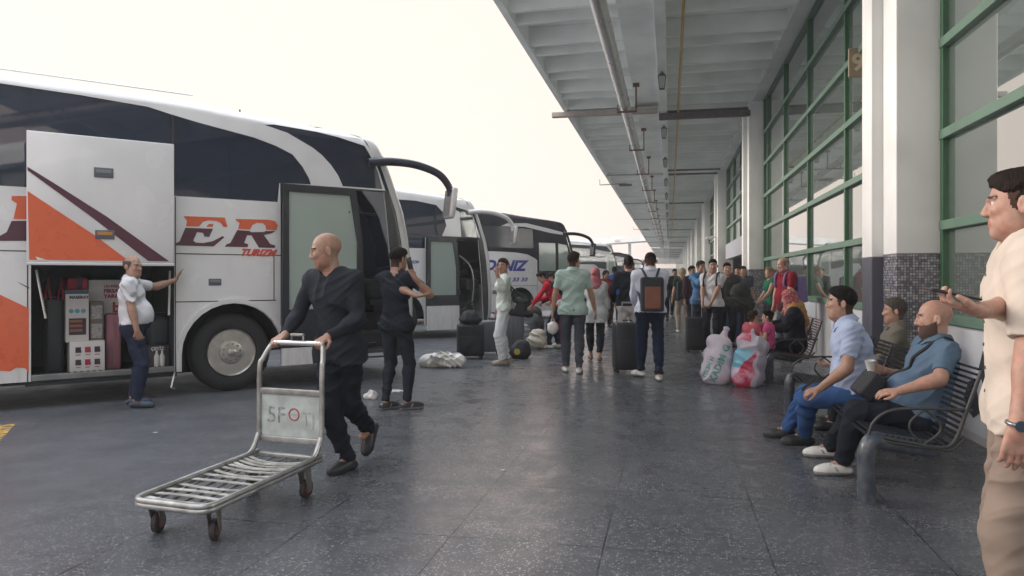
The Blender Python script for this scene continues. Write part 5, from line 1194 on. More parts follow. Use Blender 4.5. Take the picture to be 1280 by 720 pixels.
for i, (x, y, yaw, rr) in enumerate(((TL - 0.12, -hw + 0.05, 0.25, 0.058), (TL - 0.12, hw - 0.05, 0.4, 0.058), (0.12, -hw + 0.04, 0.0, 0.06), (0.12, hw - 0.04, 0.0, 0.06))):
    g = bpy.data.objects.new('caster', None); COL.objects.link(g); g.parent = tr; g.location = (x, y, 0); g.rotation_euler = (0, 0, yaw); g.empty_display_size = 0.05
    mb = MB(); mb.lathe([(0.02, -0.017), (rr * .8, -0.019), (rr, -0.012), (rr, 0.012), (rr * .8, 0.019), (0.02, 0.017)], 28, (-0.02, 0, rr), 'y'); mb.build('wheel', mat('caster_rubber', (0.035, 0.025, 0.03), 0.7), g, smooth=40)
    mb = MB(); mb.lathe([(0.0, -0.023), (0.030, -0.021), (0.030, 0.021), (0.0, 0.023)], 20, (-0.02, 0, rr), 'y'); mb.build('hub', mat('caster_hub', (0.22, 0.07, 0.07), 0.5), g, smooth=40)
    mb = MB(); zt = zr - 0.03 if x < .5 else zf - 0.03
    for q in (-0.027, 0.027): mb.prism([(-0.04, rr - 0.012), (0.0, rr - 0.012), (0.045, zt), (-0.03, zt)], 0.004, (0, q, 0))
    mb.b2((-0.035, -0.03, zt - 0.006), (0.05, 0.03, zt + 0.012), 0.003); mb.build('fork', mat('fork_steel', (0.20, 0.18, 0.16), 0.6, metal=0.4, var=0.3, vs=20), g, smooth=30)

def suitcase(loc, rz, w, d, hgt, m, label, handle=0.3, ribs=True, group=None, wheels=True):
    g = empty('suitcase', loc, rz, label, 'suitcase', group)
    mb = MB(); mb.box((0, 0, 0.045 + hgt / 2), (w, d, hgt), None, 0.045); o = mb.build('shell', m, g, smooth=50)
    if ribs:
        mb = MB()
        for k in range(5):
            x = -w * 0.36 + k * w * 0.18
            for s_ in (-1,): mb.box((x, s_ * (d / 2 + 0.001), 0.045 + hgt / 2), (w * 0.07, 0.012, hgt * 0.82), None, 0.005)
        mb.build('rib', m, o, smooth=40)
    else:
        for s_ in (-1, 1): mb = MB(); mb.box((0, s_ * (d / 2 + 0.008), 0.045 + hgt * 0.38), (w * 0.8, 0.03, hgt * 0.55), None, 0.014); mb.build('outer_pocket', m, o, smooth=40)
    mb = MB(); mb.box((0, 0, 0.045 + hgt / 2), (w + 0.006, 0.012, hgt + 0.006), None, 0.004); mb.build('zip_band', M_BLACK, o)
    if wheels:
        for x in (-1, 1):
            for y in (-1, 1): mb = MB(); mb.lathe([(0.0, -0.012), (0.024, -0.012), (0.024, 0.012), (0.0, 0.012)], 16, (x * w * 0.4, y * d * 0.36, 0.024), 'y'); mb.b2((x * w * 0.4 - 0.012, y * d * 0.36 - 0.016, 0.03), (x * w * 0.4 + 0.012, y * d * 0.36 + 0.016, 0.06)); mb.build('wheel', M_BLACK, g, smooth=40)
    if handle:
        mb = MB(); t = 0.045 + hgt; mb.tube([(-0.09, 0, t - 0.02), (-0.09, 0, t + handle), (0.09, 0, t + handle), (0.09, 0, t - 0.02)], 0.008, 8); mb.tube([(-0.09, 0, t + handle), (0.09, 0, t + handle)], 0.014, 8); mb.build('pull_handle', mat('handle_alu', (0.35, 0.35, 0.36), 0.4, metal=0.6), g, smooth=40)
    mb = MB(); mb.tube(smoothpath([(-0.08, d * 0.2, 0.045 + hgt), (-0.06, d * 0.2, 0.075 + hgt), (0.06, d * 0.2, 0.075 + hgt), (0.08, d * 0.2, 0.045 + hgt)], 4), 0.009, 8); mb.build('carry_handle', M_BLACK, g, smooth=40)
    return g
def softbag(name, label, cat, loc, ells, m, h=0.011, amp=0.008, f=55, parts=(), group=None, pick=None, rz=0.0, clipz=True, caps=(), seed=2.0):
    T = Field()
    for c, r in ells: T.ell(c, r, None, 0.05)
    for a, b, r0, r1 in caps: T.cap(a, b, r0, r1, 0.03)
    if clipz: T.clips = [((0, 0, 0), (0, 0, -1))]
    T.disp = lambda P: folds(P, amp, seed, f)
    o = fmesh(name, T, h, m if isinstance(m, list) else [m], None, pick); o.location = loc; o.rotation_euler = (0, 0, rz); tag(o, label, cat, group)
    for nm, pts, r, pm in parts:
        mb = MB(); mb.tube(smoothpath(pts, 6), r, 8); mb.build(nm, pm, o, smooth=50)
    return o
from mathutils.bvhtree import BVHTree
def project(o, tgt, d, lift=0.003, step=0.012):
    "wrap a flat text mesh of object o (target's local space) onto tgt along direction d"
    me = o.data; bm = bmesh.new(); bm.from_mesh(me); bmesh.ops.triangulate(bm, faces=bm.faces)
    for _ in range(3):
        es = [e for e in bm.edges if e.calc_length() > step * 2]
        if not es: break
        bmesh.ops.subdivide_edges(bm, edges=es, cuts=1, use_grid_fill=False); bmesh.ops.triangulate(bm, faces=bm.faces)
    tb = bmesh.new(); tb.from_mesh(tgt.data); tree = BVHTree.FromBMesh(tb); d = Vector(d).normalized()
    bad = []
    for v in bm.verts:
        h = tree.ray_cast(v.co - d * 0.6, d)
        if h[0] is None: bad.append(v)
        else: v.co = h[0] - d * lift
    bmesh.ops.delete(bm, geom=bad, context='VERTS'); bm.to_mesh(me); bm.free(); tb.free()
c_black = mat('nylon_black', (0.016, 0.018, 0.024), 0.75, bump=0.15, bs=300); c_grey = mat('shell_grey', (0.10, 0.105, 0.12), 0.45, var=0.08)
c_dk = mat('dark_shell', (0.022, 0.027, 0.034), 0.4, var=0.1)
M_PLAS = mat('white_plastic', (0.62, 0.61, 0.60), 0.35, var=0.06, bump=0.2, bs=30)
# two big sacks by the far bench
def viewdir(loc): d = Vector((loc[0], loc[1], 0)).normalized(); return d
p = gnd(898, 482); p += viewdir(p) * 0.2
rzv = math.atan2(p.y, p.x) - math.pi / 2            # local +y points away from the camera, local x to the right
s1 = softbag('sack', 'bulging white plastic sack with green lettering standing on the platform', 'sack', p,
    [((-0.02, 0, 0.16), (0.225, 0.20, 0.22)), ((0.0, 0, 0.34), (0.21, 0.19, 0.2)), ((0.03, 0, 0.50), (0.15, 0.14, 0.15)), ((-0.06, 0, 0.56), (0.10, 0.10, 0.10))], mat('sack_white', (0.62, 0.58, 0.66), 0.4, var=0.06, vs=9, bump=0.5, bs=28), 0.009, 0.011, 48, rz=rzv, caps=[((0.06, 0, 0.6), (0.10, -0.02, 0.73), 0.05, 0.04)])
M_TEAL = mat('teal_print', (0.07, 0.32, 0.28), 0.5, col2=(0.30, 0.45, 0.45), mixs=30)
a_ = R(68); X_ = (math.cos(a_), 0, math.sin(a_)); Y_ = (-math.sin(a_), 0, math.cos(a_))
t = text('lettering', 'KADIM G', 0.118, M_TEAL, s1, basis((-0.045, 0, 0.03), X_, Y_), bold=0.006, ext=0.0, space=1.1); project(t, s1, (0, 1, 0))
t = text('lettering', 'TEKSN N', 0.07, M_TEAL, s1, basis((-0.165, 0, 0.08), X_, Y_), bold=0.004, ext=0.0, space=1.1); project(t, s1, (0, 1, 0))
p = gnd(937, 486); p += viewdir(p) * 0.2
M2 = [mat('sack_pale', (0.55, 0.50, 0.60), 0.4, var=0.08, vs=9, bump=0.5, bs=28), mat('sack_red', (0.55, 0.045, 0.11), 0.4, col2=(0.62, 0.30, 0.40), mixs=9, var=0.12, vs=9, bump=0.5, bs=28), mat('sack_cyan', (0.20, 0.48, 0.62), 0.4, var=0.1), mat('sack_grey', (0.34, 0.32, 0.40), 0.45, var=0.1)]
def pk2(C):
    x, z = C[:, 0], C[:, 2]; w_ = 0.02 * np.sin(25 * z); o = np.zeros(len(C)); f_ = C[:, 1] < 0.12
    o[f_ & (x + w_ < -0.04 + 0.25 * (z - 0.2)) & (z > 0.26) & (z < 0.5)] = 2
    o[f_ & (z < 0.10 + 1.25 * (x + 0.24) + w_) & (x + w_ < 0.055 + 0.12 * (z - .3)) & (z < 0.46)] = 1
    o[(x + w_ > 0.10)] = 3
    o[(z > 0.60 - 0.15 * x) & (x < 0.02)] = 1
    return o
s2 = softbag('sack', 'tall sack printed with pink red and pale blue panels beside the children', 'sack', p,
    [((-0.02, 0, 0.15), (0.215, 0.19, 0.21)), ((0.0, 0, 0.34), (0.215, 0.18, 0.2)), ((0.05, 0, 0.52), (0.20, 0.15, 0.15)), ((-0.04, 0, 0.60), (0.13, 0.11, 0.10))], M2, 0.009, 0.011, 48, rz=math.atan2(p.y, p.x) - math.pi / 2, pick=pk2, caps=[((0.03, 0, 0.6), (0.04, -0.02, 0.73), 0.05, 0.03)], seed=4.0)
# luggage between the coaches and the platform
def SC(u, v, *a, push=0.15, **k):
    q = gnd(u, v); q += viewdir(q) * push; return suitcase(q, *a, **k)
SC(785, 467, YAW + R(-6) * 0 + R(4), 0.44, 0.28, 0.70, c_dk, 'big black upright suitcase in front of the man with the brown backpack', handle=0.30, ribs=False)
SC(871, 441, YAW + R(-10), 0.42, 0.27, 0.62, c_black, 'black suitcase with a long silver handle held by the man in the white tee', handle=0.34, ribs=False)
SC(588, 449, YAW + R(8), 0.47, 0.30, 0.55, c_black, 'black suitcase under a black holdall beside the second coach', handle=0, ribs=False)
q = gnd(588, 449); q += viewdir(q) * 0.15; q.z = 0.60
softbag('holdall', 'black holdall with loop handles lying on the black suitcase', 'bag', q, [((0, 0, 0.08), (0.21, 0.14, 0.10)), ((0.0, 0, 0.15), (0.15, 0.11, 0.10))], c_black, 0.011, 0.008, 60, [('handle', [(-0.08, -0.05, 0.25), (-0.03, -0.05, 0.38), (0.05, -0.04, 0.38), (0.09, -0.05, 0.25)], 0.012, c_black)])
SC(612, 446, YAW + R(5), 0.36, 0.25, 0.58, c_grey, 'grey hard suitcase standing left of the woman in white', handle=0, push=0.5)
SC(641, 443, YAW + R(-4), 0.44, 0.27, 0.66, c_grey, 'tall grey hard suitcase right behind the woman in white', handle=0, push=0.7)
q = gnd(650, 448); softbag('backpack', 'black day pack with a round yellow badge on the ground', 'bag', q, [((0, 0, 0.12), (0.20, 0.15, 0.15)), ((0.03, 0.02, 0.24), (0.14, 0.12, 0.09))], c_black, 0.011, 0.007, 60)
bp_ = bpy.context.scene.objects[-1] if False else None
g = MB(); q2 = q + Vector((0, 0, 0)); dv = viewdir(q); g.lathe([(0.0, -0.01), (0.055, -0.008), (0.055, 0.0)], 20, (0, 0, 0), 'y'); bd = g.build('badge', mat('badge_yellow', (0.45, 0.36, 0.05), 0.5), bpy.data.objects['backpack']); bd.location = (-0.02, -0.152, 0.13)
q = gnd(671, 436); softbag('sack', 'small crumpled beige sack on the ground behind the black day pack', 'sack', q, [((0, 0, 0.14), (0.22, 0.18, 0.18)), ((0.02, 0, 0.30), (0.16, 0.13, 0.10))], mat('sack_beige', (0.55, 0.50, 0.42), 0.6, var=0.15, vs=14), 0.012, 0.014, 60, seed=7)
q = gnd(655, 430); softbag('duffel_bag', 'dark grey rounded duffel bag in the luggage pile', 'bag', q, [((0, 0.3, 0.25), (0.30, 0.2, 0.27)), ((0.1, 0.35, 0.45), (0.22, 0.18, 0.2))], mat('duffel_grey', (0.055, 0.06, 0.07), 0.7, var=0.2), 0.014, 0.01, 50)
q = gnd(660, 425); softbag('duffel_bag', 'brown black barrel bag standing against the third coach', 'bag', q, [((0.1, 0.1, 0.33), (0.26, 0.2, 0.34)), ((0.1, 0.1, 0.62), (0.2, 0.16, 0.16))], mat('duffel_brown', (0.04, 0.034, 0.034), 0.7, var=0.2), 0.014, 0.01, 50, seed=5)
q = gnd(653, 434); q.z = 0.0; softbag('plastic_bag', 'thin translucent grey carrier bag on the pile', 'bag', q, [((0.02, 0.05, 0.36), (0.13, 0.10, 0.12)), ((0.02, 0.05, 0.2), (0.13, 0.1, 0.2))], mat('film_grey', (0.22, 0.25, 0.28), 0.3, var=0.2), 0.011, 0.012, 70, seed=9)
q = gnd(549, 459); softbag('plastic_bag', 'crumpled heap of white plastic bags beside the black suitcase', 'bag', q, [((-0.15, 0.05, 0.08), (0.20, 0.18, 0.13)), ((0.14, 0.05, 0.09), (0.20, 0.17, 0.14)), ((0, -0.03, 0.16), (0.13, 0.12, 0.10)), ((0.3, 0.05, 0.1), (0.12, 0.12, 0.12))], mat('heap_white', (0.74, 0.72, 0.70), 0.4, var=0.12, vs=12), 0.010, 0.018, 75, seed=3)
q = gnd(463, 499); softbag('plastic_scrap', 'small crumpled white plastic scrap on the lane behind the pusher', 'litter', q, [((0, 0, 0.03), (0.09, 0.05, 0.05)), ((0.02, 0, 0.07), (0.05, 0.03, 0.04))], M_PLAS, 0.008, 0.012, 110, seed=3)
q = gnd(492, 489); softbag('plastic_scrap', 'flattened pale plastic scrap on the lane near the coach front', 'litter', q, [((0, 0, 0.0), (0.16, 0.1, 0.02))], M_PLAS, 0.008, 0.006, 110, seed=6)
for u, v, l in ((194, 541, 'tiny white paper scrap on the asphalt in front of the trolley'), (628, 588, 'tiny white paper scrap on the open platform floor')):
    q = gnd(u, v); g = MB(); g.prism([(-0.02, -0.01), (0.018, -0.014), (0.024, 0.008), (-0.005, 0.016)], 0.002, (q.x, q.y, 0.003), ((1, 0, 0), (0, 1, 0), (0, 0, 1))); tag(g.build('paper_scrap', M_PLAS, None), l, 'litter')
SC(912, 425, YAW, 0.42, 0.28, 0.62, mat('blue_shell', (0.03, 0.05, 0.12), 0.5), 'dark blue suitcase standing behind the two sacks', handle=0, push=0.1)
# things in the luggage bay
def bayitem(u0, v0, u1, v1, depth, thick, m, name, label, cat, parts=None, bev=0.01, tilt=0.0):
    x0, z1 = B.S(u0, v0, -depth); x1, z0 = B.S(u1, v1, -depth); z0 = max(z0, 0.305)
    g = empty(name, B.root.matrix_basis @ Vector(((x0 + x1) / 2, depth, z0)), B.root.rotation_euler.z, label, cat)
    w_, h_ = x1 - x0, z1 - z0; mb = MB(); mb.box((0, thick / 2, h_ / 2), (w_, thick, h_), None, bev); mb.build('body', m, g, smooth=40)
    if parts: parts(g, w_, h_)
    return g
bpy.context.view_layer.update()
MW = mat('carton_white', (0.62, 0.60, 0.60), 0.6, var=0.05); MT = mat('print_teal', (0.10, 0.35, 0.42), 0.6); MR = mat('print_red', (0.35, 0.02, 0.06), 0.6); MK = mat('print_dark', (0.05, 0.03, 0.05), 0.6)
def pt_box(g, w_, h_):
    text('lettering', 'MASERAY', 0.045, MK, g, basis((-w_ * 0.34, -0.002, h_ * 0.84), (1, 0, 0), (0, 0, 1)), bold=0.002)
    for k in range(3): mb = MB(); mb.lathe([(0, -0.003), (w_ * 0.11, -0.003), (w_ * 0.11, -0.001)], 18, (-w_ * 0.26 + k * w_ * 0.26, 0, h_ * 0.60), 'y'); mb.build('round_print', MT, g)
    mb = MB(); mb.b2((-w_ * 0.36, -0.004, h_ * 0.14), (w_ * 0.38, -0.001, h_ * 0.46)); mb.build('picture', MK, g)
    mb = MB()
    for k in range(3): mb.b2((-w_ * 0.33, -0.006, h_ * (0.2 + k * 0.09)), (w_ * 0.22, -0.0045, h_ * (0.25 + k * 0.09)))
    mb.build('picture_wood', mat('print_wood', (0.28, 0.12, 0.06), 0.6), g)
    mb = MB(); mb.b2((-w_ / 2 - 0.001, -0.004, h_ * 0.93), (w_ / 2 + 0.001, -0.001, h_)); mb.build('dark_band', mat('print_navy', (0.05, 0.10, 0.16), 0.6), g)
bayitem(82, 363, 111, 427, 0.32, 0.3, MW, 'printed_carton', 'tall white printed carton standing on the lower carton in the luggage bay', 'carton', pt_box, 0.004)
def pt_six(g, w_, h_):
    for r_ in range(2):
        for c_ in range(3):
            mb = MB(); x = -w_ * 0.26 + c_ * w_ * 0.27; z = h_ * (0.30 + 0.38 * r_); mb.b2((x - w_ * 0.08, -0.004, z - h_ * 0.02), (x + w_ * 0.08, -0.001, z + h_ * 0.15), 0.001); mb.b2((x - w_ * 0.06, -0.0045, z - h_ * 0.02), (x + w_ * 0.09, -0.001, z + h_ * 0.06), 0.001); mb.build('pot_picture', MR if c_ == 1 else MK, g)
            mb = MB(); mb.b2((x - w_ * 0.07, -0.003, z - h_ * 0.10), (x + w_ * 0.07, -0.001, z - h_ * 0.08)); mb.build('caption', MR, g)
bayitem(87, 427.5, 131, 466, 0.22, 0.35, MW, 'printed_carton', 'low white carton with six pot pictures on the bay floor', 'carton', pt_six, 0.004)
def pt_cmp(g, w_, h_):
    for k in range(2): mb = MB(); mb.b2((-w_ * 0.38, -0.006, h_ * (0.08 + 0.48 * k)), (w_ * 0.38, -0.001, h_ * (0.44 + 0.46 * k)), 0.003); mb.build('window_film', mat('film_pale', (0.33, 0.32, 0.31), 0.3, var=0.3, vs=30), g)
bayitem(112, 377, 130, 426, 0.36, 0.25, mat('board_brown', (0.16, 0.13, 0.11), 0.7), 'open_carton', 'narrow brown carton with two clear windows beside the white one', 'carton', pt_cmp)
def pt_sign(g, w_, h_):
    text('lettering', 'UN PARÇALAR', 0.042, MR, g, basis((-w_ * 0.14, -0.003, h_ * 0.80), (1, 0, 0), (0, 0, 1)), bold=0.001)
    text('lettering', 'FIRSATLAR', 0.062, MR, g, basis((-w_ * 0.14, -0.003, h_ * 0.66), (1, 0, 0), (0, 0, 1)), bold=0.003)
    text('lettering', 'YARARLAN', 0.062, MR, g, basis((-w_ * 0.14, -0.003, h_ * 0.52), (1, 0, 0), (0, 0, 1)), bold=0.003)
    text('lettering', 'bi', 0.17, MR, g, basis((0.03, -0.003, h_ * 0.14), (1, 0, 0), (0, 0, 1)), bold=0.006)
bayitem(111, 350, 162, 396, 0.55, 0.02, MW, 'sign_board', 'white advertising board with dark red words at the back of the luggage bay', 'sign', pt_sign, 0.002)
bayitem(56, 372, 80, 466, 0.40, 0.35, c_dk, 'suitcase', 'black suitcase standing at the left end of the luggage bay', 'suitcase', lambda g, w_, h_: [MB().tube([(x, -0.01, h_ - 0.02), (x * 0.7, -0.02, h_ + 0.22), (x * 0.4, -0.01, h_ - 0.03)], 0.014, 8).build('red_strap', mat('strap_red', (0.30, 0.012, 0.035), 0.7), g) for x in (-0.09, 0.09)], 0.04)
bayitem(132, 392, 152, 462, 0.40, 0.35, mat('rose_shell', (0.33, 0.14, 0.18), 0.45), 'suitcase', 'rose coloured suitcase behind the heavy man in white', 'suitcase', lambda g, w_, h_: MB().b2((-w_ * 0.1, -0.012, h_ * 0.1), (w_ * 0.1, -0.001, h_ * 0.9), 0.004).build('rib', mat('rose_shell', (0.33, 0.14, 0.18), 0.45), g), 0.04)
bayitem(83, 348, 110, 363, 0.5, 0.3, mat('bag_red', (0.42, 0.012, 0.04), 0.6), 'red_bag', 'red bag squeezed on top of the tall carton', 'bag', lambda g, w_, h_: MB().b2((-w_ * 0.04, -0.004, -0.01), (w_ * 0.22, -0.001, h_)).build('dark_stripe', MK, g), 0.02)
def pt_crate(g, w_, h_):
    for x in (-0.14, 0.12): mb = MB(); mb.lathe([(0.028, 0), (0.03, 0.02), (0.03, 0.12), (0.012, 0.16), (0.012, 0.19)], 14, (x * w_, -0.02, h_ * 0.08)); mb.build('bottle', MW, g, smooth=40)
    text('lettering', 'ÇEYİZ', 0.05, MW, g, basis((-w_ * 0.4, -0.003, h_ * 0.82), (1, 0, 0), (0, 0, 1)), bold=0.002)
bayitem(186, 433, 212, 459, 0.2, 0.3, mat('crate_dark', (0.05, 0.045, 0.05), 0.6), 'printed_carton', 'small dark carton with white bottle shapes at the right of the bay', 'carton', pt_crate)
bayitem(188, 395, 212, 432, 0.35, 0.3, mat('bag_slate', (0.04, 0.05, 0.065), 0.7), 'travel_bag', 'dark slate travel bag on top of the small dark carton', 'bag', lambda g, w_, h_: MB().tube(smoothpath([(-0.06, -0.01, h_ - 0.05), (-0.05, -0.05, h_ + 0.03), (0.05, -0.05, h_ + 0.03), (0.06, -0.01, h_ - 0.05)], 5), 0.01, 8).build('handle', c_black, g), 0.05)
# ------------------------------------------------------------------ benches
def bench(x, y, n, label, slat, frame, pitch=0.62):
    g = empty('bench', (x, y, 0), 0, label, 'bench'); Lb = n * pitch
    prof = smoothpath([(0.02, 0.405), (0.06, 0.425), (0.25, 0.395), (0.42, 0.375), (0.50, 0.42), (0.57, 0.62), (0.65, 0.86)], 5)
    prof = [(p[0], p[1]) for p in prof]
    ZB = (prof[-1])
    def rods(i0, i1, name):
        mb = MB(); acc = 0; last = None
        pts = prof[i0:i1]
        # resample
        out = [pts[0]]; d = 0
        for a, b in zip(pts, pts[1:]):
            L = math.dist(a, b)
            while d + L >= 0.035:
                t = (0.035 - d) / L; a = (a[0] + (b[0] - a[0]) * t, a[1] + (b[1] - a[1]) * t); out.append(a); L = math.dist(a, b); d = 0
            d += L
        for q in out: mb.b2((q[0] - 0.011, 0.02, q[1] - 0.006), (q[0] + 0.011, Lb - 0.02, q[1] + 0.006), 0.003)
        mb.build(name, slat, g)
    mid = 18
    rods(0, mid + 1, 'seat'); rods(mid + 2, len(prof), 'backrest')
    for k in range(n + 1):
        mb = MB(); yy = k * pitch; mb.tube([(p[0], yy, p[1] - 0.012) for p in prof], 0.013, 8); mb.tube([(0.02, yy, 0.395), (0.30, yy, 0.36), (0.48, yy, 0.345), (0.56, yy, 0.43)], 0.011, 8); mb.build('side_frame', frame, g, smooth=50)
    for k in (0, n):
        mb = MB(); yy = k * pitch; s_ = 1
        mb.tube(smoothpath([(0.0, yy, 0.40), (0.03, yy, 0.50), (0.12, yy, 0.575), (0.28, yy, 0.60), (0.60, yy, 0.60)], 6), 0.010, 8)
        mb.tube(smoothpath([(0.32, yy, 0.375), (0.25, yy, 0.45), (0.25, yy, 0.52), (0.33, yy, 0.595)], 5), 0.008, 8)
        mb.tube(smoothpath([(0.32, yy, 0.375), (0.41, yy, 0.45), (0.41, yy, 0.52), (0.33, yy, 0.595)], 5), 0.008, 8)
        mb.build('armrest', frame, g, smooth=50)
    for yy in (0.0, Lb):
        mb = MB(); yq = yy + (0.0 if yy == 0 else -0.02)
        mb.tube(smoothpath([(-0.01, yq, 0.0), (-0.01, yq, 0.22), (-0.005, yq, 0.33), (0.04, yq + 0.02, 0.385), (0.12, yq + 0.05, 0.37), (0.40, yq + 0.08, 0.33)], 6), 0.055, 16); mb.lathe([(0.075, 0.0), (0.075, 0.006), (0.056, 0.008)], 20, (-0.01, yq, 0)); mb.build('leg', mat('leg_paint', (0.045, 0.06, 0.085), 0.35, var=0.2, vs=10, coat=0.3, col2=(0.085, 0.09, 0.10), mixs=18), g, smooth=50)
    mb = MB(); mb.tube([(0.30, 0.02, 0.34), (0.30, Lb - 0.02, 0.34)], 0.022, 10); mb.build('under_beam', frame, g, smooth=50)
    return g
def xy(u, D): q = gd(u, D); return q.x, q.y
bx, by = xy(1085, 4.69)
bench(bx, by, 5, 'long black wire bench with thick scuffed legs carrying the three seated men', mat('wire_black', (0.014, 0.016, 0.024), 0.6, spec=0.2), mat('wire_grey', (0.055, 0.055, 0.058), 0.5, metal=0.3))
b2x, b2y = xy(963, 9.9)
bench(b2x, b2y, 3, 'bench with maroon slats carrying the woman in the flowered headscarf', mat('slat_maroon', (0.16, 0.035, 0.04), 0.4, var=0.15), mat('wire_grey', (0, 0, 0)))
q = gd(1035, 9.4); 
# ------------------------------------------------------------------ people of the platform
c_blk = cloth('cloth_black', (0.012, 0.015, 0.024)); c_blk2 = cloth('cloth_charcoal', (0.020, 0.023, 0.032)); c_navy = cloth('cloth_navy', (0.016, 0.024, 0.050)); c_wht = cloth('cloth_white', (0.60, 0.60, 0.64)); c_jean = cloth('cloth_jeans', (0.035, 0.085, 0.22), var=0.2)
c_gry = cloth('cloth_grey', (0.060, 0.068, 0.085)); c_mint = cloth('cloth_mint', (0.36, 0.47, 0.43)); c_beige = cloth('cloth_beige', (0.34, 0.29, 0.24)); c_cream = cloth('cloth_cream', (0.57, 0.49, 0.42))
c_bluep = cloth('cloth_blue_polo', (0.092, 0.145, 0.215)); c_pale = cloth('cloth_pale_blue', (0.36, 0.43, 0.60)); c_red = cloth('cloth_red', (0.19, 0.010, 0.025)); c_red2 = cloth('cloth_bright_red', (0.52, 0.02, 0.04)); c_green = cloth('cloth_green', (0.01, 0.12, 0.07))
s_blk = mat('shoe_black', (0.018, 0.018, 0.022), 0.5); s_wht = mat('shoe_white', (0.62, 0.61, 0.58), 0.5, var=0.06); s_sole = mat('sole_white', (0.27, 0.27, 0.27), 0.6); s_navy = mat('shoe_navy', (0.03, 0.045, 0.09), 0.5); s_tan = mat('shoe_tan', (0.42, 0.33, 0.26), 0.6); s_dsole = mat('sole_dark', (0.03, 0.03, 0.03), 0.7)
UP = Vector((0, 0, 1))
# man pushing the trolley
hA, hB = [tr.matrix_basis @ Vector((-0.10, y, 0.975)) for y in (hw * .70, -hw * .70)]
tdir = tv.normalized()
hl, hr_ = sorted((hA, hB), key=lambda p_: -p_.dot(CR))     # image-right hand = his left
back = -tdir
def gripw(p_): return p_ + back * 0.085 + UP * 0.035
pf = gd(428, 5.38)
P1 = person('bald man in a dark long sleeved top pushing the luggage trolley', (pf.x, pf.y), -152, H=1.78, h=0.0075, lean=9, twist=0, pelvis=(0.0, 0.02, 0.915), head=(44, 6, 0),
    feet=(at(462, 536, 5.78), gnd(436, 588) + Vector((0, 0, 0.085))), fpitch=(52, 0), knees=((-0.1, 1, 0), (0.1, 1, 0)), hands=(gripw(hl), gripw(hr_)), elbows=((-0.7, -1, -0.2), (0.8, -1, -0.2)),
    hdir=(tdir - UP * 0.25, tdir - UP * 0.25), palm=(-UP, -UP), curl=(1.15, 1.15), tone='olive', top=('sweater', c_blk2), sleeve=1.93, collar=False, hem=-0.10, bottom=('trousers', c_blk), shoe=s_blk, sole=s_dsole, hair='none', beard=0.22, legw=1.35, build=1.0, seed=1.3)
# heavy man leaning on the coach
pf = gd(166, 8.12); bh = B.root.matrix_basis @ Vector((-0.60, -0.035, 1.40))
P2 = person('heavy bald man in a white short sleeved shirt leaning his hand on the coach', (pf.x, pf.y), 72, H=1.66, h=0.010, lean=-2, head=(34, 4, 0), belly=0.55, build=1.18,
    feet=((-0.13, -0.02, 0.085), (0.10, 0.05, 0.085)), hands=(bh - (Matrix.Rotation(0, 3, 'Z') @ (bh - Vector((pf.x, pf.y, 1.35))).normalized()) * 0.10, (0.235, 0.08, 0.84)), elbows=((-0.6, -0.2, -1), (0.6, -0.9, 0)),
    hdir=((0.0, 0.5, 1.0), (-0.3, 0.35, -1)), palm=((0.0, 1, -0.2), (-1, 0, 0)), curl=(0.15, 0.8), tone='olive', top=('shirt', c_wht), sleeve=0.72, hem=0.03, bottom=('trousers', c_navy), shoe=s_navy, sole=s_dsole, hair='fringe', haircol=(0.10, 0.095, 0.09), seed=2.2, legw=1.25)
# man on the phone
pf = gnd(495, 512); ear = at(511, 334, 7.80)
P3 = person('slim man in a black tee seen from behind holding a phone to his ear', (pf.x, pf.y), 28, H=1.74, h=0.010, head=(12, 6, 0), feet=((-0.10, -0.06, 0.085), (0.10, 0.06, 0.085)), fdir=((0.2, 1, 0), (0.7, 1, 0)),
    hands=(at(548, 384, 7.55), at(518, 347, 7.72)), elbows=((-0.3, -0.6, -1), (1, 0.4, -0.9)), hdir=((0.8, 0.6, 0), (-0.45, -0.2, 1)), palm=((0, 0, 1), (-1, 0, 0)), curl=(0.5, 0.7), top=('tshirt', c_blk), sleeve=0.6, collar=False, hem=-0.08, bottom=('trousers', c_blk2), shoe=s_blk, sole=s_sole, hair='short', haircol=(0.012, 0.010, 0.009), legw=0.7, build=0.92, seed=3.1, beard=0.3)
g = MB(); g.box((0, 0, 0), (0.012, 0.075, 0.155), None, 0.005); ph = g.build('phone', M_BLACK, None, smooth=40); ph.location = at(512.5, 331, 7.72); ph.rotation_euler = (R(20), 0, YAW - R(30)); tag(ph, 'dark phone at the ear of the man in the black tee', 'phone')
# woman in white
pf = gnd(630, 456)
P4 = person('slim woman in white top and white trousers raising a hand to her face', (pf.x, pf.y), -96, H=1.73, h=0.011, fem=True, build=1.12, head=(-55, 0, 0), feet=((-0.06, 0.03, 0.085), (0.07, -0.06, 0.085)), fdir=((-0.1, 1, 0), (0.1, 1, 0)),
    hands=(at(621, 342, 11.62), (0.2, 0.1, 0.85)), elbows=((-1, 0.3, -0.5), (0.5, -1, 0)), hdir=((0.15, -0.1, 1), None), palm=((0.8, 0, 0), (-1, 0, 0)), curl=(0.5, 0.4), top=('blouse', cloth('cloth_offwhite', (0.55, 0.60, 0.55))), sleeve=1.7, collar=False, hem=-0.05, bottom=('jeans', cloth('cloth_white_jeans', (0.68, 0.70, 0.74))), shoe=s_tan, sole=s_sole, hair='tied', haircol=(0.035, 0.02, 0.012), legw=1.5, tone='tan', seed=4.0)
q = gd(651, 11.9); q.z = 0.83
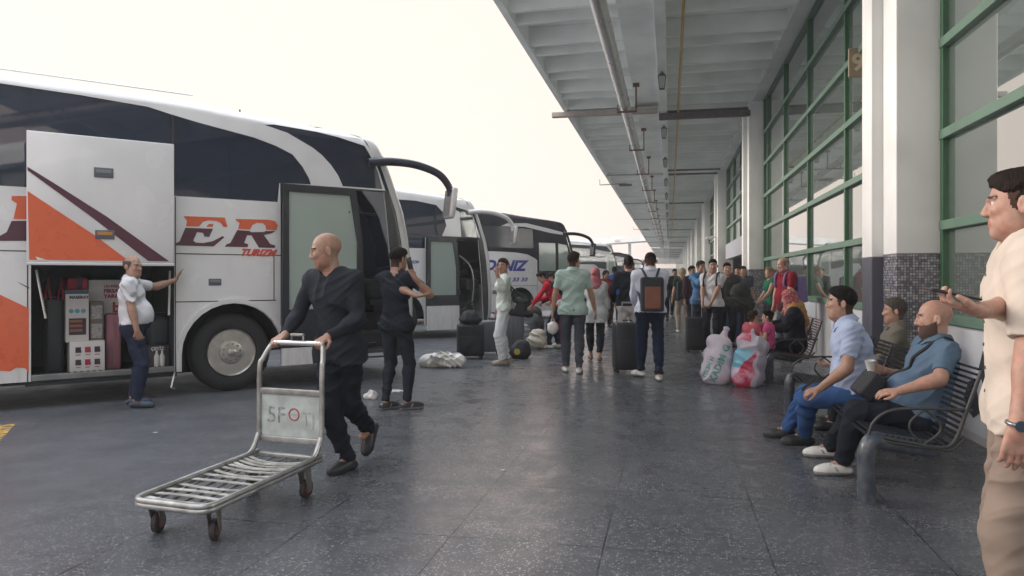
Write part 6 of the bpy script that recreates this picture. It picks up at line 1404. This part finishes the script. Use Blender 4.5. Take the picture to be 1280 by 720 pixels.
softbag('shoulder_bag', 'big black shoulder bag hanging behind the woman in white', 'bag', q, [((0, 0, 0.10), (0.10, 0.06, 0.10))], c_black, 0.011, 0.005, 60, [('strap', [(-0.10, 0, 0.22), (-0.19, 0, 0.50), (-0.26, -0.02, 0.58), (-0.15, 0.03, 0.44), (0.10, 0, 0.18)], 0.013, c_black)], rz=YAW, clipz=False, caps=[((-0.14, 0, 0.03), (0.15, 0, 0.0), 0.06, 0.06), ((-0.08, 0, 0.22), (0.07, 0, 0.20), 0.045, 0.045)])
# the two by the luggage pile
pf = gnd(694, 436)
def redwhite(l, C): 
    o = np.zeros(len(C)); o[(l[:, 2] > 0.36)] = 1; o[(np.abs(l[:, 0]) > 0.19) & (l[:, 2] > 0.1)] = 0; o[(l[:, 2] < 0.10) & (l[:, 2] > 0.04)] = 2; return o
P5 = person('dark haired person in a red jacket bending over the luggage pile', (pf.x, pf.y), -78, H=1.66, h=0.012, lean=28, pelvis=(0, -0.08, 0.86), head=(-10, 20, 0), feet=((-0.1, 0.1, 0.085), (0.1, -0.05, 0.085)), hands=((-0.15, 0.45, 0.85), (0.15, 0.40, 0.95)), elbows=((-0.5, -0.5, -0.6), (0.5, -0.5, -0.6)), curl=(0.8, 0.8), top=('jacket', c_red2), stripe=([cloth('cloth_navy2', (0.02, 0.03, 0.06)), c_wht], redwhite), sleeve=1.9, hem=0.0, bottom=('trousers', c_navy), shoe=s_wht, sole=s_sole, hair='short', haircol=(0.015, 0.012, 0.012), seed=5, tone='tan')
pf = gnd(703, 434)
P6 = person('person in magenta trousers stooping behind the one in the red jacket', (pf.x, pf.y), -60, H=1.62, h=0.012, fem=True, lean=24, pelvis=(0, -0.08, 0.84), head=(0, 15, 0), hands=((-0.15, 0.4, 0.9), (0.15, 0.35, 0.9)), top=('jacket', c_blk2), sleeve=1.9, hem=0.0, bottom=('trousers', cloth('cloth_magenta', (0.30, 0.01, 0.09))), shoe=s_wht, sole=s_sole, hair='tied', haircol=(0.015, 0.012, 0.012), seed=6, tone='tan')
# mint shirt man
pf = gnd(716, 466)
P7 = person('man in a mint short sleeved shirt walking away with a small white bag', (pf.x, pf.y), 4, H=1.80, h=0.010, head=(38, 0, 0), feet=((-0.10, 0.10, 0.085), (0.09, -0.10, 0.085)), hands=((-0.31, 0.05, 0.86), (0.34, 0.10, 0.90)), elbows=((-0.9, -0.7, 0), (0.9, -0.7, 0)), top=('polo', c_mint), sleeve=0.72, hem=-0.09, collar=True, bottom=('trousers', c_gry), shoe=s_wht, sole=s_sole, hair='short', haircol=(0.02, 0.014, 0.012), seed=7, legw=1.1, topw=1.0, build=0.98)
q = P7['wrists'][0] - Vector((0, 0, 0.34)); softbag('carrier_bag', 'small white carrier bag in the hand of the mint shirted man', 'bag', q, [((0, 0, 0.09), (0.09, 0.06, 0.10))], M_PLAS, 0.010, 0.010, 90, [('handle', [(-0.03, 0, 0.16), (0, 0, 0.25), (0.03, 0, 0.16)], 0.010, M_PLAS)], clipz=False)
# woman with pink headscarf
pf = gnd(744, 452)
P8 = person('woman in a pink headscarf and white tunic walking away', (pf.x, pf.y), 6, H=1.58, h=0.011, fem=True, head=(0, 0, 0), feet=((-0.07, 0.14, 0.085), (0.07, -0.08, 0.085)), hands=((-0.2, 0.25, 0.95), (0.22, 0.1, 0.8)), top=('tunic', cloth('cloth_tunic', (0.50, 0.53, 0.54))), sleeve=1.6, hem=-0.20, topw=1.8, bottom=('trousers', c_blk), cuff=0.15, shoe=mat('sandal', (0.12, 0.08, 0.06), 0.6), hair='none', scarf=(cloth('scarf_pink', (0.38, 0.13, 0.15), var=0.3), 0.06), seed=8, tone='tan')
# far back view people
pf = gnd(768, 404); person('distant man in a blue shirt on the platform beside the coaches', (pf.x, pf.y), 20, H=1.76, h=0.018, top=('shirt', cloth('cloth_royal', (0.04, 0.07, 0.28))), sleeve=1.8, bottom=('trousers', c_navy), shoe=s_blk, hair='short', seed=9, tone='tan')
pf = gnd(757, 410); person('distant person in a crimson top half hidden beside the man in blue', (pf.x, pf.y), 160, H=1.62, h=0.018, fem=True, top=('blouse', c_red), sleeve=1.8, bottom=('trousers', c_blk), shoe=s_blk, hair='long', seed=9.5, tone='tan')
pf = gd(786, 12.4); P9 = person('man in a black top and white trousers seen from behind', (pf.x, pf.y), 2, H=1.78, h=0.011, hands=((-0.22, 0.2, 1.0), (0.22, 0.2, 1.0)), top=('sweater', c_blk), sleeve=1.9, collar=False, hem=0.0, bottom=('trousers', cloth('cloth_ivory', (0.52, 0.50, 0.50))), shoe=s_wht, hair='short', haircol=(0.010, 0.009, 0.010), seed=10, build=0.98)
# backpack man
pf = gnd(813, 475)
P10 = person('man in a white shirt and navy trousers with a black and brown backpack', (pf.x, pf.y), 4, H=1.79, h=0.010, lean=3, head=(10, 26, 0), feet=(gnd(801, 472) + Vector((0, 0, .085)), gnd(824, 476) + Vector((0, 0, .085))), fdir=((-0.7, 1, 0), (0.05, 1, 0)), hands=((-0.17, 0.30, 0.98), (0.17, 0.32, 0.98)), elbows=((-1, -0.8, 0), (1, -0.8, 0)), curl=(0.8, 0.8),
    top=('shirt', cloth('cloth_shirt_white', (0.56, 0.59, 0.70))), sleeve=1.95, hem=-0.02, collar=True, bottom=('trousers', c_navy), shoe=s_wht, sole=s_sole, hair='short', haircol=(0.012, 0.010, 0.010), seed=11, legw=1.25, topw=1.6)
def backpack(P, m1, m2, label, w_=0.15, h_=0.22, top_=0.44, d=0.075, off=0.0, straps=True, strapm=None):
    T = Field(); up, fw, rt, Pv, s = P['up'], P['fw'], P['rt'], P['Pv'], P['s']; M = np.stack([rt, fw, up], 1)
    c = Pv + up * (top_ - h_ + 0.02) * s - fw * (0.165 + d * 0.5) + rt * off
    T.box(c, (w_ - 0.03, d - 0.02, h_ - 0.03), M, 0.03, 0.02); T.disp = lambda P_: folds(P_, 0.003, 3, 40)
    o = fmesh('backpack', T, 0.010, m1); o.location = P['pos']; o.rotation_euler = (0, 0, P['rz']); tag(o, label, 'backpack')
    if m2: T = Field(); T.box(c - fw * d - up * 0.05, (w_ * 0.62, 0.012, h_ * 0.60), M, 0.012, 0.02); fmesh('front_panel', T, 0.010, m2, o)
    for q_ in (-1, 1):
        mb = MB(); rr = [c + rt * q_ * 0.06 + up * (h_ - 0.02) + fw * d * 0.7, P['sh'][0 if q_ < 0 else 1] * 0.62 + P['neck'] * 0.38 + up * 0.058 - fw * 0.03, P['sh'][0 if q_ < 0 else 1] * 0.68 + P['neck'] * 0.32 + up * 0.02 + fw * 0.09, P['chest'] + rt * q_ * 0.13 + fw * 0.13 - up * 0.02, P['chest'] + rt * q_ * 0.165 - up * 0.10 - fw * 0.02, c + rt * q_ * (w_ - 0.02) - up * h_ * 0.7]
        if straps: mb.tube(smoothpath([Vector(x) for x in rr], 6), 0.017, 8); mb.build('strap', strapm or m1, o, smooth=50)
    return o
c_tanl = mat('brown_leather', (0.20, 0.075, 0.045), 0.5, var=0.12)
backpack(P10, mat('pack_navy', (0.018, 0.022, 0.035), 0.7), c_tanl, 'black backpack with a brown front panel on the man in white shirt', 0.155, 0.235, 0.44)
# more people along the platform
pf = gd(853, 19.0); Pb = person('blonde woman in dark green with beige trousers, seen from behind', (pf.x, pf.y), 10, H=1.66, h=0.015, fem=True, top=('top', cloth('cloth_dkgreen', (0.012, 0.035, 0.028))), sleeve=0.6, bottom=('trousers', c_beige), shoe=s_wht, hair='long', haircol=(0.30, 0.24, 0.15), seed=12, tone='light')
backpack(Pb, c_black, None, 'black backpack worn by the blonde woman')
pf = gd(864, 18.0); person('man with a dark cap and maroon jacket behind the blonde woman', (pf.x, pf.y), 150, H=1.70, h=0.015, top=('jacket', cloth('cloth_plum', (0.05, 0.02, 0.035))), sleeve=1.9, bottom=('trousers', c_blk2), shoe=s_blk, hair='short', seed=13, tone='tan')
pf = gd(843, 26); person('far dark clothed person standing near the middle of the platform', (pf.x, pf.y), 170, H=1.72, h=0.02, top=('jacket', c_blk2), sleeve=1.9, bottom=('trousers', c_blk), shoe=s_blk, hair='short', seed=13.5, tone='tan')
pf = gd(830, 24); person('far person in dark clothes half hidden behind the brown backpack', (pf.x, pf.y), 10, H=1.68, h=0.02, top=('jacket', c_blk), sleeve=1.9, bottom=('trousers', c_blk), shoe=s_blk, hair='short', seed=13.7, tone='tan')
pf = gd(875, 15.6); person('man in a mid blue shirt with a hand at his mouth', (pf.x, pf.y), 160, H=1.77, h=0.013, head=(-10, 0, 0), hands=((-0.22, 0.1, 0.85), (0.05, 0.22, 1.50)), elbows=((-0.6, -1, 0), (0.8, 0.1, -1)), hdir=(None, (-0.3, -0.1, 1)), palm=((1, 0, 0), (0, -1, 0)), curl=(0.4, 1.0), top=('shirt', cloth('cloth_sky', (0.08, 0.19, 0.36))), sleeve=1.85, hem=-0.08, bottom=('trousers', c_navy), shoe=s_blk, hair='short', haircol=(0.015, 0.012, 0.010), seed=14)
pf = gd(891, 13.9); P13 = person('man in a white tee and dark trousers holding a suitcase handle', (pf.x, pf.y), -140, H=1.76, h=0.012, head=(-28, 0, 0), hands=(at(886, 386, 13.6), at(878, 383, 13.75)), elbows=((-0.7, -1, 0), (0.9, -0.8, 0)), curl=(1.0, 1.0), top=('tshirt', cloth('cloth_tee', (0.50, 0.50, 0.53))), sleeve=0.66, collar=False, hem=-0.06, bottom=('trousers', c_blk), shoe=s_blk, sole=s_sole, hair='short', haircol=(0.012, 0.010, 0.010), seed=15)
backpack(P13, c_black, None, 'black backpack on the man in the white tee')
pf = gd(909, 15.2); person('smiling young man in a dark jacket carrying a duffel bag', (pf.x, pf.y), -165, H=1.72, h=0.013, head=(-8, 0, 3), hands=((-0.22, 0.18, 1.05), (0.22, 0.15, 0.95)), top=('jacket', cloth('cloth_dkgrey', (0.05, 0.05, 0.052))), sleeve=1.9, collar=True, bottom=('trousers', c_blk), shoe=s_blk, hair='short', haircol=(0.015, 0.012, 0.010), seed=16, tone='light')
q = gd(917, 14.6); q.z = 0.72; softbag('duffel_bag', 'bulky black duffel bag held in front of the smiling man', 'bag', q, [((0.15, 0.05, 0.40), (0.20, 0.15, 0.20))], cloth('cloth_duffel', (0.040, 0.045, 0.044)), 0.013, 0.012, 45, [('strap', [(0.28, -0.1, 0.1), (0.40, -0.12, 0.32), (0.33, -0.12, 0.52)], 0.016, c_grey)], rz=YAW, clipz=False, seed=3.3, caps=[((-0.24, 0, 0.16), (0.26, 0, 0.18), 0.15, 0.16)])
pf = gd(922, 19.5); person('person in a white shirt standing behind the smiling man', (pf.x, pf.y), 200, H=1.72, h=0.016, top=('shirt', c_wht), sleeve=0.7, bottom=('trousers', c_blk2), shoe=s_blk, hair='short', seed=17, tone='tan')
pf = gd(929, 18.5); person('dark haired person by the entrance beyond the second column', (pf.x, pf.y), 190, H=1.70, h=0.016, top=('shirt', c_gry), sleeve=0.7, bottom=('trousers', c_blk2), shoe=s_blk, hair='short', seed=18, tone='tan')
pf = gd(963, 16.0); person('woman in a green sleeveless top with tied fair hair', (pf.x, pf.y), -95, H=1.64, h=0.013, fem=True, hands=((-0.16, 0.28, 0.92), (0.18, 0.2, 0.9)), top=('top', c_green), sleeve=0, collar=False, hem=-0.05, bottom=('trousers', c_blk2), shoe=s_blk, hair='tied', haircol=(0.22, 0.14, 0.08), seed=19, tone='pink', brows=False)
pf = gd(984, 12.9); P15 = person('grey balding man in a dark red polo shirt facing left', (pf.x, pf.y), -105, H=1.78, h=0.011, lean=4, head=(0, 8, 0), belly=0.4, build=1.08, hands=((-0.24, 0.22, 0.86), (0.24, 0.12, 0.84)), elbows=((-0.7, -1, 0), (0.7, -1, 0)), top=('polo', c_red), sleeve=0.72, hem=-0.08, bottom=('trousers', c_gry), shoe=s_blk, hair='fringe', haircol=(0.16, 0.15, 0.14), seed=20, tone='pink')
backpack(P15, mat('pack_lilac', (0.19, 0.14, 0.32), 0.7, var=0.15), None, 'lilac backpack worn by the man in dark red', 0.17, 0.23, 0.46, 0.09)
# seated on the far bench
pw = Vector((b2x + 0.42, b2y + 0.45, 0))
M_FLOWER = mat('scarf_flowers', (0.33, 0.03, 0.06), 0.8, col2=(0.36, 0.27, 0.20), mixs=34, var=0.5, vs=50)
P16 = person('seated woman in a flowered headscarf and black coat on the maroon bench', (pw.x, pw.y), -74, H=1.62, h=0.010, fem=True, build=1.15, lean=8, pelvis=(0, 0, 0.50), head=(-4, 8, 0), feet=((-0.12, 0.45, 0.085), (0.12, 0.42, 0.085)), hands=((-0.12, 0.38, 0.72), (0.12, 0.40, 0.76)), elbows=((-0.8, -0.6, -0.4), (0.8, -0.6, -0.4)), top=('coat', c_blk), sleeve=1.9, hem=-0.05, topw=2.2, bottom=('skirt', c_blk), legw=2.0, shoe=s_blk, hair='none', scarf=(M_FLOWER, 0.14), seed=21, tone='pink')
mb = Field(); up_, fw_, rt_, nk = P16['up'], P16['fw'], P16['rt'], P16['neck']
mb.cap(nk - up_ * 0.02 - rt_ * 0.12, nk - up_ * 0.02 + rt_ * 0.12, 0.085, None, 0.03); mb.cap(nk + fw_ * 0.06, nk + fw_ * 0.13 - up_ * 0.24, 0.07, 0.05, 0.04, flat=(fw_, .6)); mb.cap(nk - fw_ * 0.07, nk - fw_ * 0.14 - up_ * 0.22, 0.10, 0.06, 0.04); mb.disp = lambda P: folds(P, 0.005, 2, 80)
o = fmesh('shawl', mb, 0.010, mat('shawl_mustard', (0.33, 0.17, 0.05), 0.85, var=0.3, vs=20), P16['root'])
q = gd(940, 10.15); person('small child with brown hair and pink top behind the printed sack', (q.x, q.y), 60, H=0.92, h=0.010, headk=1.35, top=('tshirt', cloth('cloth_pinkred', (0.40, 0.09, 0.12))), sleeve=0.6, bottom=('trousers', c_gry), shoe=s_wht, hair='short', haircol=(0.035, 0.018, 0.012), cat='child', seed=22, tone='light', name='child', collar=False)
q = gd(961, 10.0); person('small dark haired child beside the seated woman', (q.x, q.y), -60, H=0.93, h=0.010, headk=1.35, top=('tshirt', cloth('cloth_fuchsia', (0.50, 0.08, 0.22))), sleeve=0.6, bottom=('trousers', c_gry), shoe=s_wht, hair='short', haircol=(0.012, 0.010, 0.010), cat='child', seed=23, tone='light', name='child', collar=False)
# three men on the near bench
def seatpos(D, X): q = (D + X * math.sin(YAW)) / math.cos(YAW); return Vector((X, q, 0))
pw = seatpos(5.88, 1.50); 
PW = person('seated man in a pale blue polo and jeans looking left, phone in hand', (pw.x, pw.y), -76, H=1.80, h=0.0075, build=1.28, belly=0.4, lean=13, pelvis=(0, 0, 0.515), head=(8, -8, 0), feet=(gnd(1006, 556) + Vector((0, 0, .085)), gnd(984, 548) + Vector((0, 0, .085))), knees=((-0.30, 1, 0.8), (0.25, 1, 0.8)), fdir=((-0.15, 1, 0), (0.15, 1, 0)),
    hands=(at(1025, 486, 5.75), at(1044, 456, 6.05)), elbows=((-0.8, -0.6, -0.6), (0.5, -0.8, -0.5)), hdir=((0.0, 1, -0.35), (-0.1, 1, -0.1)), palm=((0.3, 0.2, -1), (0, 0, 1)), curl=(0.7, 0.6), top=('polo', c_pale), sleeve=0.74, hem=0.0, bottom=('jeans', c_jean), legw=1.2, shoe=s_blk, sole=s_dsole, hair='short', haircol=(0.010, 0.009, 0.010), seed=24, tone='olive')
g = MB(); g.box((0, 0, 0), (0.075, 0.15, 0.010), None, 0.004); o = g.build('phone', M_BLACK, None, smooth=40); o.location = at(1012, 480, 5.68); o.rotation_euler = (R(-40), R(28), R(85)); tag(o, 'black phone held over the knee of the man in jeans', 'phone')
pw = seatpos(6.8, 1.95)
person('grey haired man leaning back at the far end of the near bench', (pw.x, pw.y), -70, H=1.62, h=0.0095, build=1.02, lean=-10, pelvis=(0, 0, 0.475), head=(6, 6, 0), feet=((-0.12, 0.45, 0.085), (0.12, 0.45, 0.085)), hands=((-0.15, 0.25, 0.62), (0.15, 0.25, 0.62)), top=('shirt', cloth('cloth_olive', (0.14, 0.13, 0.11))), sleeve=1.8, hem=0.0, bottom=('trousers', c_blk2), shoe=s_blk, hair='short', haircol=(0.07, 0.06, 0.055), seed=25, tone='olive')
pw = seatpos(5.18, 1.74)
PB = person('heavy bearded man in a blue polo sitting with a paper cup', (pw.x, pw.y), -80, H=1.72, h=0.0068, build=1.42, belly=0.95, lean=-13, pelvis=(0, 0.03, 0.455), headk=1.08, head=(12, 9, 0), feet=(gnd(1052, 594) + Vector((0, 0, .085)), gnd(1036, 572) + Vector((0, 0, .085))), knees=((-0.12, 1, 0.8), (0.15, 1, 0.8)), fdir=((-0.05, 1, 0), (0.1, 1, 0)),
    hands=(at(1124, 489, 4.85), at(1103, 463, 5.40)), elbows=((-0.9, -0.5, -0.3), (0.5, -0.6, -0.6)), hdir=((0.05, 1, -0.12), (-0.35, 1, 0.35)), palm=((0.35, 0, -1), (-0.9, 0, 0.2)), curl=(0.35, 0.85), top=('polo', c_bluep), sleeve=0.80, hem=0.0, bottom=('trousers', c_blk), legw=1.3, shoe=s_wht, sole=s_sole, hair='none', haircol=(0.030, 0.019, 0.015), beard=0.90, seed=26, tone='pink')
g = MB(); g.lathe([(0.0, 0.0), (0.024, 0.0), (0.033, 0.075), (0.035, 0.078), (0.032, 0.078), (0.023, 0.006)], 24); o = g.build('paper_cup', mat('cup_white', (0.60, 0.58, 0.54), 0.6), None, smooth=40); o.location = at(1089, 464, 5.31); o.rotation_euler = (R(6), R(-8), 0); tag(o, 'white paper cup held by the man in the blue polo', 'cup')
# crossbody bag with its strap
T = Field(); up, fw, rt, Pv, nk = PB['up'], PB['fw'], PB['rt'], PB['Pv'], PB['neck']
T.box(Pv + fw * 0.36 + up * 0.12 + rt * 0.03, (0.11, 0.035, 0.075), np.stack([rt, fw, up], 1) @ rotm((1, 0, 0), 25), 0.02, 0.02)
T.disp = lambda P: folds(P, 0.003, 3, 60); cb = fmesh('crossbody_bag', T, 0.008, c_black); cb.location = PB['pos']; cb.rotation_euler = (0, 0, PB['rz']); tag(cb, 'black crossbody bag on the belly of the man in the blue polo', 'bag')
def torso_hit(pt, dr, tree): h_ = tree.ray_cast(Vector(pt) - Vector(dr) * 0.8, Vector(dr)); return h_[0]
po = [c for c in PB['root'].children if c.name.startswith('polo')][0]; tb = bmesh.new(); tb.from_mesh(po.data); tree = BVHTree.FromBMesh(tb)
path = []
for k in range(17):
    t_ = k / 16; a_ = V3(*(Pv + up * 0.18 + rt * 0.02)) * (1 - t_) + t_ * V3(*(nk - rt * 0.13 - up * 0.03)); h_ = torso_hit(a_, -Vector(fw), tree)
    if h_ is not None: path.append(h_ + Vector(fw) * 0.006)
for k in range(6):
    t_ = k / 5; a_ = V3(*(nk - rt * 0.13)) * (1 - t_) + t_ * V3(*(nk - rt * 0.10 - fw * 0.12)); h_ = torso_hit(a_, (0, 0, -1), tree)
    if h_ is not None: path.append(h_ + Vector((0, 0, 0.006)))
mb = MB(); mb.tube(path, 0.012, 8); mb.build('strap', c_black, cb, smooth=60); tb.free()
# man at the right edge
pf = gd(1287, 2.66)
PR = person('standing man in a cream shirt and beige trousers holding a phone out flat', (pf.x, pf.y), -64, H=1.82, h=0.0055, build=1.0, lean=1, headk=0.94, head=(6, 0, 0), feet=((-0.11, 0.04, 0.085), (0.11, -0.02, 0.085)),
    hands=(at(1268, 572, 2.42), at(1226, 388, 2.48)), elbows=((-0.6, -1, 0), (0.5, -0.8, -1)), hdir=((0.12, 0.08, -1), (-0.38, 1, 0.22)), palm=((1, 0.1, 0), (0.0, -0.22, 1)), curl=(0.35, 0.62), top=('shirt', c_cream), sleeve=0.9, collar=True, hem=-0.09, topw=2.1, bottom=('trousers', cloth('cloth_sand', (0.24, 0.185, 0.150))), legw=1.3, shoe=s_wht, hair='short', haircol=(0.018, 0.012, 0.010), seed=27, tone='pink', foldamp=0.0048)
W_, d_, pn_, ts_ = PR['hands'][1]
c_ = PR['w'](W_ + d_ * 0.105 + pn_ * 0.036 + ts_ * 0.0)
g = MB(); g.box((0, 0, 0), (0.078, 0.166, 0.009), None, 0.004); o = g.build('phone', mat('phone_body', (0.03, 0.022, 0.022), 0.25), None, smooth=40); dd = PR['wd'](d_); pp = PR['wd'](pn_); xx = dd.cross(pp)
o.matrix_world = Matrix(((xx.x, dd.x, pp.x, c_.x), (xx.y, dd.y, pp.y, c_.y), (xx.z, dd.z, pp.z, c_.z), (0, 0, 0, 1))); tag(o, 'dark phone held out flat by the man in the cream shirt', 'phone')
mb = MB(); mb.b2((-0.03, 0.035, 0.0046), (-0.005, 0.065, 0.0066), 0.002); mb.build('camera_bump', M_BLACK, o)
W_, d_, pn_, ts_ = PR['hands'][0]
mb = MB(); e_ = Vector(d_); xa, ya = frame3(e_); wc = Vector(W_) - e_ * 0.012
mb.tube([wc + (xa * math.cos(a) * 0.031 + ya * math.sin(a) * 0.028) for a in [2 * math.pi * k / 28 for k in range(28)]], 0.0075, 8, closed=True)
wt = mb.build('wristwatch', mat('watch_steel', (0.25, 0.26, 0.28), 0.3, metal=0.8), None, smooth=60); wt.location = PR['pos']; wt.rotation_euler = (0, 0, PR['rz']); tag(wt, 'steel wristwatch on the man in the cream shirt', 'watch')
mb = MB(); fdv = -Vector(pn_); cc = wc + fdv * 0.034; tA, tB = frame3(fdv)
mb.add([cc + fdv * hh_ + tA * 0.018 * math.cos(a) + tB * 0.018 * math.sin(a) for hh_ in (-0.004, 0.005) for a in [2 * math.pi * k / 24 for k in range(24)]], [tuple(range(24)), tuple(range(24, 48))] + [(k, (k + 1) % 24, 24 + (k + 1) % 24, 24 + k) for k in range(24)]); mb.build('dial', mat('watch_dial', (0.06, 0.08, 0.12), 0.1, metal=0.3), wt)
# shirt buttons
sh_ = [c for c in PR['root'].children if c.name.startswith('shirt')][0]; tb = bmesh.new(); tb.from_mesh(sh_.data); tree = BVHTree.FromBMesh(tb)
for k in range(6):
    a_ = Vector(PR['Pv'] + PR['up'] * (0.04 + 0.085 * k)); h_ = tree.ray_cast(a_ + Vector(PR['fw']) * 0.8, -Vector(PR['fw']))
    if h_[0] is None: continue
    mb = MB(); n_ = h_[1]; x1, y1 = frame3(n_); mb.add([h_[0] + n_ * z_ + x1 * 0.0065 * math.cos(a) + y1 * 0.0065 * math.sin(a) for z_ in (0.0, 0.003) for a in [2 * math.pi * j / 12 for j in range(12)]], [tuple(range(12, 24))] + [(j, (j + 1) % 12, 12 + (j + 1) % 12, 12 + j) for j in range(12)])
    mb.build('button', mat('button_brown', (0.12, 0.09, 0.07), 0.4), sh_)
tb.free()
bpy.context.view_layer.update()
